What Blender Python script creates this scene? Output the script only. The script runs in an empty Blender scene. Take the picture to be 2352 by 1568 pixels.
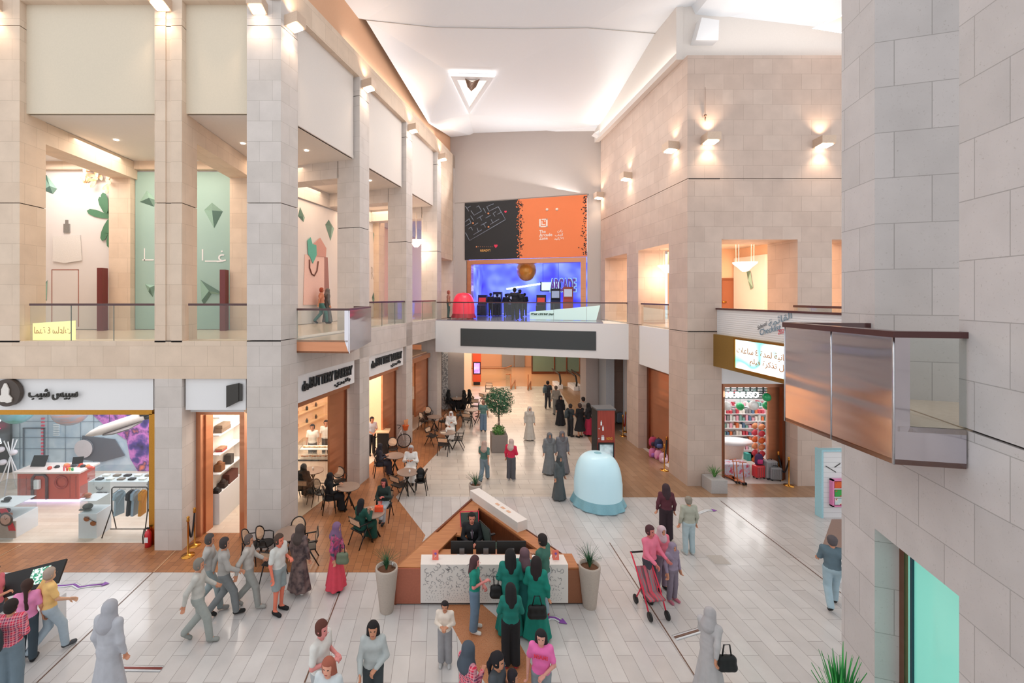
import bpy, math, random
import numpy as np
from mathutils import Vector, Matrix
random.seed(7); rnd = random.Random(11)
SC = bpy.context.scene; COL = SC.collection
# ---------------------------------------------------------------- camera (2352x1568 frame)
CX, HY, F, H = 1015.0, 682.0, 1005.0, 7.0
cam_d = bpy.data.cameras.new('camera'); cam = bpy.data.objects.new('camera', cam_d); COL.objects.link(cam)
cam.location = (0, 0, H); cam.rotation_euler = (math.pi/2, 0, 0)
cam_d.sensor_width = 36; cam_d.lens = 36*F/2352; cam_d.shift_x = (1176-CX)/2352; cam_d.shift_y = -(784-HY)/2352
cam_d.clip_start = .05; cam_d.clip_end = 200; SC.camera = cam
# ---------------------------------------------------------------- even world light let in through the unbuilt near end and roof, exposure
w = bpy.data.worlds.new('world'); SC.world = w; w.use_nodes = True
w.node_tree.nodes['Background'].inputs[0].default_value = (.98, .985, 1, 1)
w.node_tree.nodes['Background'].inputs[1].default_value = 0.78
vs = SC.view_settings; vs.view_transform = 'Standard'; vs.look = 'None'; vs.gamma = 1; vs.use_curve_mapping = False; vs.exposure = .52
def light(kind, loc, power, col=(1, 1, 1), size=1., size_y=None, aim=None, spot=None, blend=.6):
    d = bpy.data.lights.new('lamp_or_fill', kind); d.energy = power; d.color = col
    if kind == 'AREA':
        d.size = size
        if size_y: d.shape = 'RECTANGLE'; d.size_y = size_y
    else: d.shadow_soft_size = size
    if spot: d.spot_size = math.radians(spot); d.spot_blend = blend
    o = bpy.data.objects.new('lamp_or_fill', d); COL.objects.link(o); o.location = loc
    if aim is not None:
        o.rotation_euler = (Vector(aim)-Vector(loc)).to_track_quat('-Z', 'Y').to_euler()
    return o
WARM = (1, .72, .5); WARM2 = (1, .82, .66)
# ceiling downlight fields of the halls and added fills (corridor ceilings, shop ceilings, under the bridge)
light('AREA', (3.4, 19.5, 16.6), 330, (1, .97, .93), 6, 5)              # glow of the ceiling skylight
light('AREA', (3.5, 31, 3.8), 360, WARM2, 7, 8)                        # under the bridge
light('AREA', (4.5, 40, 3.8), 300, WARM, 9, 5)
light('AREA', (-10, 14.9, 12.05), 150, WARM2, 5, 2)                     # upper gallery, near bays
light('AREA', (-13.5, 15.2, 12.05), 130, (1, .92, .86), 3, 2)  # added fill to brighten the pale mural bay
light('AREA', (-6, 18.5, 12.05), 110, WARM, 2, 5).rotation_euler = (0, 0, -.32)
light('AREA', (-3.6, 24.5, 12.05), 110, WARM, 2, 5).rotation_euler = (0, 0, -.32)
light('AREA', (12.8, 22, 9.6), 260, WARM, 3, 7)                        # upper gallery, far side
light('AREA', (15.5, 20, 9.6), 160, WARM, 4, 3)
light('AREA', (-11, 15.6, 3.62), 260, (1, .93, .96), 6, 4)             # gadget shop
light('AREA', (-6.1, 14.2, 3.62), 40, (1, .93, .85), 1.3, 1.6)         # book shop
light('AREA', (-6.0, 16.6, 3.62), 150, (1, .82, .68), 2.4, 3)          # bakery
light('AREA', (-4.4, 20.6, 3.62), 110, (1, .82, .68), 2.4, 3)
light('AREA', (14.2, 20, 3.72), 170, (1, .97, .95), 5, 4.5)            # variety shop
light('AREA', (10.9, 19.1, 3.72), 30, (1, .9, .88), 1.5, 1.6)
light('AREA', (4.6, 31, 9.1), 130, (.25, .3, 1), 6, 3)                 # arcade hall

light('AREA', (-2.2, 20.5, 16.3), 75, (1, .95, .92), 1.2, 10, aim=(-1.4, 20.6, 30)).rotation_euler = (math.pi, 0, -.32)   # added uplight to brighten the ceiling, above the west band
light('AREA', (8.6, 20.5, 16.2), 28, (1, .96, .88), 1, 8).rotation_euler = (math.pi, 0, 0)             # added uplight for the ceiling, above the east flank
light('AREA', (12.5, 15.6, 16.2), 22, (1, .93, .88), 6, 1).rotation_euler = (math.pi, 0, 0)  # added ceiling uplight above the east front
light('AREA', (4.6, 26.2, 13.2), 150, (1, .97, .95), 7, .5, aim=(3.5, 19, 18))      # added unseen uplight for ceiling and back, on top of the banner
# ---------------------------------------------------------------- colour and materials
def lin(h):
    if not isinstance(h, str): return tuple(h)
    h = h.lstrip('#'); v = [int(h[i:i+2], 16)/255 for i in (0, 2, 4)]
    return tuple(c/12.92 if c < .04045 else ((c+.055)/1.055)**2.4 for c in v)
MC = {}
def mat(name, col, rough=.6, metal=0, emit=0, alpha=None, coat=0, spec=None, noise=None, bump=0, nscale=30):
    key = (name, col)
    if key in MC: return MC[key]
    m = bpy.data.materials.new(name); m.use_nodes = True; nt = m.node_tree; b = nt.nodes['Principled BSDF']
    c = lin(col)+(1,)
    b.inputs['Base Color'].default_value = c; b.inputs['Roughness'].default_value = rough; b.inputs['Metallic'].default_value = metal
    if coat: b.inputs['Coat Weight'].default_value = coat
    if spec is not None: b.inputs['Specular IOR Level'].default_value = spec
    if emit: b.inputs['Emission Color'].default_value = c; b.inputs['Emission Strength'].default_value = emit
    tc = nt.nodes.new('ShaderNodeTexCoord')
    n = nt.nodes.new('ShaderNodeTexNoise'); n.inputs['Scale'].default_value = nscale; n.inputs['Detail'].default_value = 3
    nt.links.new(tc.outputs['Object'], n.inputs['Vector'])
    a = .12 if noise is None else noise
    if a and not emit:
        r = nt.nodes.new('ShaderNodeMapRange'); r.inputs['To Min'].default_value = 1-a; r.inputs['To Max'].default_value = 1+a
        nt.links.new(n.outputs[0], r.inputs[0])
        x = nt.nodes.new('ShaderNodeMix'); x.data_type = 'RGBA'; x.blend_type = 'MULTIPLY'; x.inputs[0].default_value = 1
        x.inputs[6].default_value = c; nt.links.new(r.outputs[0], x.inputs[7]); nt.links.new(x.outputs[2], b.inputs['Base Color'])
    if bump:
        u = nt.nodes.new('ShaderNodeBump'); u.inputs['Strength'].default_value = bump; u.inputs['Distance'].default_value = .02
        nt.links.new(n.outputs[0], u.inputs['Height']); nt.links.new(u.outputs[0], b.inputs['Normal'])
    MC[key] = m; return m
def stone(name, c1, c2, mortar, bw=.72, rh=.565, ms=.006, rough=.7, swap=False, coat=0, speck='#8d8176', off=.5, sp=.55, spec=.5, rot=0, squash=1):
    m = bpy.data.materials.new(name); m.use_nodes = True; nt = m.node_tree; L = nt.links; b = nt.nodes['Principled BSDF']
    tc = nt.nodes.new('ShaderNodeTexCoord'); uv = tc.outputs['UV']
    mp = nt.nodes.new('ShaderNodeMapping'); L.new(uv, mp.inputs[0]); mp.inputs['Rotation'].default_value = (0, 0, math.pi/2 if swap else rot)
    br = nt.nodes.new('ShaderNodeTexBrick'); L.new(mp.outputs[0], br.inputs['Vector'])
    br.inputs['Color1'].default_value = lin(c1)+(1,); br.inputs['Color2'].default_value = lin(c2)+(1,); br.inputs['Mortar'].default_value = lin(mortar)+(1,)
    br.inputs['Scale'].default_value = 1; br.inputs['Mortar Size'].default_value = ms; br.inputs['Mortar Smooth'].default_value = .1
    br.inputs['Brick Width'].default_value = bw; br.inputs['Row Height'].default_value = rh; br.offset = off; br.squash = squash; br.squash_frequency = 3
    n1 = nt.nodes.new('ShaderNodeTexNoise'); n1.inputs['Scale'].default_value = 38; n1.inputs['Detail'].default_value = 6; n1.inputs['Roughness'].default_value = .7
    L.new(tc.outputs['Object'], n1.inputs['Vector'])
    cr = nt.nodes.new('ShaderNodeMapRange'); cr.inputs['From Min'].default_value = .60; cr.inputs['From Max'].default_value = .72; cr.inputs['To Max'].default_value = sp
    L.new(n1.outputs[0], cr.inputs[0])
    mx = nt.nodes.new('ShaderNodeMix'); mx.data_type = 'RGBA'; L.new(cr.outputs[0], mx.inputs[0]); L.new(br.outputs[0], mx.inputs[6]); mx.inputs[7].default_value = lin(speck)+(1,)
    n2 = nt.nodes.new('ShaderNodeTexNoise'); n2.inputs['Scale'].default_value = 2.2; n2.inputs['Detail'].default_value = 5
    L.new(tc.outputs['Object'], n2.inputs['Vector'])
    r2 = nt.nodes.new('ShaderNodeMapRange'); r2.inputs['To Min'].default_value = .86; r2.inputs['To Max'].default_value = 1.12; L.new(n2.outputs[0], r2.inputs[0])
    m2 = nt.nodes.new('ShaderNodeMix'); m2.data_type = 'RGBA'; m2.blend_type = 'MULTIPLY'; m2.inputs[0].default_value = 1
    L.new(mx.outputs[2], m2.inputs[6]); L.new(r2.outputs[0], m2.inputs[7]); L.new(m2.outputs[2], b.inputs['Base Color'])
    b.inputs['Roughness'].default_value = rough; b.inputs['Coat Weight'].default_value = coat; b.inputs['Coat Roughness'].default_value = .12
    b.inputs['Specular IOR Level'].default_value = spec
    bu = nt.nodes.new('ShaderNodeBump'); bu.inputs['Strength'].default_value = .25; bu.inputs['Distance'].default_value = .01; bu.invert = True
    L.new(br.outputs['Fac'], bu.inputs['Height']); L.new(bu.outputs[0], b.inputs['Normal'])
    return m
def wood(name, c1, c2, rough=.4, axis=0, sc=3.):
    m = bpy.data.materials.new(name); m.use_nodes = True; nt = m.node_tree; L = nt.links; b = nt.nodes['Principled BSDF']
    tc = nt.nodes.new('ShaderNodeTexCoord'); mp = nt.nodes.new('ShaderNodeMapping'); L.new(tc.outputs['UV'], mp.inputs[0])
    mp.inputs['Scale'].default_value = (sc*.25, sc*6, 1) if axis == 0 else (sc*6, sc*.25, 1)
    n = nt.nodes.new('ShaderNodeTexNoise'); n.inputs['Scale'].default_value = 3; n.inputs['Detail'].default_value = 6; L.new(mp.outputs[0], n.inputs['Vector'])
    r = nt.nodes.new('ShaderNodeValToRGB'); r.color_ramp.elements[0].color = lin(c1)+(1,); r.color_ramp.elements[1].color = lin(c2)+(1,)
    r.color_ramp.elements[0].position = .3; r.color_ramp.elements[1].position = .7
    L.new(n.outputs[0], r.inputs[0]); L.new(r.outputs[0], b.inputs['Base Color']); b.inputs['Roughness'].default_value = rough
    return m
def brushed(name, col, rough=.24, wav=.25, axis=1, metal=1.):
    m = bpy.data.materials.new(name); m.use_nodes = True; nt = m.node_tree; L = nt.links; b = nt.nodes['Principled BSDF']
    b.inputs['Base Color'].default_value = lin(col)+(1,); b.inputs['Metallic'].default_value = metal; b.inputs['Roughness'].default_value = rough
    tc = nt.nodes.new('ShaderNodeTexCoord'); mp = nt.nodes.new('ShaderNodeMapping'); L.new(tc.outputs['UV'], mp.inputs[0])
    mp.inputs['Scale'].default_value = (.3, 3.0, 1) if axis else (3.5, .8, 1)
    n = nt.nodes.new('ShaderNodeTexNoise'); n.inputs['Scale'].default_value = 1.3; n.inputs['Detail'].default_value = 1; L.new(mp.outputs[0], n.inputs['Vector'])
    bu = nt.nodes.new('ShaderNodeBump'); bu.inputs['Strength'].default_value = wav; bu.inputs['Distance'].default_value = .12
    L.new(n.outputs[0], bu.inputs['Height']); L.new(bu.outputs[0], b.inputs['Normal'])
    return m
def glass(name, tint='#eef6f4', refl=.10, dens=1.):
    m = bpy.data.materials.new(name); m.use_nodes = True; nt = m.node_tree; L = nt.links; nt.nodes.remove(nt.nodes['Principled BSDF'])
    t = nt.nodes.new('ShaderNodeBsdfTransparent'); t.inputs[0].default_value = lin(tint)+(1,)
    g = nt.nodes.new('ShaderNodeBsdfGlossy'); g.inputs['Roughness'].default_value = .03
    lw = nt.nodes.new('ShaderNodeLayerWeight'); lw.inputs[0].default_value = .25
    mr = nt.nodes.new('ShaderNodeMapRange'); mr.inputs['To Min'].default_value = refl*.5; mr.inputs['To Max'].default_value = min(1, refl*5); L.new(lw.outputs['Fresnel'], mr.inputs[0])
    x = nt.nodes.new('ShaderNodeMixShader'); L.new(mr.outputs[0], x.inputs[0]); L.new(t.outputs[0], x.inputs[1]); L.new(g.outputs[0], x.inputs[2])
    L.new(x.outputs[0], nt.nodes['Material Output'].inputs[0]); return m
def noisemat(name, stops, scale=3., emit=0, rough=.6, detail=4, coord='Object', kind='noise', stretch=(1, 1, 1)):
    m = bpy.data.materials.new(name); m.use_nodes = True; nt = m.node_tree; L = nt.links; b = nt.nodes['Principled BSDF']
    tc = nt.nodes.new('ShaderNodeTexCoord'); mp = nt.nodes.new('ShaderNodeMapping'); mp.inputs['Scale'].default_value = stretch; L.new(tc.outputs[coord], mp.inputs[0])
    if kind == 'noise':
        n = nt.nodes.new('ShaderNodeTexNoise'); n.inputs['Scale'].default_value = scale; n.inputs['Detail'].default_value = detail; o = n.outputs[0]
    elif kind == 'voronoi':
        n = nt.nodes.new('ShaderNodeTexVoronoi'); n.inputs['Scale'].default_value = scale; o = n.outputs['Color']
    else:
        n = nt.nodes.new('ShaderNodeTexChecker'); n.inputs['Scale'].default_value = scale; o = n.outputs['Fac']
    L.new(mp.outputs[0], n.inputs['Vector'])
    r = nt.nodes.new('ShaderNodeValToRGB'); e = r.color_ramp.elements
    if kind != 'noise': r.color_ramp.interpolation = 'CONSTANT'
    e[0].position, e[0].color = stops[0][0], lin(stops[0][1])+(1,); e[1].position, e[1].color = stops[1][0], lin(stops[1][1])+(1,)
    for p, c in stops[2:]: k = e.new(p); k.color = lin(c)+(1,)
    L.new(o, r.inputs[0]); L.new(r.outputs[0], b.inputs['Base Color']); b.inputs['Roughness'].default_value = rough
    if emit: L.new(r.outputs[0], b.inputs['Emission Color']); b.inputs['Emission Strength'].default_value = emit
    return m
M_ST = stone('limestone', '#d3cbc6', '#cbc3bd', '#aea6a0', sp=.3, ms=.004)
M_STE = stone('limestone_rose', '#cdb9ac', '#c4afa2', '#a69285', sp=.3, ms=.004)
M_STK = stone('limestone_close', '#cdc8c7', '#c3bfbe', '#a6a2a0', sp=.55, ms=.005, speck='#837a70')
M_STW = stone('limestone_lamplit', '#decab6', '#d7c1ac', '#bda893', sp=.3, ms=.004)  # same limestone with warm lamp light put into its colour
M_FL = stone('floor_pale_planks', '#d0cdcb', '#c5c1bf', '#96918e', bw=.95, rh=.31, ms=.005, rough=.3, swap=True, coat=.55, speck='#a39b93', sp=.35, off=.37)
M_FL2 = stone('floor_pale_rows', '#d2cac0', '#c6bdb3', '#938a82', bw=1.1, rh=.42, ms=.005, rough=.25, coat=.35, speck='#a39b93', sp=.3, off=.4)
M_FB = stone('floor_terracotta', '#b0764c', '#9f6740', '#7b5034', bw=.30, rh=.19, ms=.006, rough=.4, swap=True, speck='#8a5a3a', sp=.4, coat=.1)
M_FD = stone('floor_brown_rows', '#a68467', '#967458', '#705644', bw=.9, rh=.24, ms=.005, rough=.28, coat=.3, speck='#7b604b', sp=.3, swap=True)
M_FU = mat('floor_upper_stone', '#d8c4ae', .25, coat=.3)
M_PL = mat('plaster_panel', '#dcd5cf', .8, noise=.04)
M_PLW = mat('plaster_warm_panel', '#d9cdb9', .7, noise=.05)
M_CE = mat('plaster_ceiling', '#edf1f6', .85, noise=.02)
M_BK = mat('plaster_grey', '#c2b8b2', .8, noise=.04)
M_WH = mat('white_panel', '#e9eaec', .5, noise=.02)
M_GAP = mat('joint_gap', '#2b2522', .9)
M_RAIL = mat('handrail_brown', '#4d2a2a', .3, coat=.3, noise=.05)
M_GL = glass('rail_glass', '#f5f9f8', .06)
M_GLS = glass('shop_glass', '#f2f6f6', .05)
M_CU = brushed('brushed_copper', '#d0906c', .28, .2, metal=.65)
M_CUD = brushed('dark_bronze', '#94664f', .3, .2)
M_BR = brushed('bronze_door', '#cf8a62', .22, .2, metal=.6)
M_SS = brushed('polished_steel', '#d6d3da', .15, .14)
M_GOLD = mat('gold_frame', '#c08a3c', .3, 1)
M_BRASS = mat('brass', '#c98d3f', .22, 1, noise=.05)
M_BLK = mat('black_matte', '#17181a', .5)
M_DK = mat('dark_wood', '#1c1816', .4, noise=.15)
M_CANE = noisemat('cane', [(.3, '#d2a684'), (.6, '#e6c3a5')], 60, rough=.7)
M_TT = mat('table_top', '#9c8576', .4)
M_WD = wood('oak_counter', '#a8663a', '#c98a58', .35, 0, 2.)
M_WDD = wood('walnut', '#5c2f1a', '#84492a', .4, 1, 3.)
M_LAMP = mat('lamp_glow', '#fff0dc', .5, emit=9)
M_LMET = mat('lamp_housing', '#cfb7a2', .5, .2)
# ---------------------------------------------------------------- mesh helpers
def gp(px, py, z=0.):
    Y = F*(H-z)/(py-HY); return Vector(((px-CX)*Y/F, Y, z))
def pp(px, py, Y): return Vector(((px-CX)*Y/F, Y, H-(py-HY)*Y/F))
class Fr:
    "ground frame: s along the wall, d into the wall away from the hall"
    def __init__(s, o, u, n): s.o = Vector((o[0], o[1], 0)); s.u = Vector((u[0], u[1], 0)).normalized(); s.n = Vector((n[0], n[1], 0)).normalized()
    def __call__(s, a, d, z): return s.o+s.u*a+s.n*d+Vector((0, 0, z))
C_, S_ = math.cos(math.atan(.3313)), math.sin(math.atan(.3313))
W0 = Fr((0, 0), (1, 0), (0, 1))
FA = Fr((0, 12.09), (1, 0), (0, 1))
FB = Fr((-4.45, 12.09), (S_, C_), (-C_, S_))
FR = Fr((9.09, 16.2), (0, 1), (1, 0))
FM = Fr((9.09, 16.2), (1, 0), (0, 1))
FK = Fr((5.40, 5.46), (S_, C_), (C_, -S_))
FC = Fr((.82, 28.0), (C_, -S_), (S_, C_))
BA, BZ = Vector((-.36, 24.4, 0)), Vector((9.09, 21.3, 0))
FG = Fr((-.36, 24.4), (BZ-BA)[:2], (.3114, .950))
class MB:
    def __init__(s, fr=None): s.v = []; s.f = []; s.m = []; s.sm = []; s.fr = fr or W0; s.k = 0; s.smooth = False
    def add(s, vs, fs):
        n = len(s.v); s.v += [tuple(p) for p in vs]
        for f in fs: s.f.append([n+i for i in f]); s.m.append(s.k); s.sm.append(s.smooth)
        return s
    def box(s, a0, a1, d0, d1, z0, z1):
        q = s.fr; vs = [q(a, d, z) for z in (z0, z1) for a, d in ((a0, d0), (a1, d0), (a1, d1), (a0, d1))]
        return s.add(vs, [(0, 3, 2, 1), (4, 5, 6, 7), (0, 1, 5, 4), (1, 2, 6, 5), (2, 3, 7, 6), (3, 0, 4, 7)])
    def cbox(s, c, sx, sy, sz): return s.box(c[0]-sx/2, c[0]+sx/2, c[1]-sy/2, c[1]+sy/2, c[2]-sz/2, c[2]+sz/2)
    def prism(s, pts, z0, z1):
        n = len(pts); vs = [s.fr(p[0], p[1], z0) for p in pts]+[s.fr(p[0], p[1], z1) for p in pts]
        return s.add(vs, [tuple(range(n))[::-1], tuple(range(n, 2*n))]+[(i, (i+1) % n, n+(i+1) % n, n+i) for i in range(n)])
    def face(s, pts): return s.add(pts, [tuple(range(len(pts)))])
    def slab(s, pts, t):
        "extrude a planar polygon of 3D points by vector t"
        n = len(pts); t = Vector(t); vs = [Vector(p) for p in pts]+[Vector(p)+t for p in pts]
        return s.add(vs, [tuple(range(n))[::-1], tuple(range(n, 2*n))]+[(i, (i+1) % n, n+(i+1) % n, n+i) for i in range(n)])
    def tube(s, pts, r, n=8, close=False, cap=True):
        pts = [Vector(p) for p in pts]; N = len(pts); rs = r if isinstance(r, (list, tuple)) else [r]*N
        rings = []; up = None
        for i, p in enumerate(pts):
            a = pts[i-1] if (i > 0 or close) else p; b = pts[(i+1) % N] if (i < N-1 or close) else p
            t = (b-a).normalized() if (b-a).length > 1e-9 else Vector((0, 0, 1))
            if up is None: up = Vector((0, 0, 1)) if abs(t.z) < .9 else Vector((1, 0, 0))
            x = t.cross(up)
            if x.length < 1e-4: x = t.cross(Vector((0, 1, 0)))
            x.normalize(); y = x.cross(t).normalized(); up = y
            rings.append([p+(x*math.cos(2*math.pi*j/n)+y*math.sin(2*math.pi*j/n))*rs[i] for j in range(n)])
        fs = []
        for i in range(N if close else N-1):
            k = (i+1) % N
            for j in range(n): fs.append((i*n+j, i*n+(j+1) % n, k*n+(j+1) % n, k*n+j))
        if cap and not close: fs += [tuple(range(n))[::-1], tuple((N-1)*n+j for j in range(n))]
        o = s.smooth; s.smooth = True; s.add([p for q in rings for p in q], fs); s.smooth = o; return s
    def lathe(s, prof, c=(0, 0, 0), n=24, sx=1, sy=1):
        vs = []; fs = []; c = Vector(c); P_ = len(prof)
        for r, z in prof:
            for j in range(n): a = 2*math.pi*j/n; vs.append(c+Vector((r*math.cos(a)*sx, r*math.sin(a)*sy, z)))
        for i in range(P_-1):
            for j in range(n): fs.append((i*n+j, i*n+(j+1) % n, (i+1)*n+(j+1) % n, (i+1)*n+j))
        o = s.smooth; s.smooth = True; s.add(vs, fs); s.smooth = o
        if prof[0][0] > 1e-4: s.add([vs[j] for j in range(n)], [tuple(range(n))[::-1]])
        if prof[-1][0] > 1e-4: s.add([vs[(P_-1)*n+j] for j in range(n)], [tuple(range(n))])
        return s
    def ball(s, c, r, n=14, sx=1, sy=1, sz=1):
        return s.lathe([(max(1e-5, r*math.sin(math.pi*i/n)), -r*sz*math.cos(math.pi*i/n)) for i in range(n+1)], c, n+2, sx, sy)
    def build(s, name, m, parent=None, world=False, kind=None, bevel=0, **tags):
        me = bpy.data.meshes.new(name); v = s.v
        if world and parent is not None:
            mi = Matrix.Translation(parent.location) @ parent.rotation_euler.to_matrix().to_4x4(); mi = mi.inverted(); v = [tuple(mi @ Vector(p)) for p in v]
        me.from_pydata(v, [], s.f)
        for x in (m if isinstance(m, (list, tuple)) else [m]): me.materials.append(x)
        me.polygons.foreach_set('material_index', s.m); me.polygons.foreach_set('use_smooth', s.sm)
        boxuv(me); me.validate()
        o = bpy.data.objects.new(name, me); COL.objects.link(o)
        if parent is not None: o.parent = parent
        if kind: o['kind'] = kind
        if bevel:
            b = o.modifiers.new('edge', 'BEVEL'); b.width = bevel; b.segments = 2; b.limit_method = 'ANGLE'
        for k, x in tags.items(): o[k] = x
        return o
def boxuv(me):
    if not me.polygons: return
    uvl = me.uv_layers.new(name='UVMap').data; vs = me.vertices
    for p in me.polygons:
        n = p.normal
        if abs(n.z) > .7:
            for li in p.loop_indices: c = vs[me.loops[li].vertex_index].co; uvl[li].uv = (c.x, c.y)
        else:
            t = Vector((-n.y, n.x, 0)).normalized()
            for li in p.loop_indices: c = vs[me.loops[li].vertex_index].co; uvl[li].uv = (c.dot(t), c.z)
def thing(name, label, cat, loc=(0, 0, 0), rz=0, group=None):
    o = bpy.data.objects.new(name, None); COL.objects.link(o); o.location = loc; o.rotation_euler = (0, 0, rz); o.empty_display_size = .1
    o['label'] = label; o['category'] = cat
    if group: o['group'] = group
    return o
def tag(o, label, cat, group=None):
    o['label'] = label; o['category'] = cat
    if group: o['group'] = group
    return o
def struct(name, mb, m, bevel=0): return mb.build(name, m, kind='structure', bevel=bevel)
def copy_tree(root, loc, rz, label=None, group=None):
    r = root.copy(); COL.objects.link(r); r.location = loc; r.rotation_euler = (0, 0, rz)
    if label: r['label'] = label
    if group: r['group'] = group
    for ch in list(root.children):
        c = ch.copy(); COL.objects.link(c); c.parent = r
        for g in list(ch.children):
            d = g.copy(); COL.objects.link(d); d.parent = c
    return r
def text(body, o, u, up, width, m, name='lettering', parent=None, height=None, ext=.01, bold=0, kind=None, shear=0):
    "letters with lower corner o, running along u; returns mesh object"
    d = bpy.data.curves.new('t', 'FONT'); d.body = body; d.size = 1; d.extrude = 0; d.offset = bold; d.resolution_u = 3; d.shear = shear
    t = bpy.data.objects.new('t', d); COL.objects.link(t); bpy.context.view_layer.update()
    me = bpy.data.meshes.new_from_object(t); bpy.data.objects.remove(t)
    if not len(me.vertices): return None
    co = np.array([v.co[:] for v in me.vertices]); lo = co.min(0); hi = co.max(0); sx = width/(hi[0]-lo[0]); sy = (height/(hi[1]-lo[1])) if height else sx
    u = Vector(u).normalized(); up = Vector(up).normalized(); n = u.cross(up); o = Vector(o)
    P3 = [o+u*((c[0]-lo[0])*sx)+up*((c[1]-lo[1])*sy)+n*ext for c in co]
    b = MB(); fs = [list(p.vertices) for p in me.polygons]; b.add(P3, fs)
    ed = {}
    for f in fs:
        for i in range(len(f)):
            e = (f[i], f[(i+1) % len(f)])
            if (e[1], e[0]) in ed: del ed[(e[1], e[0])]
            else: ed[e] = 1
    if ext > .002:
        N = len(P3); b.v += [tuple(p-n*ext) for p in P3]
        for a, c in ed: b.f.append([a, N+a, N+c, c]); b.m.append(0); b.sm.append(False)
    bpy.data.meshes.remove(me)
    return b.build(name, m, parent, world=True, kind=kind)
# ================================================================ setting: floors
ZF = 5.75
b = MB(); b.box(-22, 22, -6, 15.36, -.3, 0); struct('floor_near', b, M_FL)
b = MB(); b.box(-22, 22, 15.36, 34.3, -.3, 0); struct('floor_far', b, M_FL2)
b = MB(); b.box(-22, 22, 34.3, 60, -.3, -.02); struct('floor_concourse', b, mat('floor_warm', '#c79a74', .3, coat=.2))
E0 = gp(909, 1141); E1 = gp(977, 1229); E2 = gp(1003, 1041); E3 = gp(1061, 978)
b = MB(); b.prism([(-22, 11.13), (-1.45, 11.13), (-.75, 11.6), tuple(E1[:2]), tuple(E0[:2]), tuple(E2[:2]), tuple(E3[:2]), (1.6, 30), (-4, 30), (-22, 30)], -.1, .004); struct('floor_terrace', b, M_FB)
q = [gp(1012, 1388), gp(1060, 1478), gp(1118, 1575), gp(1150, 1640), gp(1290, 1640), gp(1243, 1568), gp(1195, 1480), gp(1150, 1425), gp(1108, 1388)]
b = MB(); b.prism([tuple(p[:2]) for p in q], -.1, .004); struct('floor_band', b, noisemat('terrazzo_orange', [(.3, '#a8683f'), (.55, '#bf8158'), (.75, '#8a6048')], 40))
b = MB(); b.prism([(6.17, 15.3), (20, 15.3), (20, 34), (9.0, 34), (7.6, 24), (7.0, 20)], -.1, .004); struct('floor_shop_strip', b, M_FD)
b = MB()
for pts in ((gp(84, 1568), gp(403, 1265)), (gp(699, 1568), gp(800, 1310)), (gp(1400, 1246), gp(1606, 1568)), (gp(1655, 1150), gp(1932, 1362))):
    a, c = pts; d = (c-a).normalized().cross(Vector((0, 0, 1)))*.012; b.add([a-d+Vector((0, 0, .006)), a+d+Vector((0, 0, .006)), c+d+Vector((0, 0, .006)), c-d+Vector((0, 0, .006))], [(0, 1, 2, 3)])
struct('trim_1', b, mat('floor_joint', '#6e4f3f', .4))
b = MB()
for pts in ((gp(0, 1277), gp(48, 1252)), (gp(353, 1314), gp(403, 1265))):
    a, c = pts; d = (c-a).normalized().cross(Vector((0, 0, 1)))*.015; b.add([a-d+Vector((0, 0, .01)), a+d+Vector((0, 0, .01)), c+d+Vector((0, 0, .01)), c-d+Vector((0, 0, .01))], [(0, 1, 2, 3)])
struct('trim_2', b, mat('floor_brass_line', '#e0b58c', .3, .5))
b = MB(); a = gp(1632, 1285); b.box(a[0], a[0]+.42, a[1]-.2, a[1]+.2, 0, .006); struct('trim_3', b, mat('floor_hatch', '#b5aea7', .4))
# ================================================================ setting: hall facade with the galleries, west side
PX = lambda px, Y: (px-CX)*Y/F
pil = []
def pillar(fr, s0, s1, d0, d1, z0, z1, m=M_ST, joints=(9.6, 14.5)):
    b = MB(fr); zs = [z0]+[z for z in joints if z0 < z < z1]+[z1]
    for i in range(len(zs)-1): b.box(s0, s1, d0, d1, zs[i]+(.012 if i else 0), zs[i+1]-(.012 if i < len(zs)-2 else 0))
    b.k = 1
    for z in zs[1:-1]: b.box(s0+.03, s1-.03, d0+.03, d1-.03, z-.013, z+.013)
    return struct('pillar', b, [m, M_GAP])
P1x = (-19, PX(45, 12.09)); P2x = (PX(355, 12.09), PX(418, 12.09)); P3x = (PX(567, 12.09), -4.45)
pillar(FA, P1x[0], P1x[1], 0, .8, ZF, 15.2, M_STW)
b = MB(FA)
for z0, z1 in ((ZF, 9.588), (9.612, 14.488), (14.512, 15.2)):
    b.box(P2x[0], P2x[0]+.30, 0, .75, z0, z1); b.box(P2x[0]+.30, P2x[1]-.30, .035, .75, z0, z1); b.box(P2x[1]-.30, P2x[1], 0, .75, z0, z1)
b.k = 1; b.box(P2x[0]+.03, P2x[1]-.03, .05, .7, 9.58, 9.62); b.box(P2x[0]+.03, P2x[1]-.03, .05, .7, 14.48, 14.52); struct('pillar', b, [M_STW, M_GAP])
def pil3(z0, z1, b):
    a, c, d = FA(P3x[0], 0, 0), Vector((-4.45, 12.09, 0)), FB(.75, 0, 0); e = FB(.75, 1.0, 0)
    b.prism([(a.x, a.y), (c.x, c.y), (d.x, d.y), (e.x, e.y+.1), (a.x, a.y+.75)], z0, z1)
b = MB()
for z0, z1 in ((0, 5.788), (5.812, 9.588), (9.612, 14.488), (14.512, 15.2)): pil3(z0, z1, b)
struct('pillar', b, M_ST)
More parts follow.
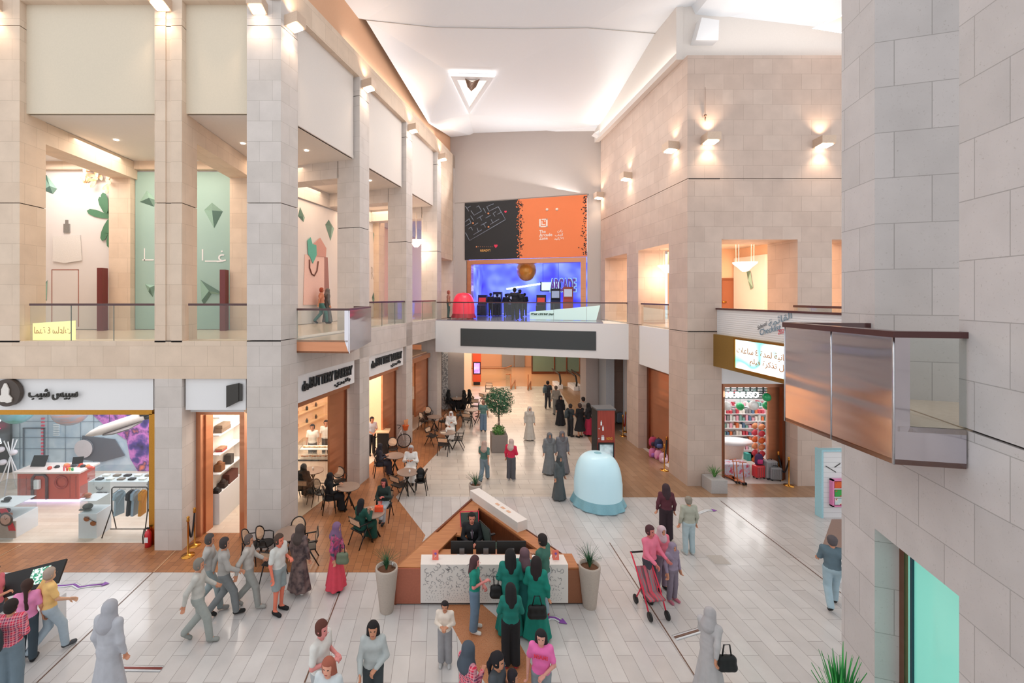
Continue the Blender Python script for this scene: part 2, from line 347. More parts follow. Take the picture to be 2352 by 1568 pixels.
# ground floor: pillar 2 down to the floor, spandrels
b = MB(FA); b.box(P2x[0], P2x[1], 0, .85, 0, 4.74); struct('pillar', b, M_ST)
b = MB(FA); b.box(-19, P3x[0], 0, .6, 4.74, ZF+.03); struct('wall_west_front', b, M_STW)
b = MB(FA); b.box(P1x[0]+.0, P1x[1], -.003, .02, ZF+.02, ZF+.045); b.box(P2x[0], P2x[1], -.003, .02, ZF+.02, ZF+.045); b.box(P3x[0], P3x[1], -.003, .02, ZF+.02, ZF+.045); struct('trim_4', b, M_GAP)
SB = [(4.415, 5.17), (8.86, 9.6), (13.29, 14.05)]
for a, c in SB:
    pillar(FB, a, c, 0, .95, 0, 15.2, M_ST)
b = MB(FB); b.box(16.3, 16.9, 0, 1.2, 0, 16); struct('pillar', b, M_ST)
b = MB(FB); b.box(.75, 13.3, 0, .5, 4.7, ZF+.03); struct('wall_west_side', b, M_ST)
b = MB(FB); b.box(-.1, 16.9, 0, .6, 15.2, 16.0); b.box(14.0, 16.4, .0, .9, 9.3, 15.2); struct('wall_west_band', b, M_STW)
b = MB(FA); b.box(-19, P3x[1], 0, .6, 15.2, 16.0); struct('wall_west_front_band', b, M_STW)
b = MB(FB); b.box(-.5, 16.9, .3, .45, 16.0, 18.6); struct('wall_west_upper', b, mat('plaster_lamplit', '#dcae8c', .7, noise=.05))  # orange lamp light on the upper wall put into the plaster colour
# hanging grey panels between pillars (above the galleries)
def panel(fr, s0, s1, m, z=12.15): b = MB(fr); b.box(s0, s1, .2, .3, z, 15.25); return struct('wall_panel', b, m)
panel(FA, P1x[1], P2x[0], M_PLW); panel(FA, P2x[1], P3x[0], M_PLW)
panel(FB, .75, SB[0][0]-.12, M_PL); panel(FB, SB[0][1]+.0, SB[1][0]-.1, M_PL); panel(FB, SB[1][1], SB[2][0]-.1, M_PL)
# gallery soffits, floors, beams and back walls
b = MB(); b.prism([(-19, 12.35), (-4.6, 12.35), tuple(FB(.75, .25, 0)[:2]), tuple(FB(16.5, .25, 0)[:2]), tuple(FB(23, 1.2, 0)[:2]), tuple(FB(23, 6.5, 0)[:2]), tuple(FB(2, 6.5, 0)[:2]), (-19, 17.2)], 12.15, 12.3); b.box(-19, -4.6, 12.36, 17.2, 12.16, 12.29); struct('ceiling_gallery', b, M_PL)
b = MB(); b.prism([(-19, 12.2), (-4.5, 12.2), tuple(FB(.75, .06, 0)[:2]), tuple(FB(16.7, .06, 0)[:2]), tuple(FB(23, 1.2, 0)[:2]), tuple(FB(23, 6.5, 0)[:2]), tuple(FB(2, 6.5, 0)[:2]), (-19, 17.2)], 5.2, ZF); b.box(-19, -4.6, 12.25, 17.2, 5.21, ZF-.003); struct('floor_gallery', b, M_FU)
b = MB(FA); b.box(P1x[1]-.84, P1x[1]-.01, .81, 4.7, 11.5, 12.14); b.box(P2x[1]-.84, P2x[1]-.01, .76, 4.7, 11.5, 12.14); b.box(-19, -6.9, 4.5, 5.0, 11.85, 12.2); struct('ceiling_beam', b, M_STW)
b = MB(FB)
for a, c in SB: b.box(a, c, .9, 4.4, 11.5, 12.2)
b.box(3.5, 22, 4.15, 4.6, 11.45, 12.2); struct('ceiling_beam', b, M_ST)
b = MB(FA); b.box(-12.59, -11.78, 4.45, 5, ZF, 12.2); b.box(-8.02, -7.1, 4.45, 5, ZF, 12.2); struct('pillar', b, M_STW)
b = MB(FA); b.box(-19, -12.5, 4.75, 5.0, ZF, 12.2); b.box(-11.9, -7.9, 4.75, 5.0, ZF, 12.2); struct('wall_gallery_west', b, M_WH)
b = MB(FB); b.box(3.5, 14.6, 4.3, 4.6, ZF, 12.2); struct('wall_gallery_side', b, M_WH)
b = MB(FB)
for a, c in ((3.5, 4.4), (13.8, 14.6)): b.box(a, c, 3.9, 4.35, ZF, 11.6)
struct('pillar', b, M_STW)
b = MB(FB); b.box(14.6, 24, 4.35, 4.5, ZF, 12.2); struct('wall_gallery_lit', b, mat('wall_peach_glow', '#f2cdb0', .7))  # warm glow of the far gallery put into the wall colour
# ---- murals on the gallery walls (flat printed boards)
M_MUW = noisemat('mural_pale', [(.2, '#e6e2e0'), (.8, '#d6d0ce')], .4); M_MUG = noisemat('mural_sage', [(.2, '#94b5ae'), (.8, '#a9c6c0')], .3)
M_G1 = mat('facet_dark', '#56766c', .6); M_G2 = mat('facet_light', '#8fb3a5', .6); M_G3 = mat('facet_mid', '#739487', .6)
def mural(fr, a0, a1, d, z1, m, name, label, cat='mural'):
    b = MB(fr); b.box(a0, a1, d-.03, d, ZF+.02, z1); o = b.build(name, m); return tag(o, label, cat)
def onwall(fr, d, pts): return [fr(a, d, z) for a, z in pts]
def facet(parent, fr, d, c, pts, mid, cols=(1, 0)):
    "folded paper shape: polygon split by a ridge point"
    b = MB(fr); n = len(pts); M3 = fr(c[0]+mid[0], d-.10, c[1]+mid[1])
    for i in range(n):
        b.k = [0, 1, 2][(i*cols[0]+cols[1]) % 3]; p, q = pts[i], pts[(i+1) % n]
        b.face([fr(c[0]+p[0], d-.005, c[1]+p[1]), fr(c[0]+q[0], d-.005, c[1]+q[1]), M3])
    return b.build('folded_shape', [M_G1, M_G2, M_G3], parent, world=True)
D1 = 4.72
m1 = mural(FA, -19, -12.62, D1, 11.85, M_MUW, 'wall_mural', 'white mural of a perfume bottle, lilies and green leaves on the upper gallery')
m2 = mural(FA, -11.76, -8.04, D1, 11.8, M_MUG, 'wall_mural', 'sage green mural with folded paper shapes and white lettering on the upper gallery')
kx = lambda px: (px-CX)*16.75/F; kz = lambda py: H-(py-HY)*16.75/F
def kp(px, py): return (kx(px), kz(py))
def fp(parent, pts, mid, cols=(1, 0)):
    c = (0, 0); facet(parent, FA, D1-.03, c, [kp(*p) for p in pts], kp(*mid), cols)
fp(m1, [(97, 400), (106, 402), (130, 433), (120, 445), (97, 436)], (118, 428)); fp(m1, [(237, 627), (247, 636), (246, 660), (241, 662)], (244, 640)); fp(m1, [(97, 655), (108, 643), (106, 690), (97, 690)], (103, 670))
fp(m2, [(336, 437), (360, 460), (352, 474), (320, 463)], (345, 455), (1, 1)); fp(m2, [(486, 465), (511, 485), (491, 524), (468, 482)], (489, 484), (1, 2)); fp(m2, [(459, 642), (516, 676), (485, 675), (468, 700), (462, 690)], (482, 668)); fp(m2, [(332, 652), (356, 655), (350, 682), (340, 670)], (347, 660), (1, 1))
LK = [0]
def disc_leaf(b, c, l, wd, ang, fr, d):
    n = 10; P_ = []; LK[0] += 1; d -= .013*(LK[0] % 30)
    for i in range(n):
        t = 2*math.pi*i/n; x = l*.5*(1-math.cos(t)); y = wd*math.sin(t)*(1-.3*math.cos(t)); P_.append(fr(c[0]+x*math.cos(ang)-y*math.sin(ang), d, c[1]+x*math.sin(ang)+y*math.cos(ang)))
    b.slab(P_, fr.n*-.01)
b = MB(FA)
for (px, py, l, a) in ((254, 500, .95, 2.85), (250, 498, .85, 2.0), (252, 502, .9, 4.4), (262, 512, .5, 4.0), (258, 525, .75, 4.6), (248, 490, .8, 1.75)): disc_leaf(b, kp(px, py), l, .13, a, FA, D1-.04)
b.build('leaves', mat('leaf_print', '#4c7a5c', .6), m1, world=True)
b = MB(FA)
for i in range(26): disc_leaf(b, kp(205+rnd.random()*54, 386+rnd.random()*38), .2+.25*rnd.random(), .07, rnd.random()*6.3, FA, D1-.04)
b.build('blossom', noisemat('lily_print', [(.3, '#f5e0c0'), (.7, '#e0a868')], 5), m1, world=True)
b = MB(FA); q = [kp(122, 542), (kx(184), kz(540)), (kx(188), kz(598)), (kx(150), kz(604)), (kx(122), kz(600))]
b.slab(onwall(FA, D1-.045, q), (0, -.03, 0)); b.build('bottle_body', mat('bottle_print', '#dedbd8', .2), m1, world=True)
b = MB(FA); b.box(kx(146), kx(160), D1-.07, D1-.03, kz(534), kz(514)); b.box(kx(150), kx(156), D1-.07, D1-.03, kz(514), kz(505)); b.build('bottle_cap', mat('chrome_print', '#a9abab', .2, .8), m1, world=True)
b = MB(FA)
for z0, z1, x0, x1 in ((750, 619, 117, 118), (750, 619, 178, 179), (620, 619, 117, 179)): b.box(kx(x0), kx(x1)+.01, D1-.036, D1-.03, kz(z0), kz(z1)+.01)
b.build('door_outline', mat('line_brown', '#9b5a4a', .6), m1, world=True)
b = MB(FA); b.box(kx(470), kx(512), D1-.04, D1-.03, kz(601), kz(598)); b.box(kx(463), kx(466), D1-.04, D1-.03, kz(598), kz(572)); b.box(kx(326), kx(352), D1-.04, D1-.03, kz(598), kz(595)); b.box(kx(330), kx(332), D1-.04, D1-.03, kz(598), kz(570)); b.build('baseline_stroke', M_WH, m2, world=True)
text('ﻏ', FA(kx(497), D1-.035, kz(602)), (1, 0, 0), (0, 0, 1), .36, M_WH, 'lettering', m2, height=.45)
b = MB(FA)
for a, z0 in ((kx(248), 617), (kx(521), 621)): b = MB(FA); b.box(a, a+.2, D1-.6, D1-.32, ZF, kz(z0)); o = b.build('maroon_panel', mat('maroon_gloss', '#6d2f30', .3)); tag(o, 'narrow maroon upright panel beside the %s mural' % ('perfume' if z0 == 617 else 'sage green'), 'panel')
# bag mural on the angled gallery
m3 = mural(FB, 4.4, 9.76, 4.28, 11.4, M_MUW, 'wall_mural', 'white mural of a pink shopping bag with gift and shoes on the angled gallery')
def fbp(px, py, d):
    "point on plane d of frame FB seen at pixel: returns (s,z)"
    k = (px-CX)/F; o, u, n = FB.o, FB.u, FB.n
    s = (k*(o.y+n.y*d)-(o.x+n.x*d))/(u.x-k*u.y); Y = o.y+u.y*s+n.y*d; return (s, H-(py-HY)*Y/F)
def poly3(parent, name, m, px, d, th=.02):
    b = MB(); b.slab(onwall(FB, d, [fbp(x, y, d) for x, y in px]), FB.n*-th); return b.build(name, m, parent, world=True)
poly3(m3, 'bag_front', mat('print_pink', '#eec9bf', .7), [(700, 584), (744, 590), (744, 700), (696, 700)], 4.24)
poly3(m3, 'bag_side', mat('print_rose', '#a87a74', .7), [(744, 590), (752, 591), (757, 700), (744, 700)], 4.24)
poly3(m3, 'gift_box', mat('print_gift', '#cf9c92', .7), [(720, 560), (735, 546), (749, 570), (748, 590), (722, 588)], 4.22)
poly3(m3, 'shoe', mat('print_teal', '#5fb3a3', .7), [(706, 552), (713, 545), (717, 560), (726, 563), (727, 585), (718, 605), (712, 590), (708, 585)], 4.21)
b = MB(); hs = [fbp(x, y, 4.2) for x, y in ((711, 596), (711, 615), (716, 629), (722, 633), (728, 622), (731, 600))]; b.tube([FB(a, 4.2, z) for a, z in hs], .035, 6); b.build('bag_handle', mat('print_strap', '#6b4238', .6), m3, world=True)
for pts, mid in (([(689, 475), (700, 500), (697, 510), (684, 496)], (692, 497)), ([(755, 504), (767, 525), (759, 553), (747, 516)], (758, 520))):
    fs = [fbp(x, y, 4.25) for x, y in pts]; mm = fbp(mid[0], mid[1], 4.25); facet(m3, FB, 4.25, (0, 0), fs, mm)
m4 = mural(FB, 9.8, 13.8, 4.28, 10.9, M_MUW, 'wall_mural', 'narrow white mural with folded paper shapes and grey letters, deeper in the gallery')
for pts, mid in (([(857, 533), (868, 548), (858, 559)], (860, 548)), ([(859, 667), (867, 685), (861, 711), (854, 684)], (861, 690))):
    fs = [fbp(x, y, 4.25) for x, y in pts]; mm = fbp(mid[0], mid[1], 4.25); facet(m4, FB, 4.25, (0, 0), fs, mm)
a, z = fbp(852, 641, 4.25); a2, _ = fbp(868, 641, 4.25); text('RIA', FB(a, 4.25, z), FB.u, (0, 0, 1), a2-a, mat('grey_letter', '#b9b3b0', .6), 'lettering', m4, height=.75)
# ---- gallery balustrades
def rail(fr, s0, s1, d, label, posts=(), z0=ZF, zt=6.82, name='glass_balustrade'):
    r = thing(name, label, 'balustrade', fr((s0+s1)/2, d, z0), group='glass balustrades along the upper galleries')
    b = MB(fr); b.box(s0, s1, d, d+.015, z0-.02, zt-.06); b.build('glass_pane', M_GL, r, world=True)
    b = MB(fr); b.box(s0, s1, d-.03, d+.05, zt-.06, zt); b.build('handrail', M_RAIL, r, world=True)
    if posts:
        b = MB(fr)
        for p in posts: b.box(p-.006, p+.006, d-.002, d+.018, z0, zt-.06)
        b.build('joint_strip', mat('pane_joint', '#6d7a78', .4), r, world=True)
    return r
rail(FA, P1x[1]+.15, P2x[0], .15, 'long glass balustrade with maroon rail above the gadget shop sign', (PX(163, 12.24), PX(261, 12.24)))
rail(FA, P2x[1]+.1, P3x[0], .15, 'short glass balustrade with maroon rail above the book sign')
rail(FB, 5.17, 8.86, .1, 'glass balustrade above the second bakery sign', (6.5, 7.8))
rail(FB, 9.6, 13.29, .1, 'glass balustrade between the two slimmest pillars before the bridge', (11.3,))
# screen reflection in the long balustrade, made as a glowing board behind it
sg = thing('screen_reflection', 'pale yellow painted reflection of the screen with mirrored orange letters behind the long balustrade', 'sign', (PX(75, 12.4), 12.4, ZF))
b = MB(); b.slab([pp(75, 742, 12.42), pp(172, 736, 12.42), pp(172, 783, 12.42), pp(75, 783, 12.42)], (0, .03, 0)); b.build('board', mat('reflection_yellow', '#f2eda6', .5, emit=.5), sg, world=True)
text('ﺕﺎﻋﺎﺳ ٤ ﺓﺪﻤﻟ', pp(164, 766, 12.40), (-1, 0, 0), (0, 0, 1), 1.05, mat('orange_letter', '#d9852f', .5), 'lettering', sg, height=.2, ext=-.01)
# ---- metal bay balconies
def bay(root_pts, label, zt=6.67, zb=5.38):
    "root_pts: wall near A, outer near N, outer far Fp, wall far B"
    A, N, Q, B = [Vector((p[0], p[1], 0)) for p in root_pts]; up = Vector((0, 0, 1))
    r = thing('bay_balcony', label, 'balcony', (N+B)/2+up*zb)
    def wall(b, p, q, z0, z1, t): d = (q-p).normalized().cross(up)*t; b.slab([p+up*z0, q+up*z0, q+up*z1, p+up*z1], d)
    b = MB(); wall(b, N, Q, zb, zt-.06, .03); b.build('metal_side', M_SS, r, world=True)
    b = MB(); d = (Q-N)/2
    for t in (.0, .5, 1.): p = N+(Q-N)*t; b.tube([p+up*zb, p+up*(zt-.06)], .008, 6)
    b.build('edge_strip', mat('steel_edge', '#cfd2d8', .2, 1), r, world=True)
    k = (A-N).normalized(); e = .13
    b = MB(); b.slab([N+up*zb, A+up*zb, A+up*ZF, N+k*e+up*ZF], Vector((0, .02, 0))); b.build('front_apron', M_SS if A.x > 0 else M_CU, r, world=True)
    b = MB(); b.slab([N+up*zb, N+k*e+up*(ZF), N+k*e+up*(zt-.06), N+up*(zt-.06)], Vector((0, .02, 0))); b.build('corner_post', M_SS, r, world=True)
    b = MB(); b.slab([N+k*e+up*ZF, A+up*ZF, A+up*(zt-.06), N+k*e+up*(zt-.06)], Vector((0, .012, 0))); b.build('glass_pane', M_GL, r, world=True)
    b = MB(); b.prism([tuple(p[:2]) for p in (A, N, Q, B)], zb, zb+.05); b.build('underside', M_CUD, r, world=True)
    b = MB(); b.prism([tuple(p[:2]) for p in (A, N+(k*.03), Q, B)], ZF-.05, ZF); b.build('deck', M_FU, r, world=True)
    b = MB(); kk = k*.1
    o1 = (Q-N).normalized()
    b.slab([N-k*.03-o1*.03+up*zt, A+k*.04+up*zt, A+k*.04+o1*.09+up*zt, N+kk+o1*.07+up*zt, Q+kk+up*zt, Q-k*.03+up*zt], -up*.06); b.slab([Q+up*zt, B+up*zt, B+o1*-.09+up*zt, Q-o1*.09+up*zt], -up*.06)
    b.build('handrail', M_RAIL, r, world=True); return r
# near-side block (the column and wall beside the camera)
b = MB(FK)
for z0, z1 in ((ZF, 6.0), (6.0, 12.5)): pass
b.box(0, .747, 0, .80, ZF, 12.5); struct('pillar', b, M_STK)
b = MB(FK); b.box(-7.5, -1.304, 0, .8, ZF+.012, 12.5); b.box(-7.5, -1.304, .0, .8, 4.115, ZF-.012)
b.box(-1.304, .747, 0, .8, 4.115, ZF-.03); b.box(0, .747, 0, .8, 0, 4.115); b.box(-7.5, -1.304, 0, .8, 0, 4.115); struct('wall_east_near', b, M_STK)
b = MB(FK); b.box(-7.5, -1.30, .04, .7, ZF-.02, ZF+.02); struct('trim_5', b, M_GAP)
b = MB(FK); b.box(-1.4, 2.5, .02, 4.5, 5.5, ZF); struct('floor_gallery_near', b, M_FU)
b = MB(FK); b.box(-1.7, 3.5, 2.9, 3.1, ZF, 12.5); struct('wall_gallery_near', b, M_ST)
bay([(4.96-.02, 4.12), (4.38, 4.24), (4.49, 5.73), (5.44, 5.62)], 'large polished metal bay balcony beside the near stone column')
bay([(-4.23, 12.75), (-2.68, 12.6), (-2.6, 15.9), (-3.2, 15.95)], 'polished metal bay balcony above the first bakery sign')
# lift door recess near
b = MB(FK); b.box(-1.304, 0, .75, .8, 0, 4.115); struct('wall_recess_back', b, mat('recess_grey', '#8d929a', .5))
dr = thing('shop_window', 'tall sea green window with copper frame in the near stone wall', 'window', FK(-.7, .3, 0))
b = MB(FK); b.box(-1.304, 0, .24, .32, 4.0, 4.11); b.box(-.085, 0, .24, .32, 0, 4.0); b.build('window_frame', M_CUD, dr, world=True)
b = MB(FK); b.box(-1.304, -.19, .28, .30, 0, 4.0); b.box(-.15, -.085, .28, .30, 0, 4.0); b.build('green_panel', mat('sea_green', '#7fd0c0', .15, emit=.35, coat=.5), dr, world=True)
b = MB(FK); b.box(-.19, -.15, .26, .32, 0, 4.0); b.build('dark_mullion', mat('mullion_navy', '#14414f', .3), dr, world=True)
# ================================================================ setting: east wing
def wallblocks(name, fr, d0, d1, blocks, m):
    b = MB(fr)
    for s0, s1, z0, z1 in blocks: b.box(s0, s1, d0, d1, z0, z1)
    return struct(name, b, m)
# west face of east wing (x=9.09): openings s 1.33..4.06 and 5.3..8.2, upper z 5.75..9.15; ground openings same
JZ = 11.38
wallblocks('wall_east', FR, 0, 1.3, [(0, 8.85, JZ+.012, 15.95), (0, 8.85, 9.15, JZ-.012)], M_STE)
for a, c in ((4.06, 5.3), (8.2, 8.85)): wallblocks('pillar', FR, 0, 1.25, [(a, c, ZF-.02, 9.15), (a, c, 0, ZF-.045)], M_STE)
wallblocks('pillar', FR, 0, 1.27, [(0, 1.33, ZF-.02, 9.15), (0, 1.33, 0, ZF-.045)], M_STE)
# panel bays in the ground storey
b = MB(FR); b.box(1.33, 4.06, .05, .25, 3.9, 5.68); struct('wall_panel', b, M_WH)
b = MB(FR); b.box(-.001, 8.85, .05, 1.2, JZ-.02, JZ+.02); b.box(0, 1.33, .03, 1.2, ZF-.05, ZF-.01); struct('trim_6', b, M_GAP)
# south face of east wing (y=16.2)
wallblocks('wall_east_front', FM, 0, 1.5, [(1.3, 12, JZ+.012, 15.95), (1.3, 12, 9.13, JZ-.012), (4.08, 5.35, ZF, 9.13), (6.6, 12, ZF, 9.13)], M_STE)
b = MB(FM); b.box(1.3, 12, .05, 1.2, JZ-.02, JZ+.02); struct('trim_7', b, M_GAP)
wallblocks('wall_east_front_lower', FM, 0, 1.6, [(4.08, 5.35, 0, 4.0)], M_STE)
b = MB(FM); b.box(1.27, 12, .05, 1.5, 3.78, 4.6); struct('wall_panel', b, M_WH)
b = MB(FM); b.box(-.0, 12, -.15, -.1, 15.95, 18.5); b.box(-.25, 0.0, -.2, 9.2, 15.95, 18.5)
b.v = [(x, y+.5, z) for x, y, z in b.v]; struct('wall_bulkhead', b, M_PL)
b = MB(); b.box(9.25, 22, 16.4, 28, 5.3, ZF-.01); struct('floor_gallery_east', b, M_FU)
b = MB(); b.box(10.3, 22, 17.6, 28, 9.75, 9.9); struct('ceiling_gallery_east', b, M_PL)
M_PCH = mat('wall_peach_glow_east', '#f0cdb0', .7)  # peach light of the east gallery put into the wall colour
b = MB(); b.box(13.0, 22, 25, 25.2, ZF, 9.8); b.box(10.3, 13.2, 27, 27.2, ZF, 9.8); b.box(16.9, 17.1, 17.6, 25, ZF, 9.8); struct('wall_gallery_east', b, M_PCH)
b = MB(); b.box(16.6, 16.88, 22.5, 24.9, ZF, 9.2); o = b.build('wall_mural', M_MUW); tag(o, 'white mural board behind the hanging lamp in the lit east gallery', 'mural')
facet(o, Fr((16.57, 24.2), (0, -1), (1, 0)), 0, (.6, 7.9), [(-.2, .5), (.1, .5), (.3, -.4), (.1, -.5)], (.05, 0))
dr = thing('double_door', 'brown double door with push bar at the end of the lit east gallery', 'door', (PX(1683, 24.9), 24.9, ZF))
b = MB(); x0, x1 = PX(1630, 24.9), PX(1703, 24.9); b.box(x0, x1, 24.93, 24.98, ZF, 7.95); b.build('door_leaf', mat('door_brown', '#a06548', .4), dr, world=True)
b = MB(); b.box(x0-.15, x0, 24.9, 24.98, ZF, 8.08); b.box(x1, x1+.12, 24.9, 24.98, ZF, 8.08); b.box(x0, x1, 24.9, 24.98, 7.95, 8.08); b.box((x0+x1)/2-.2, (x0+x1)/2-.17, 24.91, 24.93, ZF, 7.95); b.build('door_frame', mat('door_frame_brown', '#8b5236', .4), dr, world=True)
b = MB(); b.tube([(x0+.7, 24.85, 6.72), (x1-.9, 24.85, 6.72)], .05); b.build('push_bar', M_BRASS, dr, world=True)
# overhead link: deck, printed balustrade, led screen (runs towards camera at x=10.19)
b = MB(); b.box(10.25, 13.1, 6.6, 16.2, 4.5, 5.6); struct('floor_link', b, M_BK)
lk = thing('printed_balustrade', 'white ribbed balustrade printed School Checklist in blue, with a maroon rail', 'balustrade', (10.19, 13, 5.63))
b = MB(); b.box(10.19, 10.24, 7, 16.2, 5.63, 6.54)
b.build('printed_panel', M_WH, lk, world=True)
b = MB()
for i in range(12): b.box(10.183, 10.19, 7, 16.2, 5.68+i*.07, 5.688+i*.07)
b.build('rib', mat('rib_grey', '#c9cacc', .5), lk, world=True)
b = MB(); b.box(10.13, 10.29, 6.9, 16.2, 6.54, 6.6); b.build('handrail', M_RAIL, lk, world=True)
def lkp(px, py, x=10.17): Y = x*F/(px-CX); return Vector((x, Y, H-(py-HY)*Y/F))
def lktext(body, px0, px1, py0, py1, col, hgt, nm='lettering'):
    a, c = lkp(px0, py0), lkp(px1, py1); u = (c-a); return text(body, a, u, u.cross(Vector((-1, 0, 0))) if False else Vector((0, -u.z, u.y)).normalized()*-1 if False else (0, 0, 1), u.length, mat(nm+'_ink', col, .5), nm, lk, height=hgt, ext=.004)
lktext('School', 1740, 1760, 758, 747, '#3c4852', .13)
lktext('ﺔﻤﺋﺎﻘﻟﺍ', 1765, 1818, 751, 731, '#7c97a8', .22)
lktext('Checklist', 1745, 1793, 770, 757, '#6a8ba0', .19)
lktext('202', 1787, 1801, 768, 765, '#d23a4b', .14)
rr = thing('glass_balustrade', 'far maroon topped balustrade on the other edge of the overhead link', 'balustrade', (13, 13, ZF), group='glass balustrades along the upper galleries')
b = MB(); b.box(13.05, 13.08, 7, 16.2, 5.6, 6.62); b.build('glass_pane', M_GL, rr, world=True)
b = MB(); b.box(13.0, 13.14, 7, 16.2, 6.62, 6.70); b.build('handrail', M_RAIL, rr, world=True)
sc = thing('led_screen', 'gold framed LED screen with orange Arabic lettering under the printed balustrade', 'screen', (10.19, 13, 4.47))
b = MB(); b.box(10.05, 10.25, 7, 16.2, 4.45, 5.63); b.build('screen_housing', mat('screen_bronze', '#a98a4c', .35, .8), sc, world=True)
b = MB(); b.box(10.01, 10.05, 7, 14.97, 4.60, 5.56); b.build('lit_face', noisemat('screen_cyan', [(.35, '#e8faf6'), (.5, '#e0f8f2'), (.54, '#7fe6dd'), (.62, '#dff8f2')], .7, emit=.7, detail=1), sc, world=True)
b = MB(); b.box(9.98, 10.03, 7, 14.98, 5.56, 5.62); b.box(9.98, 10.03, 7, 14.98, 4.54, 4.60); b.box(9.985, 10.025, 14.92, 14.98, 4.60, 5.56); b.build('gold_edge', M_GOLD, sc, world=True)
def sctext(body, px0, px1, pyb, pyt):
    x = 9.995; Y0 = x*F/(px0-CX); Y1 = x*F/(px1-CX); z = H-(pyb-HY)*Y0/F; text(body, (x, Y0, z), (0, -1, 0), (0, 0, 1), Y0-Y1, mat('orange_led', '#c8752c', .5), 'lettering', sc, height=(pyb-pyt)*Y0/F, ext=.004)
sctext('ﺔﻴﻧﺎ ﺓﺪﻤﻟ ٤ ﺕﺎﻋﺎﺳ'[::1] and 'ﺕﺎﻋﺎﺳ ٤ ﺓﺪﻤﻟ ﺔﻴﻧﺎ', 1692, 1803, 812, 795)
sctext('ﻢﻠﻴﻓ ﺓﺮﻛﺬﺗ ﻞ', 1722, 1803, 841, 822)
# ================================================================ setting: back wall with arcade
T0, T1 = .68, 8.03
wallblocks('wall_back', FC, 0, .6, [(-.9, T0+.1, 5.3, 13), (T1+.02, 8.9, 5.3, 13), (-.9, 8.9, 13, 18.4), (T0, T1+.1, 12.9, 13.01)], M_BK)
b = MB(FC); b.box(T0-.0, T1, -.02, .0, 12.99, 13.02); b.box(-.1, T0, -.02, 0, 12.99, 13.02); struct('trim_8', b, mat('joint_soft', '#9b918a', .7))
bn = thing('shop_banner', 'wide black and orange printed banner reading The Arcade Zone', 'banner', FC((T0+T1)/2, -.06, 9.35)); TM = (T0+T1)/2-.22
b = MB(FC); b.box(T0, TM, -.06, .05, 9.36, 12.95); b.build('black_half', mat('banner_black', '#2b2b2d', .7, noise=.03), bn, world=True)
b = MB(FC); b.box(TM, T1, -.06, .05, 9.36, 12.95); b.build('orange_half', mat('banner_orange', '#f08552', .7, noise=.03), bn, world=True)
def px2(px, py):
    "banner picture px -> (s,z); zoom picture 1050..1360 x 450..610, scale 7.587"
    k = (1050+px/7.587-CX)/F; s = (k*FC.o.y-FC.o.x)/(FC.u.x-k*FC.u.y); Y = FC.o.y+FC.u.y*s; return (s, H-(450+py/7.587-HY)*Y/F)
bl = MB(FC); bo = MB(FC)
for i in range(150):
    t = rnd.random(); s = TM+rnd.gauss(0, .09); z = 9.4+3.5*t; q = bl if s > TM else bo; q.box(s, s+.055, -.075, -.06, z, z+.055)
for i in range(80):
    s = T1-abs(rnd.gauss(0, .12))-.06; z = 9.4+3.45*rnd.random(); bl.box(s, s+.055, -.075, -.06, z, z+.055)
bl.build('black_pixel', mat('banner_black', '#2b2b2d', .7, noise=.03), bn, world=True, kind='stuff'); bo.build('orange_pixel', mat('banner_orange', '#f08552', .7, noise=.03), bn, world=True, kind='stuff')
bm_ = MB(FC)
def ln(p, q, r=.022): a, c = px2(*p), px2(*q); bm_.tube([FC(a[0], -.07, a[1]), FC(c[0], -.07, c[1])], r, 4)
for pts in ([(150, 640), (220, 780), (845, 415), (720, 190), (560, 270), (520, 190), (640, 140)], [(245, 260), (300, 340), (430, 265), (380, 175), (340, 200)], [(140, 460), (215, 400), (245, 470), (150, 530)], [(350, 400), (450, 340)], [(400, 370), (435, 430)], [(415, 515), (515, 460)], [(465, 490), (500, 550)], [(285, 680), (435, 590)], [(350, 560), (375, 625)], [(580, 500), (735, 405)], [(595, 410), (625, 470)], [(240, 345), (290, 430)], [(460, 215), (505, 300)], [(500, 390), (585, 340)], [(290, 520), (370, 470)], [(200, 580), (245, 545), (275, 600)], [(665, 360), (630, 310), (680, 275)], [(700, 325), (770, 290)], [(150, 180), (210, 270)], [(180, 215), (240, 180)]):
    for i in range(len(pts)-1): ln(pts[i], pts[i+1])
bm_.build('maze_line', mat('maze_grey', '#8e97a6', .6), bn, world=True)
b = MB(FC)
for (x, y, r) in [(547, 308, .06), (280, 478, .06), (550, 543, .06), (343, 888, .05)]+[(375+i*34, 886, .018) for i in range(8)]: a = px2(x, y); b.ball(FC(a[0], -.06, a[1]), r, 8)
b.build('dot', mat('dot_peach', '#f0a070', .6), bn, world=True)
b = MB(FC)
for (x, y, r) in [(1568, 240, .09), (1740, 235, .09)]: a = px2(x, y); b.ball(FC(a[0], -.06, a[1]), r, 8)
b.build('pale_spot', mat('spot_cream', '#f0e0d0', .6), bn, world=True)
for bd, x0, y0, x1, c, hh in (('READY!', 408, 972, 582, '#e8b060', .14), ('The', 1432, 652, 1545, '#f3e4da', .19), ('Arcade', 1432, 710, 1660, '#f3e4da', .19), ('Zone', 1432, 768, 1580, '#f3e4da', .19), ('ﻦﻛﺭ', 1745, 640, 1838, '#f3e4da', .16), ('ﺏﺎﻌﻟﺃ', 1705, 712, 1852, '#f3e4da', .2), ('ﺪﻴﻛﺭﻷﺍ', 1690, 775, 1852, '#f3e4da', .2)):
    a, c2 = px2(x0, y0), px2(x1, y0); text(bd, FC(a[0], -.062, a[1]), FC.u, (0, 0, 1), c2[0]-a[0], mat('ink_'+c, c, .6), 'lettering', bn, height=hh, ext=.01, bold=.02)
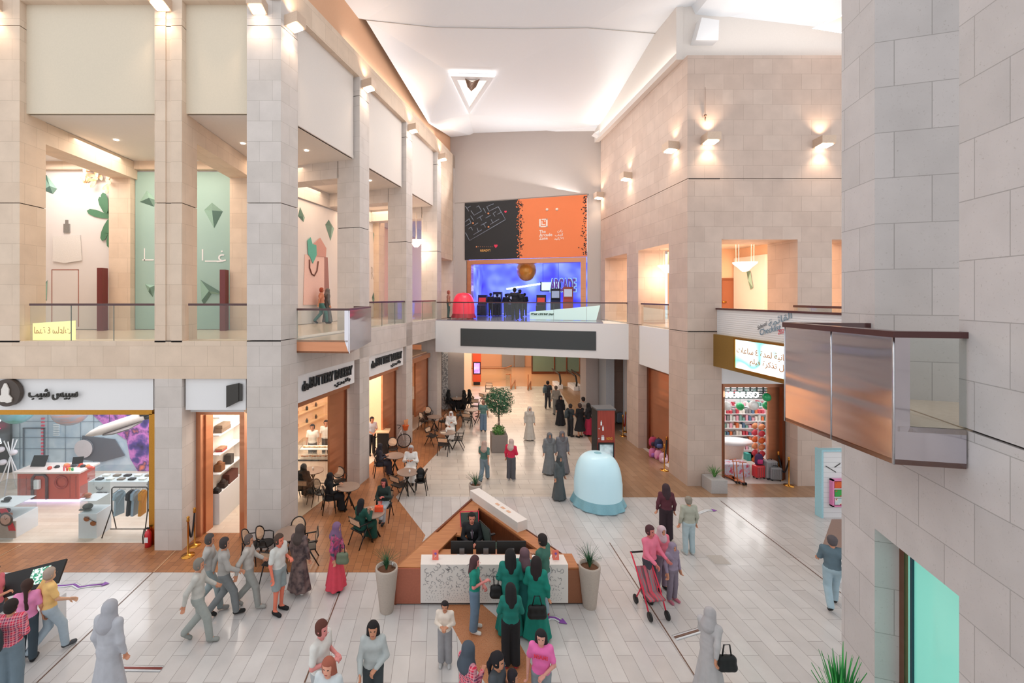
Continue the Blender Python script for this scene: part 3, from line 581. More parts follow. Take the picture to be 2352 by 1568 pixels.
a = px2(845, 300); text('♥', FC(a[0]-.07, -.062, a[1]), FC.u, (0, 0, 1), .15, mat('heart_red', '#e8365a', .6), 'heart_icon', bn)
a = px2(675, 905); text('♥', FC(a[0]-.1, -.062, a[1]), FC.u, (0, 0, 1), .22, mat('heart_red', '#e8365a', .6), 'heart_icon', bn)
b = MB(FC); a = px2(1430, 550); s0, z0 = a
for x0, y0, x1, y1 in ((0, 0, .1, .5), (0, 0, .5, .07), (.4, 0, .5, .5), (.15, .43, .5, .5), (.14, .12, .2, .38), (.2, .12, .36, .18), (.3, .3, .36, .4)): b.box(s0+x0, s0+x1, -.075, -.06, z0+y0, z0+y1)
b.build('square_emblem', mat('ink_#f3e4da', '#f3e4da', .6), bn, world=True)
# arcade opening
af = thing('shopfront_frame', 'wide copper portal frame around the blue lit arcade entrance', 'shopfront', FC((T0+T1)/2, 0, ZF))
b = MB(FC); b.box(T0+.15, T0+.42, -.06, .55, ZF, 9.32); b.box(T1-.35, T1-.05, -.06, .55, ZF, 9.32); b.box(T0+.42, T1-.35, -.06, .55, 9.05, 9.32); b.build('portal', M_CU, af, world=True)
M_BLU = noisemat('arcade_blue_glow', [(.25, '#3a2fc8'), (.5, '#5a66e8'), (.75, '#8a9af5')], .8, emit=.9, detail=1)  # blue light of the hall put into the walls as colour and emission
b = MB(FC); b.box(0, 8.8, 6.5, 6.7, ZF, 9.6); b.box(.2, .4, .6, 6.5, ZF, 9.6); struct('wall_arcade', b, M_BLU)
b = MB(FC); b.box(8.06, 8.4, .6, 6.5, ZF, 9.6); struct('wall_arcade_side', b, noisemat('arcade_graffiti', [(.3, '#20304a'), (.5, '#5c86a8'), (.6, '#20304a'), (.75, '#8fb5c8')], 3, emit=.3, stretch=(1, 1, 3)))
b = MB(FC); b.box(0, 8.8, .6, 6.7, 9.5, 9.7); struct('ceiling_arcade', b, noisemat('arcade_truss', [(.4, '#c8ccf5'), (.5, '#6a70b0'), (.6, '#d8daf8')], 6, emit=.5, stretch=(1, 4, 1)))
b = MB(FC); b.box(0, 8.8, -3.6, 6.7, ZF-.2, ZF-.02); struct('floor_arcade', b, mat('floor_arcade', '#9a96a8', .15, coat=.5))
b = MB(FC); b.tube([FC(2.3, 5.9, 7.6), FC(5.0, 5.9, 8.0)], .06); o = b.build('neon_tube', mat('neon_white', '#c8e8ff', .3, emit=6)); tag(o, 'slanted white neon tube on the blue lit arcade wall', 'lamp')
a = FC(4.35, 1.45, 8.72); b = MB(); b.ball(a, .62, 20, 1, 1, 1.15); o = b.build('hanging_balloon', mat('balloon_gold', '#e8a03c', .25, .3, coat=.5)); tag(o, 'round golden balloon hanging in the arcade entrance', 'balloon')
sg = thing('arcade_sign', 'purple block letter sign reading ARCADE on the arcade side wall', 'sign', FC(7.4, 2.2, 7.2))
text('ARCADE', FC(5.75, 2.6, 7.35), FC.u, (0, 0, 1), 1.6, mat('arcade_purple', '#6a4a9a', .5, emit=.4), 'lettering', sg, height=.85, ext=.1, bold=.04)
text('ARCADE', FC(5.7, 2.62, 7.3), FC.u, (0, 0, 1), 1.7, mat('arcade_rim', '#9fd8e8', .5, emit=.6), 'letter_rim', sg, height=.95, ext=.04, bold=.06)
sg = thing('hanging_screen', 'small lit hanging screen with pale frame inside the arcade', 'screen', FC(5.4, 3.5, 7.4))
b = MB(FC); b.box(5.1, 6.3, 3.5, 3.56, 7.45, 8.0); b.build('screen_face', mat('screen_pale', '#cfe8e8', .4, emit=.8), sg, world=True)
b = MB(FC); b.box(5.02, 5.1, 3.48, 3.58, 7.4, 8.05); b.box(6.3, 6.38, 3.48, 3.58, 7.4, 8.05); b.box(5.1, 6.3, 3.48, 3.58, 7.38, 7.45); b.tube([FC(5.2, 3.52, 8.0), FC(5.2, 3.52, 9.5)], .015, 5); b.tube([FC(6.2, 3.52, 8.0), FC(6.2, 3.52, 9.5)], .015, 5); b.build('screen_frame', M_BLK, sg, world=True)
for i, (s, d, hh, cc, lb) in enumerate(((1.3, 2.2, 1.1, '#22242c', 'low black arcade cabinet nearest the red inflatable'), (2.2, 2.8, 1.3, '#1c1c24', 'black arcade cabinet with a red panel'), (3.1, 3.0, 1.2, '#23232e', 'third dark arcade cabinet along the row'), (5.2, 2.2, 1.1, '#1d1e26', 'dark arcade cabinet behind the white counter'), (6.1, 2.4, 1.5, '#20222c', 'tall dark cabinet with a pale screen'), (6.9, 2.0, 1.6, '#c85a3a', 'bright red and orange arcade cabinet with a glowing lamp'))):
    t = thing('arcade_cabinet', lb, 'arcade machine', FC(s, d, ZF), math.atan2(-S_, C_), group='arcade machines in the blue hall')
    q = MB(); q.slab([(-.3, -.3, 0), (-.3, .35, 0), (-.3, .35, hh+.3), (-.3, 0, hh+.3), (-.3, -.05, hh*.75), (-.3, -.35, hh*.62)], (.6, 0, 0)); q.build('cabinet_body', mat('cab'+cc, cc, .4), t)
    q = MB(); q.slab([(-.24, -.07, hh*.8), (.24, -.07, hh*.8), (.24, -.02, hh*1.1), (-.24, -.02, hh*1.1)], (0, -.02, 0)); q.build('display', mat('cab_disp%d' % (i % 3), ('#f04838', '#bcd0e8', '#dfe8f0')[i % 3], .3, emit=.15), t)
cn = thing('arcade_counter', 'long glossy white counter with a green printed edge before the arcade', 'counter', FC(6.9, -1.2, ZF))
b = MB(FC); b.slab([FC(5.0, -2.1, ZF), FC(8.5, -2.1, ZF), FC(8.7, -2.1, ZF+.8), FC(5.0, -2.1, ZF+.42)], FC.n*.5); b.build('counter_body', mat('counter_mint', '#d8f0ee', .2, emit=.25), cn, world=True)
b = MB(FC); b.box(5.05, 6.3, -2.13, -2.1, ZF+.25, ZF+.36); b.build('green_print', noisemat('green_print', [(.45, '#d8f0ee'), (.5, '#2a5a48')], 12, kind='noise'), cn, world=True)
# ---- bridge
b = MB(FG); Lb = (BZ-BA).length
b.box(0, Lb, 0, .4, 3.95, 5.68); b.box(0, Lb, .4, 5.0, 5.3, 5.68); struct('floor_bridge', b, M_WH)
b = MB(FG); b.box(.2, Lb+1, .45, 4.2, 3.95, 4.1); struct('ceiling_bridge', b, M_WH)
b = MB(FG); b.box(1.46, 8.45, -.03, .02, 4.34, 5.29); o = b.build('dark_display', mat('display_slate', '#3f4548', .5, noise=.05)); tag(o, 'long blank slate display panel on the bridge front', 'screen')
rail(FG, .05, Lb-.05, .08, 'long glass balustrade along the bridge before the arcade', (1.6, 3.2, 4.8, 6.4, 8.0), zt=6.74)
rail(FR, 1.4, 4.0, .12, 'glass balustrade in the east opening next to the corner column', zt=6.72)
rail(FR, 5.35, 5.6, .12, 'short end of the glass balustrade beside the far east opening', zt=6.72)
# ================================================================ ceiling
V = [(-19, 12.5, 18), (-4.6, 12.5, 17.9), (3, 12.5, 18.1), (9.6, 12.5, 18), (20, 12.5, 18),
     (-5.6, 16.0, 17.6), pp(840, 45, 16.9), pp(1000, 62, 17), pp(1200, 65, 17.2), pp(1350, 63, 17.2), pp(1530, 78, 18.3), pp(1590, 42, 16.75), pp(1650, 45, 16.7), pp(1820, 78, 16.7), pp(1885, 73, 16.7), (20, 16.7, 17.3),
     pp(985, 283, 23.4), pp(1075, 262, 24.2), pp(1400, 288, 24.6), pp(1040, 318, 28.6), pp(1090, 313, 28.3), pp(1170, 314, 27.4), pp(1385, 303, 25.3), (10.4, 25, 16.5), pp(1137, 168, 20.2), pp(1032, 165, 20.2)]
T = [(0, 1, 6, 5), (1, 2, 8, 7, 6), (2, 3, 10, 9, 8), (3, 12, 11, 10), (3, 4, 15, 14, 13, 12), (6, 7, 25, 16), (7, 8, 24, 25), (8, 9, 24), (9, 10, 18, 24), (24, 18, 17), (24, 17, 25), (25, 17, 16), (16, 17, 20, 19), (17, 18, 22, 21, 20), (10, 11, 23, 18), (18, 23, 22)]
b = MB(); b.add(V, T)
struct('ceiling', b, M_CE)
b = MB(); b.prism([(-19, 12.0), (20, 12.0), (20, 28.5), (-19, 28.5)], 18.6, 18.7); struct('roof', b, M_CE)
b = MB(); b.tube([Vector(v)-Vector((0, 0, .02)) for v in (V[6], V[7], V[8], V[9], V[10])], .014, 5); struct('trim_9', b, mat('ceiling_joint', '#c4bfba', .8))
sk = thing('ceiling_skylight', 'glowing triangular skylight set in the white folded ceiling', 'skylight', (2.2, 21, 16.8))
A3, B3, C3 = pp(1034, 168, 20.1)-Vector((0, 0, .03)), pp(1136, 171, 20.1)-Vector((0, 0, .03)), pp(1077, 258, 24.0)-Vector((0, 0, .03))
def tri_ring(b, P3, o, i, dz0, dz1):
    c = (P3[0]+P3[1]+P3[2])/3; O = [c+(p-c)*o-Vector((0, 0, dz0)) for p in P3]; I = [c+(p-c)*i-Vector((0, 0, dz1)) for p in P3]
    for k in range(3): l = (k+1) % 3; b.add([O[k], O[l], I[l], I[k]], [(0, 1, 2, 3)])
b = MB(); tri_ring(b, (A3, B3, C3), 1.05, .99, .02, .04); b.build('light_strip', mat('skylight_glow', '#fff6ee', .5, emit=3), sk, world=True)
b = MB(); tri_ring(b, (A3, B3, C3), .99, .99, .02, .1); tri_ring(b, (A3, B3, C3), .99, .76, .1, .1); tri_ring(b, (A3, B3, C3), .76, .66, .1, .04); b.build('frame', M_CE, sk, world=True)
b = MB(); tri_ring(b, (A3, B3, C3), .72, .05, .05, .05); b.build('diffuser', mat('skylight_soft', '#fdeee4', .5, emit=.55), sk, world=True)
b = MB(); c = (A3+B3+C3)/3
for i in range(7):
    t = .12+.07*i
    for q in (A3, B3): p = C3.lerp((A3+B3)/2, .95-t*.45); r_ = p.lerp(q, .32-.02*i); b.tube([p-Vector((0, 0, .17)), r_+Vector((0, -.2, -.17))], .022, 5)
b.build('louvre', mat('louvre_brown', '#8b6f5c', .6), sk, world=True)
sk2 = thing('ceiling_skylight', 'second glowing triangular skylight partly hidden by the near stone column', 'skylight', (14, 15, 17.2))
P3 = [pp(1868, 62, 15.6), pp(2040, -20, 14.0), pp(2040, 90, 16.3)]
b = MB(); tri_ring(b, P3, 1.02, .93, .05, .06); b.build('light_strip', mat('skylight_glow', '#fff6ee', .5, emit=3), sk2, world=True)
b = MB(); tri_ring(b, P3, .93, .3, .06, .06); b.build('frame', mat('skylight_blush', '#f3d8c8', .7), sk2, world=True)
b = MB(); b.slab([pp(1605, 66, 16.2), pp(1612, 40, 16.2), pp(1652, 46, 16.2), pp(1650, 92, 16.2), pp(1598, 92, 16.2)], (0, .8, 0)); o = b.build('ceiling_projector', M_WH); tag(o, 'large white angular lighting housing under the ceiling over the corner column', 'light housing')
b = MB(); b.slab([pp(1380, 296, 24.6), pp(1392, 305, 24.6), pp(1384, 316, 24.6), pp(1364, 306, 24.6)], (0, .4, 0)); o = b.build('ceiling_projector', M_WH); tag(o, 'small white lighting housing at the far ceiling corner', 'light housing')
b = MB(); b.slab([pp(1512, 124, 18.6), pp(1524, 120, 18.6), pp(1520, 134, 18.6), pp(1505, 134, 18.6)], (0, .4, 0)); o = b.build('ceiling_projector', M_WH); tag(o, 'small white lighting housing halfway along the folded ceiling edge', 'light housing')
# ================================================================ wall lamps (up and down)
def sconce(fr, s, z, label, power=42, wdt=.42, up=True):
    "sloped box lamp; d negative = into the hall"
    t = thing('wall_lamp', label, 'wall lamp', fr(s, 0, z), group='box wall lamps high on the stone')
    b = MB(fr); hw = wdt/2; hh = .17
    P_ = [fr(s-hw, 0, z-hh), fr(s-hw, -.42, z-hh+.06), fr(s-hw, -.42, z+hh), fr(s-hw, 0, z+hh-.04)]; b.slab(P_, fr.u*wdt); b.build('housing', M_LMET, t, world=True)
    b = MB(fr); e = .05; b.slab([fr(s-hw+e, -.06, z-hh-.012+.008), fr(s+hw-e, -.06, z-hh-.012+.008), fr(s+hw-e, -.36, z-hh+.03), fr(s-hw+e, -.36, z-hh+.03)], (0, 0, -.015)); b.build('lamp_face', M_LAMP, t, world=True)
    light('SPOT', fr(s, -.24, z-hh-.05), power, WARM, .08, aim=fr(s, -.1, z-4), spot=105, blend=.8)
    if up: light('SPOT', fr(s, -.24, z+hh+.03), power, WARM, .08, aim=fr(s, -.12, z+4), spot=105, blend=.8)
    return t
sconce(FA, -12.35, 15.05, 'box wall lamp on the first wide pillar of the gallery'); sconce(FA, (P2x[0]+P2x[1])/2-.1, 15.05, 'box wall lamp on the grooved pillar'); sconce(FA, (P3x[0]+P3x[1])/2-.1, 14.95, 'box wall lamp on the front face of the broad corner pillar')
sconce(FB, .35, 14.75, 'largest box wall lamp on the angled face of the corner pillar'); sconce(FB, 4.75, 15.0, 'box wall lamp on the second pillar of the angled gallery'); sconce(FB, 9.2, 15.0, 'box wall lamp on the third pillar of the angled gallery'); sconce(FB, 13.7, 15.0, 'smallest box wall lamp near the back wall over the pillars')
for px, py, lb in ((1625, 322, 'box wall lamp on the east front below the hanging sensor'), (1882, 330, 'box wall lamp on the east front next to the near column')):
    s, z = PX(px, 16.2)-9.09, H-(py-HY)*16.2/F; sconce(FM, s, z, lb, 60, .5)
for px, py, lb in ((1547, 338, 'box wall lamp on the east flank nearest its corner'), (1443, 405, 'box wall lamp halfway along the east flank'), (1380, 449, 'box wall lamp in the far corner beside the banner')):
    Y = 9.0*F/(px-CX); s = Y-16.2; sconce(FR, s, H-(py-HY)*Y/F, lb, 34, .5)
light('SPOT', FR(8.0, -.5, 12.8), 30, WARM, .1, aim=FR(8.3, -.3, 16), spot=90)
b = MB(); b.tube([pp(1620, 200, 16.15), pp(1620, 262, 16.15)], .006, 4); b.ball(pp(1620, 265, 16.12), .05, 8); b.tube([pp(1620, 268, 16.12), pp(1620, 278, 16.12)], .02, 5); o = b.build('ceiling_sensor', mat('sensor_brown', '#8a6a58', .5)); tag(o, 'thin hanging sensor on a cable over a wall lamp of the east front', 'sensor')
# hanging bowl lamps
def pendant(p, s, label):
    t = thing('pendant_lamp', label, 'lamp', p)
    b = MB(); b.lathe([(.12*s, -.3*s), (.3*s, -.1*s), (.48*s, .06*s), (.5*s, .12*s), (.44*s, .12*s), (.1*s, -.2*s)], (0, 0, 0), 18); b.build('glass_bowl', mat('bowl_glow', '#ffe8d2', .4, emit=3.), t)
    b = MB()
    for i in range(4): a = i*math.pi/2; b.tube([(.42*s*math.cos(a), .42*s*math.sin(a), .1*s), (.42*s*math.cos(a), .42*s*math.sin(a), 1.6)], .012, 5)
    b.build('cable', mat('cable_cream', '#f0dcc8', .5), t)
    light('POINT', p-Vector((0, 0, .5)), 60, WARM, .3)
pendant(pp(1711, 608, 20.5), 1., 'glowing bowl lamp on four cables in the lit east gallery')
pendant(pp(1533, 614, 19.5), .8, 'glowing bowl lamp seen through the narrow east opening')
pendant(pp(956, 556, 24.5), .9, 'glowing bowl lamp hanging between the far gallery pillars')
# downlights in gallery soffit
for i, (px, py) in enumerate(((267, 322), (558, 330), (850, 235+180), (704, 346))):
    z = 12.13; Y = (z-H)*F/(HY-py); p = Vector(((px-CX)*Y/F, Y, z)); b = MB(); b.lathe([(.07, 0), (.07, .02)], p, 12); o = b.build('downlight', mat('downlight_glow', '#fff2dd', .5, emit=8 if i < 2 else 2)); tag(o, ('bright downlight over the perfume mural bay', 'bright downlight over the sage mural bay', 'downlight in the soffit of the third bay', 'downlight in the soffit over the first angled bay')[i], 'downlight', 'round downlights in the gallery soffit')
# ================================================================ ground floor shopfronts (west)
def sign_panel(fr, s0, s1, d, label, z0=3.86, z1=4.72):
    t = thing('shop_sign', label, 'shop sign', fr((s0+s1)/2, d, z0)); b = MB(fr); b.box(s0, s1, d, d+.08, z0, z1); b.build('board', M_WH, t, world=True); return t
def wtext(body, px0, py0, px1, Y, m, parent, hpx=None, ext=.03, bold=0, nm='lettering'):
    a = pp(px0, py0, Y); c = pp(px1, py0, Y); return text(body, a, (1, 0, 0), (0, 0, 1), c.x-a.x, m, nm, parent, height=(hpx*Y/F if hpx else None), ext=ext, bold=bold)
M_SG = mat('sign_graphite', '#3b3936', .5)
sA = sign_panel(FA, -19, PX(352, 12.2), .1, 'long white sign board with a round rocket emblem and dark Arabic lettering')
wtext('ﺐﻴﺷ ﺲﻴﺒﺳ', 68, 918, 180, 12.12, M_SG, sA, 26, .05, .02)
b = MB(); c = pp(24, 900, 12.15); b.v = []; n = 28
b.slab([c+Vector((.375*math.cos(2*math.pi*i/n), 0, .375*math.sin(2*math.pi*i/n))) for i in range(n)], (0, -.12, 0)); b.build('round_emblem', mat('emblem_brown', '#4a403a', .5), sA, world=True)
b = MB(); q = [(-.12, -.24), (-.16, -.1), (-.1, -.04), (-.1, .1), (-.02, .27), (.03, .27), (.11, .1), (.1, -.04), (.19, -.14), (.17, -.24), (.06, -.27), (.0, -.24)]
b.slab([c+Vector((x, -.13, z)) for x, z in q], (0, -.03, 0)); b.build('rocket_shape', mat('emblem_white', '#e6e2dc', .5), sA, world=True)
sB = sign_panel(FA, PX(427, 12.2), PX(565, 12.2), .1, 'small white sign board carrying a black book emblem')
b = MB(); b.slab([pp(522, 885, 12.15), pp(550, 879, 12.15), pp(550, 921, 12.15), pp(522, 935, 12.15)], (0, -.06, 0)); b.slab([pp(550, 880, 12.14), pp(557, 882, 12.14), pp(557, 920, 12.14), pp(550, 921, 12.14)], (0, -.03, 0)); b.build('book_emblem', M_SG, sB, world=True)
for s0, s1, lb in ((.75, SB[0][0]-.25, 'nearer white sign board lettered BUTTERY BAKERY'), (SB[0][1], SB[1][0]-.2, 'farther white sign board lettered BUTTERY BAKERY, over the parked bicycle')):
    t = sign_panel(FB, s0, s1, .08, lb); W_ = s1-s0; M_L = mat('letter_black', '#25292c', .5)
    text('de', FB(s0+.08*W_, .07, 4.17), FB.u, (0, 0, 1), .09*W_, M_L, 'lettering', t, height=.3, ext=.05, bold=.03)
    text('BUTTERY BAKERY', FB(s0+.19*W_, .07, 4.2), FB.u, (0, 0, 1), .75*W_, M_L, 'lettering', t, height=.33, ext=.05, bold=.025)
    text('ﻱﺮﻴﺗﺎﺑ', FB(s0+.6*W_, .07, 3.94), FB.u, (0, 0, 1), .3*W_, M_L, 'lettering', t, height=.2, ext=.04, bold=.02)
# --- gadget shop (bay between pillars, y 12.5 .. 17.6)
b = MB(); b.box(-19, PX(352, 12.4), 12.35, 12.6, 3.68, 3.86); b.box(PX(350, 12.5), P2x[0], 12.35, 12.6, 0, 3.7); o = b.build('shopfront_frame', M_GOLD); tag(o, 'gold portal frame around the gadget shop window', 'shopfront')
b = MB(); b.box(-19, PX(350, 12.5), 12.48, 12.5, 0, 3.68); o = b.build('shop_window_glass', M_GLS); tag(o, 'clear full height glass front of the gadget shop', 'shop window')
M_LF = stone('shop_light_floor', '#e8d6c4', '#dec9b6', '#cdb59f', bw=1.2, rh=.2, ms=.004, rough=.3, sp=.05)
b = MB(); b.box(-19, -7.3, 12.45, 17.8, .0, .012); struct('floor_shop', b, M_LF)
b = MB(); b.box(-19, -7.2, 17.6, 17.8, 0, 5.3); struct('wall_shop_back', b, noisemat('spacecraft_hull', [(.2, '#8fa0ac'), (.45, '#b5c4cc'), (.6, '#9fb2c0'), (.8, '#c5d2d8')], 1.1, emit=.12, detail=8))
b = MB(); b.box(-7.32, -7.2, 12.9, 17.6, 0, 5.3); struct('wall_shop_side', b, M_WH)
b = MB(); b.box(-19, -4.6, 12.5, 17.8, 3.72, 3.85); struct('ceiling_shop', b, M_WH)
WY = 17.58
wall_x = lambda px: PX(px, WY); wall_z = lambda py: H-(py-HY)*WY/F
sp = thing('space_mural', 'purple galaxy mural with orange glow and planet rings on the gadget shop back wall', 'mural', (wall_x(270), WY, 0))
b = MB(); b.slab([(wall_x(x), WY, wall_z(y)) for x, y in ((196, 935), (362, 935), (362, 1082), (318, 1082), (300, 1052), (292, 1010), (240, 975))], (0, -.03, 0)); b.build('galaxy_print', noisemat('galaxy', [(.3, '#1c1836'), (.45, '#4a3a7a'), (.55, '#b06aa8'), (.63, '#3a2c5c'), (.75, '#e87a50')], 1.6, emit=.25, detail=8), sp, world=True)
b = MB(); c = Vector((wall_x(197), WY-.05, wall_z(1028))); b.ball(c, .36, 16, 1, .15, 1); b.slab([c+Vector((-.1, 0, .5)), c+Vector((1.2, 0, .35)), c+Vector((1.6, 0, -.3)), c+Vector((.7, 0, -.55)), c+Vector((-.2, 0, -.45))], (0, .04, 0)); b.build('engine_shape', mat('engine_grey', '#5f646c', .5), sp, world=True)
b = MB(); b.slab([c+Vector((.36*math.cos(i*.3), -.07, .36*math.sin(i*.3))) for i in range(21)], (0, -.01, 0)); b.build('engine_disc', mat('engine_pale', '#c9c6c8', .5), sp, world=True)
b = MB()
for i in range(12): b.box(wall_x(96), wall_x(96)+.12, WY-.04, WY, .55+i*.14, .62+i*.14)
b.build('hazard_stripe', mat('stripe_pink', '#e05a72', .5), sp, world=True)
b = MB(); 
for i in range(7): b.box(wall_x(124), wall_x(137), WY-.04, WY, 1.45+i*.07, 1.49+i*.07)
b.build('vent_print', mat('vent_white', '#d8e2e6', .5), sp, world=True)
b = MB(); x0, x1 = wall_x(54), wall_x(104)
for a in ((x0, x0+.04, .2, 1.75), (x1-.04, x1, .2, 1.75), (x0, x1, 1.72, 1.76)): b.box(a[0], a[1], WY-.04, WY, a[2], a[3])
b.build('hatch_outline', mat('hatch_dark', '#5d6b76', .6), sp, world=True)
b = MB()
for x in (45, 110, 150, 185, 215): b.box(wall_x(x), wall_x(x)+.02, WY-.015, WY, .1, 2.3)
for z in (.9, 1.35, 2.0): b.box(wall_x(30), wall_x(240), WY-.015, WY, z, z+.02)
b.build('hull_seam', mat('seam_grey', '#7f909c', .6), sp, world=True)
b = MB(); b.box(-19, wall_x(33), 13.5, 13.6, 0, 3.7); b.v = [(x, y+3.9, z) for x, y, z in b.v]; o = b.build('dark_board', mat('board_black', '#101214', .5)); tag(o, 'dark display board in the corner of the gadget shop with neon shapes', 'board')
nn = thing('neon_sign', 'pink and white neon butterflies and banana outline on the dark board', 'neon sign', (wall_x(12), WY-.3, 2.5))
def curve2(b, cx, cy, pts, r, sx=1): b.tube([Vector((wall_x(cx+x*sx), WY-.3, wall_z(cy+y))) for x, y in pts], r, 5, close=True)
b = MB(); bf = [(0, 0), (-5, -6), (-9, -4), (-6, 1), (-9, 6), (-4, 7), (0, 2), (5, 6), (8, 3), (4, -1), (7, -6)]
curve2(b, 16, 952, bf, .018); curve2(b, 9, 976, bf, .018); b.build('pink_tube', mat('neon_pink', '#ff3a78', .3, emit=5), nn, world=True)
b = MB(); curve2(b, 11, 958, bf, .014); curve2(b, 12, 1010, [(-4, -14), (2, -14), (6, -6), (8, 2), (2, 3), (-2, -6), (-8, 6), (-9, 2), (-5, -8)], .014); b.build('white_tube', mat('neon_cool', '#eef4ff', .3, emit=4), nn, world=True)
tr = thing('hat_stand', 'white wooden hat stand hung with caps beside the dark board', 'coat stand', (PX(24, 15.6), 15.6, 0))
b = MB(); ct = Vector((0, 0, 1.25))
for i in range(4): a = i*math.pi/2+.4; b.tube([(.42*math.cos(a), .42*math.sin(a), 0), (-.18*math.cos(a), -.18*math.sin(a), 1.9)], .02, 6)
b.build('pole', M_WH, tr)
for i, (x, z) in enumerate(((-.25, 1.6), (.2, 1.5), (-.18, 1.15))):
    b = MB(); b.ball((x, -.1, z), .12, 10, 1, 1, .8); b.build('cap', mat('cap_white', '#e4dfe6', .7), tr)
for i, (px, py, r_, st, lb) in enumerate(((40, 940, .5, [(.35, '#2a8a5a'), (.5, '#6ab0b8'), (.6, '#8ab4c8'), (.7, '#3a9a5a')], 'green and blue planet globe hanging in the gadget shop'), (163, 938, .58, [(.3, '#c08a7a'), (.5, '#8a9aa8'), (.6, '#c87a5a'), (.75, '#a8b4bc')], 'banded grey and orange planet globe hanging in the gadget shop'))):
    c = pp(px, py, 15.5); b = MB(); b.ball((0, 0, 0), r_, 18); b.tube([(0, 0, r_*.9), (0, 0, 3.72-c.z)], .01, 5); o = b.build('planet_globe', noisemat('planet_%d' % i, st, 1.1, rough=.4, stretch=(1, 1, 6 if i else 1.5))); o.location = c; tag(o, lb, 'globe')
# shuttle model
a, z_ = pp(196, 1000, 14.6), pp(330, 955, 15.4)
sh = thing('shuttle_model', 'grey space shuttle model hanging nose down in the gadget shop', 'model spacecraft', (a+z_)/2)
d = (z_-a).normalized(); L_ = (z_-a).length; b = MB(); b.tube([a, a+d*.1*L_, a+d*.25*L_, a+d*.85*L_, z_], [.02, .1, .16, .17, .14], 12); b.build('fuselage', mat('shuttle_grey', '#bdb2aa', .5), sh, world=True)
b = MB(); o_ = Vector((0, -.05, -.16)); b.slab([a+d*.3*L_+o_, a+d*L_+o_, a+d*L_+o_+Vector((.05, -.75, -.05)), a+d*.7*L_+o_+Vector((0, -.6, -.05))], (0, 0, -.04)); b.slab([a+d*.5*L_-o_*.2, a+d*L_-o_*.2, a+d*L_+Vector((.05, .75, 0)), a+d*.75*L_+Vector((0, .6, 0))], (0, 0, -.04)); b.build('wing', mat('shuttle_dark', '#6a6260', .5), sh, world=True)
b = MB(); b.slab([a+d*.78*L_+Vector((0, 0, .18)), z_+Vector((0, 0, .18)), z_+Vector((.14, 0, .75)), z_+Vector((-.12, 0, .72))], (0, .05, 0)); b.build('tail_fin', mat('shuttle_grey', '#bdb2aa', .5), sh, world=True)
b = MB()
for q in ((0, .12, .1), (0, -.12, .08), (0, 0, -.08)): b.tube([z_+Vector(q)-d*.05, z_+Vector(q)+d*.22], [.06, .11], 10)
b.build('engine', M_BLK, sh, world=True)
b = MB(); b.tube([a+d*.4*L_+Vector((0, 0, .2)), (a+d*.4*L_).to_2d().to_3d()+Vector((0, 0, 3.72))], .008, 4); b.tube([a+d*.8*L_+Vector((0, 0, .2)), (a+d*.8*L_).to_2d().to_3d()+Vector((0, 0, 3.72))], .008, 4); b.build('cable', M_BLK, sh, world=True)
# red riveted counter
cn = thing('shop_counter', 'red riveted counter with a porthole ring and arched door shape in the gadget shop', 'counter', (-12.1, 15.2, 0))
x0, x1, yc = PX(40, 14.9), PX(181, 14.9), 14.9; zt = H-(1082-HY)*14.9/F
b = MB(); b.box(x0, x1, yc, yc+.7, .12, zt-.05); b.build('counter_body', mat('riveted_red', '#c25a4c', .5), cn, world=True)
b = MB(); b.box(x0-.1, x1+.1, yc-.08, yc+.8, zt-.05, zt); b.build('counter_top', mat('counter_cream', '#dcd2cc', .4), cn, world=True)
b = MB(); b.box(x0-.02, x1+.02, yc+.04, yc+.66, 0, .12); b.build('base_light', mat('base_lilac', '#d8c8ff', .5, emit=1.5), cn, world=True)
b = MB(); c = Vector((PX(141, 14.88), yc-.03, H-(1107-HY)*14.88/F)); b.tube([c+Vector((.2*math.cos(i*.314), 0, .2*math.sin(i*.314))) for i in range(20)], .03, 6, close=True); b.build('porthole_ring', mat('ring_red', '#a04038', .4), cn, world=True)
b = MB(); ax = PX(75, 14.88), PX(108, 14.88); b.tube([(ax[0], yc-.03, .14), (ax[0], yc-.03, zt-.22), (ax[0]+.1, yc-.03, zt-.1), (ax[1]-.1, yc-.03, zt-.1), (ax[1], yc-.03, zt-.22), (ax[1], yc-.03, .14)], .045, 6); b.build('arch_rim', mat('rim_dark', '#5a4448', .5), cn, world=True)
b = MB()
for i in range(16):
    for x in (x0+.08, x0+.3, x1-.1, x1-.3): b.ball((x, yc, .2+i*(zt-.35)/16), .014, 5)
b.build('rivet', mat('rivet_dark', '#7a3a38', .4), cn, world=True)
b = MB(); b.box(PX(80, 14.85), PX(92, 14.85), yc-.1, yc-.02, .5, .8); b.build('leaflet_holder', M_WH, cn, world=True)
def laptop(p, rz, label):
    t = thing('laptop', label, 'laptop', p, rz); b = MB(); b.box(-.17, .17, -.12, .12, 0, .015); b.build('keyboard_base', mat('laptop_grey', '#6a6c70', .4), t); b = MB(); b.slab([(-.17, .12, .01), (.17, .12, .01), (.17, .2, .24), (-.17, .2, .24)], (0, .012, 0)); b.build('screen', M_BLK, t)
b = MB(); b.slab([(-.25, 0, 0), (.25, 0, 0), (.3, .1, .36), (-.2, .1, .36)], (0, .03, 0)); o = b.build('monitor_screen', M_BLK); o.location = (x0+.3, yc+.4, zt); tag(o, 'black tilted monitor at the end of the red counter', 'monitor')
laptop((x1-.55, yc+.5, zt), .2, 'grey laptop on the red counter beside the love letters')
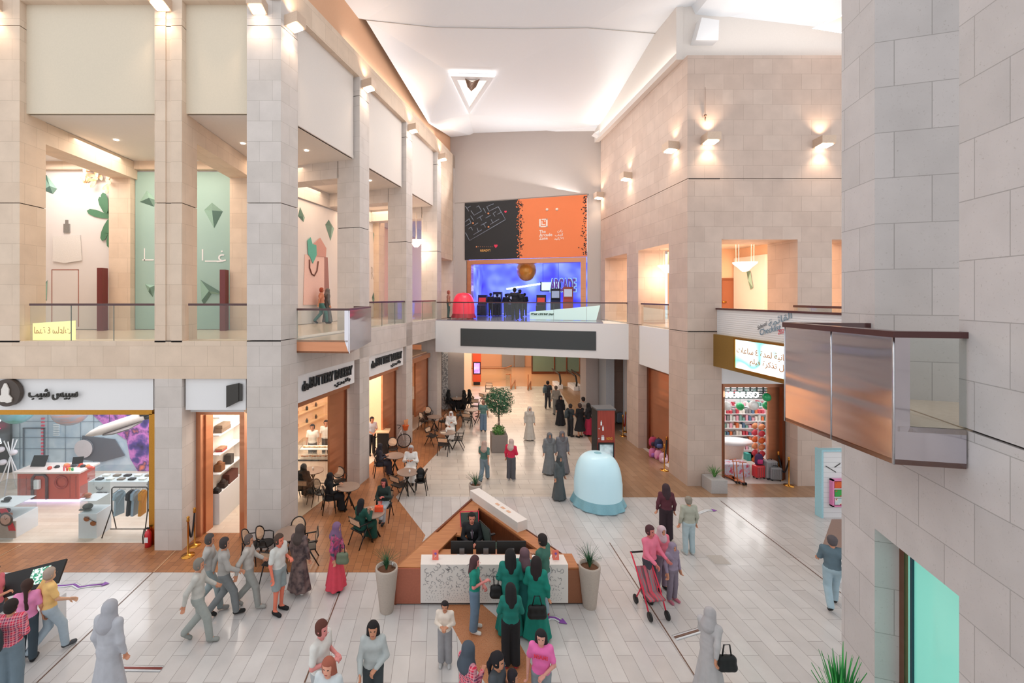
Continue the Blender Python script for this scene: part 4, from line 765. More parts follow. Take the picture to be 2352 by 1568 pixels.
for i in range(9):
    x = x0+.9+i*.17; y = yc+.2+.3*rnd.random(); c_ = ('#c84a38', '#2f2f33', '#e08a5a', '#d85a4a', '#3a3c40')[i % 5]
    b = MB(); b.ball((0, 0, .03), .07, 8, 1.2, 1, .8); b.slab([(.04, -.05, .01), (.13, -.04, .01), (.13, .04, .01), (.04, .05, .01)], (0, 0, .012)); o = b.build('folded_cap', mat('cap'+c_, c_, .7)); o.location = (x, y, zt); o.rotation_euler = (0, 0, rnd.random()*6); tag(o, ['first', 'second', 'third', 'fourth', 'fifth', 'sixth', 'seventh', 'eighth', 'ninth'][i]+' cap from the monitor in the row on the red counter', 'cap', 'caps laid out on the red counter')
lv = thing('letter_ornament', 'small multicoloured love letters standing on the red counter', 'ornament', (PX(155, 14.9), yc+.05, zt))
for i, (ch, c_) in enumerate((('l', '#d8304a'), ('o', '#e85a30'), ('v', '#d8c840'), ('e', '#3aa86a'))): text(ch, (PX(144+i*6, 14.9), yc+.05, zt+.0), (1, 0, 0), (0, 0, 1), .07 if i else .03, mat('love'+c_, c_, .4), 'letter', lv, height=.11 if i else .15, ext=.03, bold=.05)
# white display counter with glass top
wc = thing('display_counter', 'long white display counter with glass top and grey OFFICIAL lettering', 'display counter', (PX(270, 14.5), 14.8, 0))
x0, x1 = PX(183, 14.5), -7.35
b = MB(); b.box(x0+.35, x1, 14.4, 15.1, 0, .92); b.build('counter_body', M_WH, wc, world=True)
b = MB(); b.box(x0+.35, x1, 14.38, 15.1, .92, 1.22); b.build('glass_top', M_GLS, wc, world=True)
wtext('OFFICIAL', 222, 1134, 248, 14.38, mat('letter_grey', '#7d7d80', .6), wc, 5)
b = MB(); c = pp(228, 1117, 14.37); b.tube([c+Vector((.11*math.cos(t), 0, .11*math.sin(t))) for t in [math.pi+i*.3 for i in range(11)]], .014, 5); b.build('logo_arc', mat('letter_grey', '#7d7d80', .6), wc, world=True)
wtext('f', 338, 1124, 347, 14.37, mat('letter_grey', '#7d7d80', .6), wc, 22)
k = 0
for i in range(8):
    for j in range(2):
        x = x0+.6+i*.36; b = MB(); b.box(-.1, .1, -.07, .07, 0, .05); o = b.build('gift_case', mat('case%d' % ((i+j) % 3), ('#2a2624', '#e8e2da', '#8a7a6c')[(i+j) % 3], .5)); o.location = (x, 14.58+j*.3, .92); tag(o, 'small %s jewellery case under the glass top of the white counter, %s row' % (('dark', 'cream', 'taupe')[(i+j) % 3], ('front', 'back')[j]), 'case', 'jewellery cases %s in the white counter, %s row' % (('dark', 'cream', 'taupe')[(i+j) % 3], ('front', 'back')[j]))
# display pedestals
def pedestal(x0, x1, y0, y1, zb, zt, label, name='display_pedestal'):
    t = thing(name, label, 'display case', ((x0+x1)/2, (y0+y1)/2, 0)); b = MB(); b.box(x0, x1, y0, y1, 0, zb); b.build('plinth', M_WH, t, world=True)
    b = MB(); b.box(x0+.02, x1-.02, y0+.02, y1-.02, zb, zt); b.build('glass_case', M_GLS, t, world=True)
    b = MB(); b.box(x0+.03, x1-.03, y0+.03, y1-.03, zb+.35, zb+.36); b.build('shelf', M_WH, t, world=True); return t
pa = pedestal(-13.3, PX(40, 12.75), 12.62, 13.4, .58, 1.45, 'white display case with a large watch picture on its plinth')
b = MB(); x0, x1 = -13.28, PX(36, 12.6); zz = .55; b.box(x0, x1, 12.59, 12.62, .06, zz); b.build('picture', mat('ad_taupe', '#b5a69c', .6), pa, world=True)
c = pp(14, 1192, 12.57); b = MB(); b.slab([c+Vector((-.05, .01, .1)), c+Vector((.1, .01, .13)), c+Vector((.0, .01, .3)), c+Vector((-.3, .01, .3))], (0, -.01, 0)); b.slab([c+Vector((.02, .01, -.14)), c+Vector((.18, .01, -.1)), c+Vector((.27, .01, -.33)), c+Vector((.08, .01, -.33))], (0, -.01, 0)); b.build('watch_strap', mat('strap_red', '#d8203c', .5), pa, world=True)
b = MB(); b.slab([c+Vector((.2*math.cos(i*.3), 0, .2*math.sin(i*.3))) for i in range(21)], (0, -.012, 0)); b.build('watch_bezel', mat('watch_dark', '#453a38', .4), pa, world=True)
b = MB(); b.slab([c+Vector((.145*math.cos(i*.3), -.013, .145*math.sin(i*.3))) for i in range(21)], (0, -.01, 0)); b.build('watch_dial', mat('watch_rose', '#d8a694', .5), pa, world=True)
b = MB(); b.tube([c+Vector((0, -.026, 0)), c+Vector((.06, -.026, .05))], .006, 4); b.tube([c+Vector((0, -.026, 0)), c+Vector((-.02, -.026, .1))], .004, 4); b.build('watch_hand', M_BLK, pa, world=True)
pb = pedestal(PX(185, 12.75), PX(226, 12.75), 12.68, 13.25, .72, 1.5, 'slim white display case with a sunglasses picture')
c = pp(206, 1196, 12.66); M_SU = mat('lens_brown', '#a86238', .3); b = MB()
for q in ((-.09, .06), (.1, -.07)): b.slab([c+Vector((q[0]+.085*math.cos(i*.3), 0, q[1]+.07*math.sin(i*.3))) for i in range(21)], (0, -.008, 0))
b.build('lens', M_SU, pb, world=True)
b = MB(); b.tube([c+Vector((-.14, -.012, .13)), c+Vector((.2, -.012, -.04))], .008, 4); b.build('bridge', M_BLK, pb, world=True)
for i, (x, y, z, c_, sx, lb) in enumerate(((-12.95, 13.0, .6, '#5c5660', .12, 'grey cap in the lower shelf of the watch display case'), (-12.65, 12.8, .6, '#b86a4a', .08, 'copper sunglasses in the lower shelf of the watch display case'), (-13.1, 12.85, .6, '#3a3630', .1, 'open black gift box in the watch display case'), (-12.9, 13.0, .96, '#2c2a2c', .1, 'dark glasses on the top shelf of the watch display case'), (PX(205, 13), 12.95, .74, '#5b5c54', .14, 'olive cap in the slim display case'), (PX(205, 13), 12.95, 1.1, '#c87a58', .1, 'coral sunglasses on the top shelf of the slim display case'))):
    b = MB(); b.ball((0, 0, sx*.5), sx, 10, 1, .8, .6); b.box(-sx*1.2, sx*1.2, -sx*.9, -sx*.5, 0, .03); o = b.build('shop_item', mat('item'+c_, c_, .6)); o.name = ('cap', 'sunglasses', 'gift_box', 'sunglasses', 'cap', 'sunglasses')[i]; o.location = (x, y, z); tag(o, lb, 'merchandise')
# clothes rack with shirts
rx0, rx1, ry = PX(254, 12.9), PX(337, 12.9), 12.95; rzt = H-(1120-HY)*12.9/F
ck = thing('clothes_rack', 'black metal clothes rack holding four shirts in the gadget shop', 'clothes rack', ((rx0+rx1)/2, ry, 0))
b = MB(); b.tube([(rx0, ry, .72), (rx0, ry, rzt-.05), (rx0+.05, ry, rzt), (rx1-.05, ry, rzt), (rx1, ry, rzt-.05), (rx1, ry, .72)], .018, 6); b.build('top_rail', M_DK, ck, world=True)
for x, sg_ in ((rx0, -1), (rx1, 1)):
    for y in (-.28, .28): b = MB(); b.tube([(x, ry, .74), (x+sg_*.08, ry+y, .02)], .016, 6); b.build('leg', M_DK, ck, world=True)
b = MB(); b.tube([(rx0-.05, ry, .14), (rx1+.05, ry, .14)], .014, 6); b.build('cross_bar', M_DK, ck, world=True)
for i, (px, c_, lb) in enumerate(((274, '#a9bcc8', 'pale blue grey shirt with a tick mark on the clothes rack'), (302, '#26282c', 'black shirt on the clothes rack'), (312, '#9fb3c4', 'blue grey shirt behind the black one on the clothes rack'), (328, '#e0941f', 'bright orange shirt at the end of the clothes rack'))):
    t = thing('hanging_shirt', lb, 'shirt', (PX(px, 12.95), ry, rzt-.03), 1.15+.15*i, 'shirts on the clothes rack')
    b = MB(); n = 9
    V_ = []; hgt = .72
    prof = [(.08, 0), (.22, -.06), (.3, -.22), (.24, -.26), (.19, -.2), (.2, -.45), (.22, -hgt)]
    P_ = [(x, z) for x, z in prof]+[(-x, z) for x, z in reversed(prof)]
    P_ = [(x*.62, z) for x, z in P_]
    b.slab([(x, -.045-.02*math.sin(z*20), z-.06) for x, z in P_], (0, .09, 0)); b.build('shirt_body', mat('shirt'+c_, c_, .85), t, bevel=.015)
    b = MB(); b.tube([(-.18, 0, -.1), (0, 0, -.03), (.18, 0, -.1)], .006, 4); b.tube([(0, 0, -.03), (0, 0, .02), (.02, 0, .04)], .005, 4); b.build('hanger', M_BLK, t)
fe = thing('fire_extinguisher', 'red fire extinguisher standing by the grooved pillar', 'fire extinguisher', (PX(344, 12.35), 12.28, 0))
b = MB(); b.lathe([(.0001, 0), (.085, .01), (.085, .38), (.06, .44), (.025, .46), (.025, .5)], (0, 0, 0), 16); b.build('cylinder_body', mat('extinguisher_red', '#d41a2c', .3, coat=.5), fe)
b = MB(); b.box(-.04, .04, -.02, .02, .5, .54); b.tube([(0, 0, .52), (-.1, -.02, .5), (-.13, -.03, .3), (-.12, -.03, .1)], .014, 6); b.build('hose', M_BLK, fe)
b = MB(); b.box(-.05, .05, -.09, -.084, .15, .3); b.build('paper_tag', M_WH, fe)
# book shop doorway
x0, x1 = PX(455, 12.9), PX(567, 12.9)-.02
df = thing('door_frame', 'polished bronze door frame of the narrow book shop', 'door frame', ((x0+x1)/2, 12.9, 0))
b = MB(); b.box(x0, x0+.14, 12.78, 12.98, 0, 3.72); b.box(x1-.14, x1, 12.78, 12.98, 0, 3.72); b.box(x0+.14, x1-.14, 12.78, 12.98, 3.56, 3.72); b.build('frame', M_CU, df, world=True)
b = MB(); b.slab([(x0+.14, 12.98, 0), (x0+.18, 13.3, 0), (x0+.18, 13.3, 3.5), (x0+.14, 12.98, 3.5)], (.05, 0, 0)); b.build('door_leaf', M_BR, df, world=True)
b = MB(); b.box(P2x[1]-.1, -5.3, 15.0, 15.15, 0, 3.9); b.box(-5.45, -5.3, 12.98, 15.0, 0, 3.9); b.box(-7.19, -7.14, 12.98, 15, 0, 3.9); struct('wall_book_shop', b, mat('book_wall', '#efe6dc', .6))
b = MB(); b.box(-7.2, -5.3, 12.98, 15.1, 0, .01); struct('floor_book_shop', b, M_LF)
sv = thing('wall_shelving', 'white wall shelving with books and ornaments in the book shop', 'shelving', (-7.0, 14.2, 0))
b = MB(); b.box(-7.13, -6.84, 13.45, 14.98, 0, .95); b.build('cabinet_base', M_WH, sv, world=True)
for z in (1.55, 2.15, 2.75, 3.3): b = MB(); b.box(-7.13, -6.84, 13.45, 14.98, z-.03, z); b.build('shelf', M_WH, sv, world=True)
for i, (y, z, c_, sx, sz, lb, nm) in enumerate(((13.9, 2.75, '#7a6350', .3, .12, 'upper of two brown boxes on the top book shop shelf', 'storage_box'), (13.9, 2.87, '#86705c', .26, .11, 'smaller brown box stacked on the top book shop shelf', 'storage_box'), (13.8, 2.15, '#b03c3a', .16, .05, 'red book on top of the stack in the book shop', 'book'), (13.8, 2.2, '#a87a5c', .17, .05, 'tan book in the stack on the middle shelf', 'book'), (13.9, .95, '#3a2c28', .12, .16, 'small dark ornament on the book shop cabinet', 'ornament'), (14.4, .95, '#6a3a30', .3, .3, 'framed red picture leaning on the book shop cabinet', 'framed_picture'), (13.7, 1.55, '#8c5c38', .12, .22, 'carved wooden boat ornament on the lower shelf', 'boat_ornament'), (14.3, 1.55, '#4a4440', .1, .3, 'thin dark frame beside the carved boat', 'picture_frame'), (13.5, .95, '#262222', .1, .1, 'black ornament at the near end of the book shop cabinet', 'ornament'))):
    b = MB(); b.box(-.11, .11, -sx, sx, 0, sz)
    if 'orn' in nm: b.ball((0, 0, sz), sx*.8, 8)
    o = b.build(nm, mat('bk'+c_, c_, .6)); o.location = (-6.98, y+.05, z); tag(o, lb, nm.replace('_', ' '))
def stanchion_pair(p, q, label, rope='#1d1d22', post=None):
    t = thing('rope_barrier', label, 'rope barrier', (p+q)/2)
    for a in (p, q):
        b = MB(); b.lathe([(.17, 0), (.17, .02), (.05, .045), (.022, .07), (.022, .92), (.04, .93), (.04, .98), (.03, 1.0), (.045, 1.04), (.001, 1.08)], a, 14); b.build('post', post or M_BRASS, t, world=True)
    b = MB(); m_ = [a+(c_-a)*0 for a, c_ in ()]; pts = [p.lerp(q, i/10)+Vector((0, 0, .93-.55*math.sin(math.pi*i/10))) for i in range(11)]; b.tube(pts, .025, 6); b.build('rope', mat('rope'+rope, rope, .8), t, world=True)
stanchion_pair(gp(432, 1276), gp(447, 1252), 'brass rope barrier beside the book shop door')
stanchion_pair(gp(1788, 1100), gp(1812, 1115), 'brass rope barrier beside the variety shop suitcases')
stanchion_pair(gp(1526, 1080), gp(1531, 1060), 'brass rope barrier at the east flank shop entrance')
stanchion_pair(gp(1431, 1001), gp(1437, 992), 'far brass rope barrier with a red rope', '#a8202c')
# --- bakery (angled wall)
b = MB(FB); b.box(.9, 3.18, .55, .6, 0, 3.6); o = b.build('shop_window_glass', M_GLS); tag(o, 'glass front of the nearer bakery bay', 'shop window')
M_BKW = mat('bakery_wall', '#f0cfae', .6)
b = MB(); b.prism([tuple(FB(-.2, 1.0, 0)[:2]), tuple(FB(14, .6, 0)[:2]), tuple(FB(14, 5.2, 0)[:2]), tuple(FB(3, 5.2, 0)[:2])], 3.75, 3.9); struct('ceiling_bakery', b, M_BKW)
b = MB(); b.prism([tuple(FB(-.2, .6, 0)[:2]), tuple(FB(14, .6, 0)[:2]), tuple(FB(14, 5.2, 0)[:2]), tuple(FB(3, 5.2, 0)[:2])], 0, .012); struct('floor_bakery', b, mat('bakery_floor', '#e6d3bf', .3, coat=.2))
b = MB(FB); b.box(3, 14, 5.0, 5.2, 0, 3.8); b.box(9.9, 10.1, .6, 5.2, 0, 3.8); struct('wall_bakery', b, M_BKW)
b = MB(); b.prism([(-4.55, 13.1), (-4.42, 13.1), (-4.42, 17.0), (-4.55, 17.0)], 0, .0); 
def door_slab(s0, s1, label, z0=0, d=.55):
    t = thing('sliding_door', label, 'door', FB((s0+s1)/2, d, 0)); b = MB(FB); b.box(s0, s1, d-.04, d+.04, z0, 3.6); b.build('door_leaf', M_BR, t, world=True)
    b = MB(FB); b.box(s1, s1+.12, d-.08, d+.08, 0, 3.75); b.build('jamb', M_CUD, t, world=True); return t
def header(s0, s1): b = MB(FB); b.box(s0, s1, .35, .62, 3.62, 3.86); o = b.build('door_header', M_CU); return o
door_slab(3.2, 4.2, 'tall bronze sliding door beside the nearer bakery window', .7)
door_slab(7.4, 8.65, 'tall bronze sliding door behind the parked bicycle')
door_slab(11.3, 13.0, 'wide bronze door in the third bay under the gallery', .7)
for i, (a, c) in enumerate(((.75, 4.3), (5.17, 8.7), (9.6, 13.1))): o = header(a, c); tag(o, 'copper door header over the %s bakery bay' % ('nearest', 'middle', 'third')[i], 'door header')
bc = thing('pastry_case', 'glass pastry case on a white base inside the bakery', 'display case', FB(3.2, 2.6, 0))
cc = pp(722, 1090, 15.6); c = gp(726, 1106); cx, cy = PX(728, 16.6), 16.6
b = MB(); b.box(cx-.75, cx+.55, cy, cy+.7, 0, .8); b.build('base_cabinet', mat('case_cream', '#f3e8dc', .5), bc, world=True)
b = MB(); b.box(cx-.77, cx+.57, cy-.02, cy+.02, .78, .84); b.build('dark_plinth', M_BLK, bc, world=True)
b = MB(); b.box(cx-.75, cx+.55, cy, cy+.7, .86, 1.45); b.build('glass_case', M_GLS, bc, world=True)
b = MB(); b.box(cx-.72, cx+.52, cy+.2, cy+.68, 1.13, 1.15); b.build('glass_shelf', M_WH, bc, world=True)
for i in range(24):
    c_ = ('#b8703a', '#d8a060', '#8a5030', '#e8d0a8')[i % 4]; lv_ = i % 2; x = cx-.62+(i//2)*.1; b = MB(); b.ball((0, 0, .02), .045, 7, 1.3, 1, .6); o = b.build('pastry', mat('pastry'+c_, c_, .6)); o.location = (x, cy+(.42 if lv_ else .15+.1*rnd.random()), 1.16 if lv_ else .88); tag(o, '%s pastry on the %s of the bakery case' % (('brown', 'golden', 'dark', 'pale')[i % 4], ('floor', 'glass shelf')[lv_]), 'pastry', '%s pastries, %s of the case' % (('brown', 'golden', 'dark', 'pale')[i % 4], ('floor', 'glass shelf')[lv_]))
hs = thing('host_stand', 'tall black host stand inside the second bakery door', 'host stand', FB(6.3, 1.3, 0)); b = MB(); b.box(PX(866, 19.0), PX(875, 19.0)+.3, 19.0, 19.5, 0, 1.1); b.build('stand_body', M_BLK, hs, world=True); b = MB(); b.box(PX(862, 19.0), PX(875, 19.0)+.35, 18.95, 19.55, 1.1, 1.14); b.build('stand_top', mat('oak_pale', '#e0c098', .5), hs, world=True)
for i in range(4):
    t = thing('wall_shelf', ('lowest', 'second', 'third', 'highest')[i]+' pale bakery wall shelf with small jars', 'shelf', FB(5, 4.9, .9+i*.6)); b = MB(FB); b.box(3.2, 9.6, 4.7, 5.0, .9+i*.6, .94+i*.6); b.build('board', mat('oak_pale', '#e0c098', .5), t, world=True)
    for j in range(7): b = MB(); b.lathe([(.06, 0), (.07, .12), (.03, .16), (.03, .2)], (0, 0, 0), 8); o = b.build('jar', mat('jar%d' % (j % 3), ('#4a3428', '#a86a48', '#2c2a28')[j % 3], .4)); o.location = FB(4.2+j*.75, 4.82, .94+i*.6); tag(o, '%s jar on the %s bakery wall shelf' % (('brown', 'copper', 'black')[j % 3], ('lowest', 'second', 'third', 'highest')[i]), 'jar', '%s jars on the %s bakery shelf' % (('brown', 'copper', 'black')[j % 3], ('lowest', 'second', 'third', 'highest')[i]))
# bicycle with baguette basket
bk = thing('bicycle', 'white bicycle with an orange basket parked beside the bakery pillar', 'bicycle', gp(901, 1030), .22)
def wheel(x):
    b = MB(); b.tube([(x+.31*math.cos(i*.2618), 0, .33+.31*math.sin(i*.2618)) for i in range(24)], .022, 6, close=True); b.build('tyre', M_BLK, bk)
    b = MB()
    for i in range(10): b.tube([(x, 0, .33), (x+.3*math.cos(i*.628), 0, .33+.3*math.sin(i*.628))], .004, 4)
    b.build('spokes', mat('chrome', '#c8c8c8', .2, 1), bk)
wheel(-.55); wheel(.55)
b = MB(); WB = mat('bike_white', '#eeeae6', .4); hd = (.42, 0, .85)
for p, q in (((-.55, 0, .33), (-.05, 0, .3)), ((-.05, 0, .3), (-.18, 0, .8)), ((-.55, 0, .33), (-.16, 0, .7)), ((-.05, 0, .3), (.2, 0, .42)), ((.2, 0, .42), hd), (hd, (.55, 0, .33)), (hd, (.38, 0, 1.0))): b.tube([p, q], .02, 6)
b.build('frame', WB, bk)
b = MB(); b.tube([(-.9, 0, .5), (-.75, 0, .68), (-.55, 0, .73), (-.35, 0, .68)], .025, 6); b.build('mudguard', WB, bk)
b = MB(); b.ball((-.2, 0, .88), .1, 8, 1.4, .8, .4); b.build('saddle', mat('saddle_red', '#8c3a2c', .5), bk)
b = MB(); b.tube([(.25, -.28, 1.0), (.38, -.12, 1.02), (.38, .12, 1.02), (.25, .28, 1.0)], .014, 6); b.build('handlebar', M_BLK, bk)
b = MB(); b.lathe([(.1, 0), (.15, .2), (.16, .22)], (.62, 0, .82), 14); b.build('basket', mat('basket_orange', '#e06a30', .6), bk)
for i in range(4): b = MB(); b.tube([(.6+.03*i, -.06+.04*i, .95), (.55+.06*i, -.1+.06*i, 1.3)], .03, 6); o = b.build('baguette', mat('baguette', '#d8986a', .7)); o.matrix_world = Matrix.Translation(bk.location) @ Matrix.Rotation(.22, 4, 'Z'); tag(o, 'wrapped baguette upright in the orange bicycle basket', 'bread', 'baguettes in the bicycle basket')
# ================================================================ beyond the bridge
cb = lambda px0, px1, py, z1, m, nm='pillar', dep=1.: struct(nm, MB().box(gp(px0, py).x, gp(px1, py).x, gp(px0, py).y, gp(px0, py).y+dep, 0, z1), m)
cb(1001, 1013, 952, 4, M_WH); cb(1015, 1029, 940, 4, noisemat('pebble_panel', [(.4, '#c8c6c4'), (.5, '#8a8a8c')], 20, kind='voronoi'), dep=.4); cb(1029, 1066, 938, 4, mat('column_grey', '#b0a6a2', .6)); cb(1066, 1083, 900, 4, M_PCH); cb(1346, 1377, 975, 4, mat('column_grey', '#b0a6a2', .6)); cb(1377, 1392, 975, 4, M_ST, dep=1.4); cb(1392, 1411, 990, 4, mat('column_blue_grey', '#a8aeb4', .6))
b = MB(); b.box(PX(1411, 22.0), 9.3, 25.1, 25.2, 0, 3.9); struct('wall_orange_metal', b, M_CU)
b = MB(); b.box(-14, 22, 44, 44.3, 0, 5.3); struct('wall_far', b, mat('wall_far_peach', '#d6a888', .6))
b = MB(); b.box(-14, 30, 34.3, 45, 3.9, 4.0); b.box(-14, 22, 28, 34.3, 3.95, 4.05); struct('ceiling_far', b, M_WH)
def farpane(px0, px1, Y, z0, z1, m, nm, lb, cat): b = MB(); b.box(PX(px0, Y), PX(px1, Y), Y-.05, Y, z0, z1); o = b.build(nm, m); return tag(o, lb, cat)
M_GRN = mat('green_glass', '#7f9a86', .15, coat=.5); M_GRY = mat('shutter_grey', '#8d9094', .4)
for i, (a, c, y) in enumerate(((1153, 1180, 43.9), (1182, 1205, 43.9))): farpane(a, c, y, 0, 3.8, M_GRY, 'shop_shutter', 'closed grey glass shutter, the %s of two behind the far stairs' % ('wider', 'narrower')[i], 'shutter')
for i, (a, c) in enumerate(((1223, 1272), (1275, 1300), (1303, 1330), (1334, 1346))):
    t = thing('far_shopfront', 'green glazed far shopfront, %s pane from the stairs' % ('first', 'second', 'third', 'fourth')[i], 'shopfront', (PX(a, 40), 40, 0))
    b = MB(); b.box(PX(a, 40), PX(c, 40), 40, 40.05, 0.2, 3.8); b.build('green_pane', M_GRN, t, world=True); b = MB(); b.box(PX(a-2, 40), PX(a, 40), 39.95, 40.1, 0, 3.8); b.box(PX(a, 40), PX(c, 40), 39.95, 40.1, 0, .2); b.build('mullion', M_CUD, t, world=True)
to = thing('directory_totem', 'tall orange directory totem with a lilac screen beyond the bridge', 'totem', gp(1096, 884))
Yt = gp(1096, 884).y; b = MB(); b.box(PX(1086, Yt), PX(1105, Yt), Yt, Yt+.5, .25, 3.9); b.build('totem_body', mat('totem_orange', '#d8502a', .4), to, world=True)
b = MB(); b.box(PX(1088, Yt), PX(1103, Yt), Yt+.05, Yt+.45, 0, .25); b.build('totem_base', M_BLK, to, world=True)
b = MB(); b.box(PX(1087, Yt), PX(1104, Yt), Yt-.03, Yt, H-(859-HY)*Yt/F, H-(831-HY)*Yt/F); b.build('screen_frame', M_BLK, to, world=True)
b = MB(); b.box(PX(1089, Yt), PX(1102, Yt), Yt-.05, Yt-.03, H-(857-HY)*Yt/F, H-(833-HY)*Yt/F); b.build('lit_screen', noisemat('totem_screen', [(.4, '#c8b0e8'), (.6, '#9a6ac0')], 2, emit=.8), to, world=True)
def glassrail(pts, h, label):
    t = thing('stair_balustrade', label, 'balustrade', pts[0], group='glass stair balustrades beyond the bridge')
    b = MB(); c = MB()
    for i in range(len(pts)-1): p, q = pts[i], pts[i+1]; b.slab([p, q, q+Vector((0, 0, h)), p+Vector((0, 0, h))], (0, .03, 0)); c.tube([p+Vector((0, 0, h)), q+Vector((0, 0, h))], .05, 6)
    b.build('glass_pane', M_GL, t, world=True); c.build('handrail', mat('rail_tan', '#a8683c', .4), t, world=True)
glassrail([gp(1083, 873), gp(1158, 873), gp(1175, 866)], 1.0, 'long glass stair balustrade running from the orange totem')
glassrail([gp(1162, 889), gp(1173, 889), gp(1181, 906)+Vector((0, 1.5, -.9)), gp(1190, 896)+Vector((0, 1.5, -.5)), gp(1197, 915)+Vector((0, 2, -1.6))], 1.0, 'stepped glass balustrade at the head of the far stairs')
glassrail([gp(1213, 890), gp(1222, 908)+Vector((0, 1.5, -.9)), gp(1228, 900)+Vector((0, 1.5, -.5)), gp(1234, 915)+Vector((0, 2, -1.6))], 1.0, 'second stepped glass balustrade down the middle of the far stairs')
for i, (px, py) in enumerate(((1286, 892), (1323, 896), (1334, 896))):
    g = gp(px, py); t = thing('escalator_handrail', ('pale escalator newel nearest the green shopfront', 'pale escalator newel by the grey column, first of the close pair', 'pale escalator newel touching the grey column')[i], 'escalator', g, group='escalator newels beyond the bridge')
    b = MB(); b.tube([g+Vector((0, 0, .15)), g+Vector((0, -.2, .6)), g+Vector((.0, .1, 1.05)), g+Vector((.05, 2.5, 1.1))], .07, 8); b.build('rubber_rail', M_BLK, t, world=True)
    b = MB(); b.box(g.x-.2, g.x+.2, g.y-.15, g.y+1.5, 0, .3); b.build('newel_base', M_WH, t, world=True)
# ================================================================ east shops
b = MB(FR); b.box(1.33, 4.06, .45, .5, 3.7, 3.9); b.box(1.33, 1.45, .45, .55, 0, 3.9); b.box(3.9, 4.06, .4, .6, 0, 3.9); o = b.build('shopfront_frame', M_CUD); tag(o, 'dark copper portal frame of the east flank shop', 'shopfront')
b = MB(FR); b.box(2.3, 3.9, .5, .56, .02, 3.7); o = b.build('sliding_door', M_CU); tag(o, 'salmon copper sliding door of the east flank shop', 'door')
b = MB(FR); b.box(5.3, 8.2, 1.0, 1.1, 0, 3.9); struct('wall_copper_bay', b, M_CU)
b = MB(); b.box(9.6, 22, 23, 23.2, 0, 4); b.box(19.5, 19.7, 17.8, 23, 0, 4); struct('wall_variety_shop', b, M_WH)
b = MB(); b.box(9.4, 22, 17.8, 23, 3.8, 3.95); b.box(10.36, 12.6, 16.3, 17.8, 3.95, 4.05); struct('ceiling_variety_shop', b, mat('shop_ceiling_teal', '#a8b8b8', .5))
b = MB(); b.box(9.3, 19.5, 16.4, 23, 0, .012); struct('floor_variety_shop', b, mat('shop_floor_grey', '#c9bdb6', .3, coat=.2))
vf = thing('shopfront_frame', 'copper portal frame of the variety shop under the lit screen', 'shopfront', (11.5, 16.4, 0))
xa, xb = PX(1659, 16.8), 13.14
b = MB(); b.box(xa, xa+.06, 16.75, 16.9, 0, 3.55); b.box(xb-.1, xb, 16.75, 16.9, 0, 3.55); b.box(xa, xb, 16.75, 17, 3.55, 3.8); b.build('portal', M_CUD, vf, world=True)
b = MB(); b.box(PX(1765, 17), PX(1792, 17), 17.0, 17.06, .02, 3.5); b.build('sliding_door', M_CU, vf, world=True)
ms = thing('illuminated_sign', 'white glowing MUMUSO letters inside the top of the variety shop entrance', 'shop sign', (PX(1700, 16.7), 16.7, 3.2))
wtext('MUMUSO', 1666, 913, 1741, 16.7, mat('sign_glow', '#ffffff', .5, emit=1.6), ms, 14, .05, .02)
b = MB(); z_ = pp(1666, 907, 16.75).z
for k in range(-2, 6): b.box(PX(1661, 17.2), PX(1792, 17.2), 17.2, 17.24, z_-.06+k*.09, z_-.02+k*.09)
for k in range(9): b.box(PX(1663+k*15, 17.2), PX(1665+k*15, 17.2), 17.19, 17.25, z_-.24, 3.8)
b.build('mounting_rail', mat('dark_teal', '#4f6462', .5), ms, world=True)
SHC = ['#d8dcd8', '#e07a4a', '#7aa8a0', '#c84a58', '#e8e4dc', '#5a7a9a', '#e8a8b8', '#8a8a8c']
def gondola(x, y, lx, ly, n, label, hh=1.9):
    t = thing('shop_shelving', label, 'shelving', (x, y, 0)); b = MB(); b.box(-lx/2, lx/2, -.02, .02, 0, hh); b.build('back_panel', M_WH, t)
    for k in range(n):
        z = .2+k*(hh-.3)/(n-1); b = MB(); b.box(-lx/2, lx/2, -ly/2, ly/2, z, z+.03); b.build('shelf', M_WH, t)
        m_ = MB()
        for c_ in range(len(SHC)): pass
        cnt = int(lx/.14)
        for i in range(cnt):
            xx = -lx/2+.08+i*.14; h_ = .1+.16*rnd.random(); m_.k = rnd.randrange(8); m_.box(xx-.05, xx+.05, -ly/2+.02, -ly/2+.16, z+.03, z+.03+h_)
        o = m_.build('small_merchandise', [mat('merch'+c, c, .5) for c in SHC]); o.location = (x, y, 0); tag(o, 'small mixed goods on the %s level of the %s' % (('lowest', 'second', 'third', 'fourth', 'fifth', 'sixth')[k], label[:40]), 'merchandise'); o['kind'] = 'stuff'
gondola(13.4, 19.6, 2.4, .4, 6, 'white shelving across the middle of the variety shop')
gondola(15.4, 20.9, 2.6, .4, 6, 'white shelving on the far side of the aisle')
gondola(16.2, 22.6, 6.0, .4, 6, 'tall back wall shelving of the variety shop', 3.3)
ctb = thing('display_table', 'round edged white display table in the variety shop', 'table', (12.1, 18.2, 0)); b = MB(); b.lathe([(.9, .95), (.95, 1.0), (.95, 1.05), (.001, 1.06)], (0, 0, 0), 24, .8, .5); b.build('table_top', M_WH, ctb); b = MB(); b.lathe([(.35, 0), (.6, .95)], (0, 0, 0), 20, .8, .5); b.build('pedestal_base', mat('case_cream', '#f3e8dc', .5), ctb)
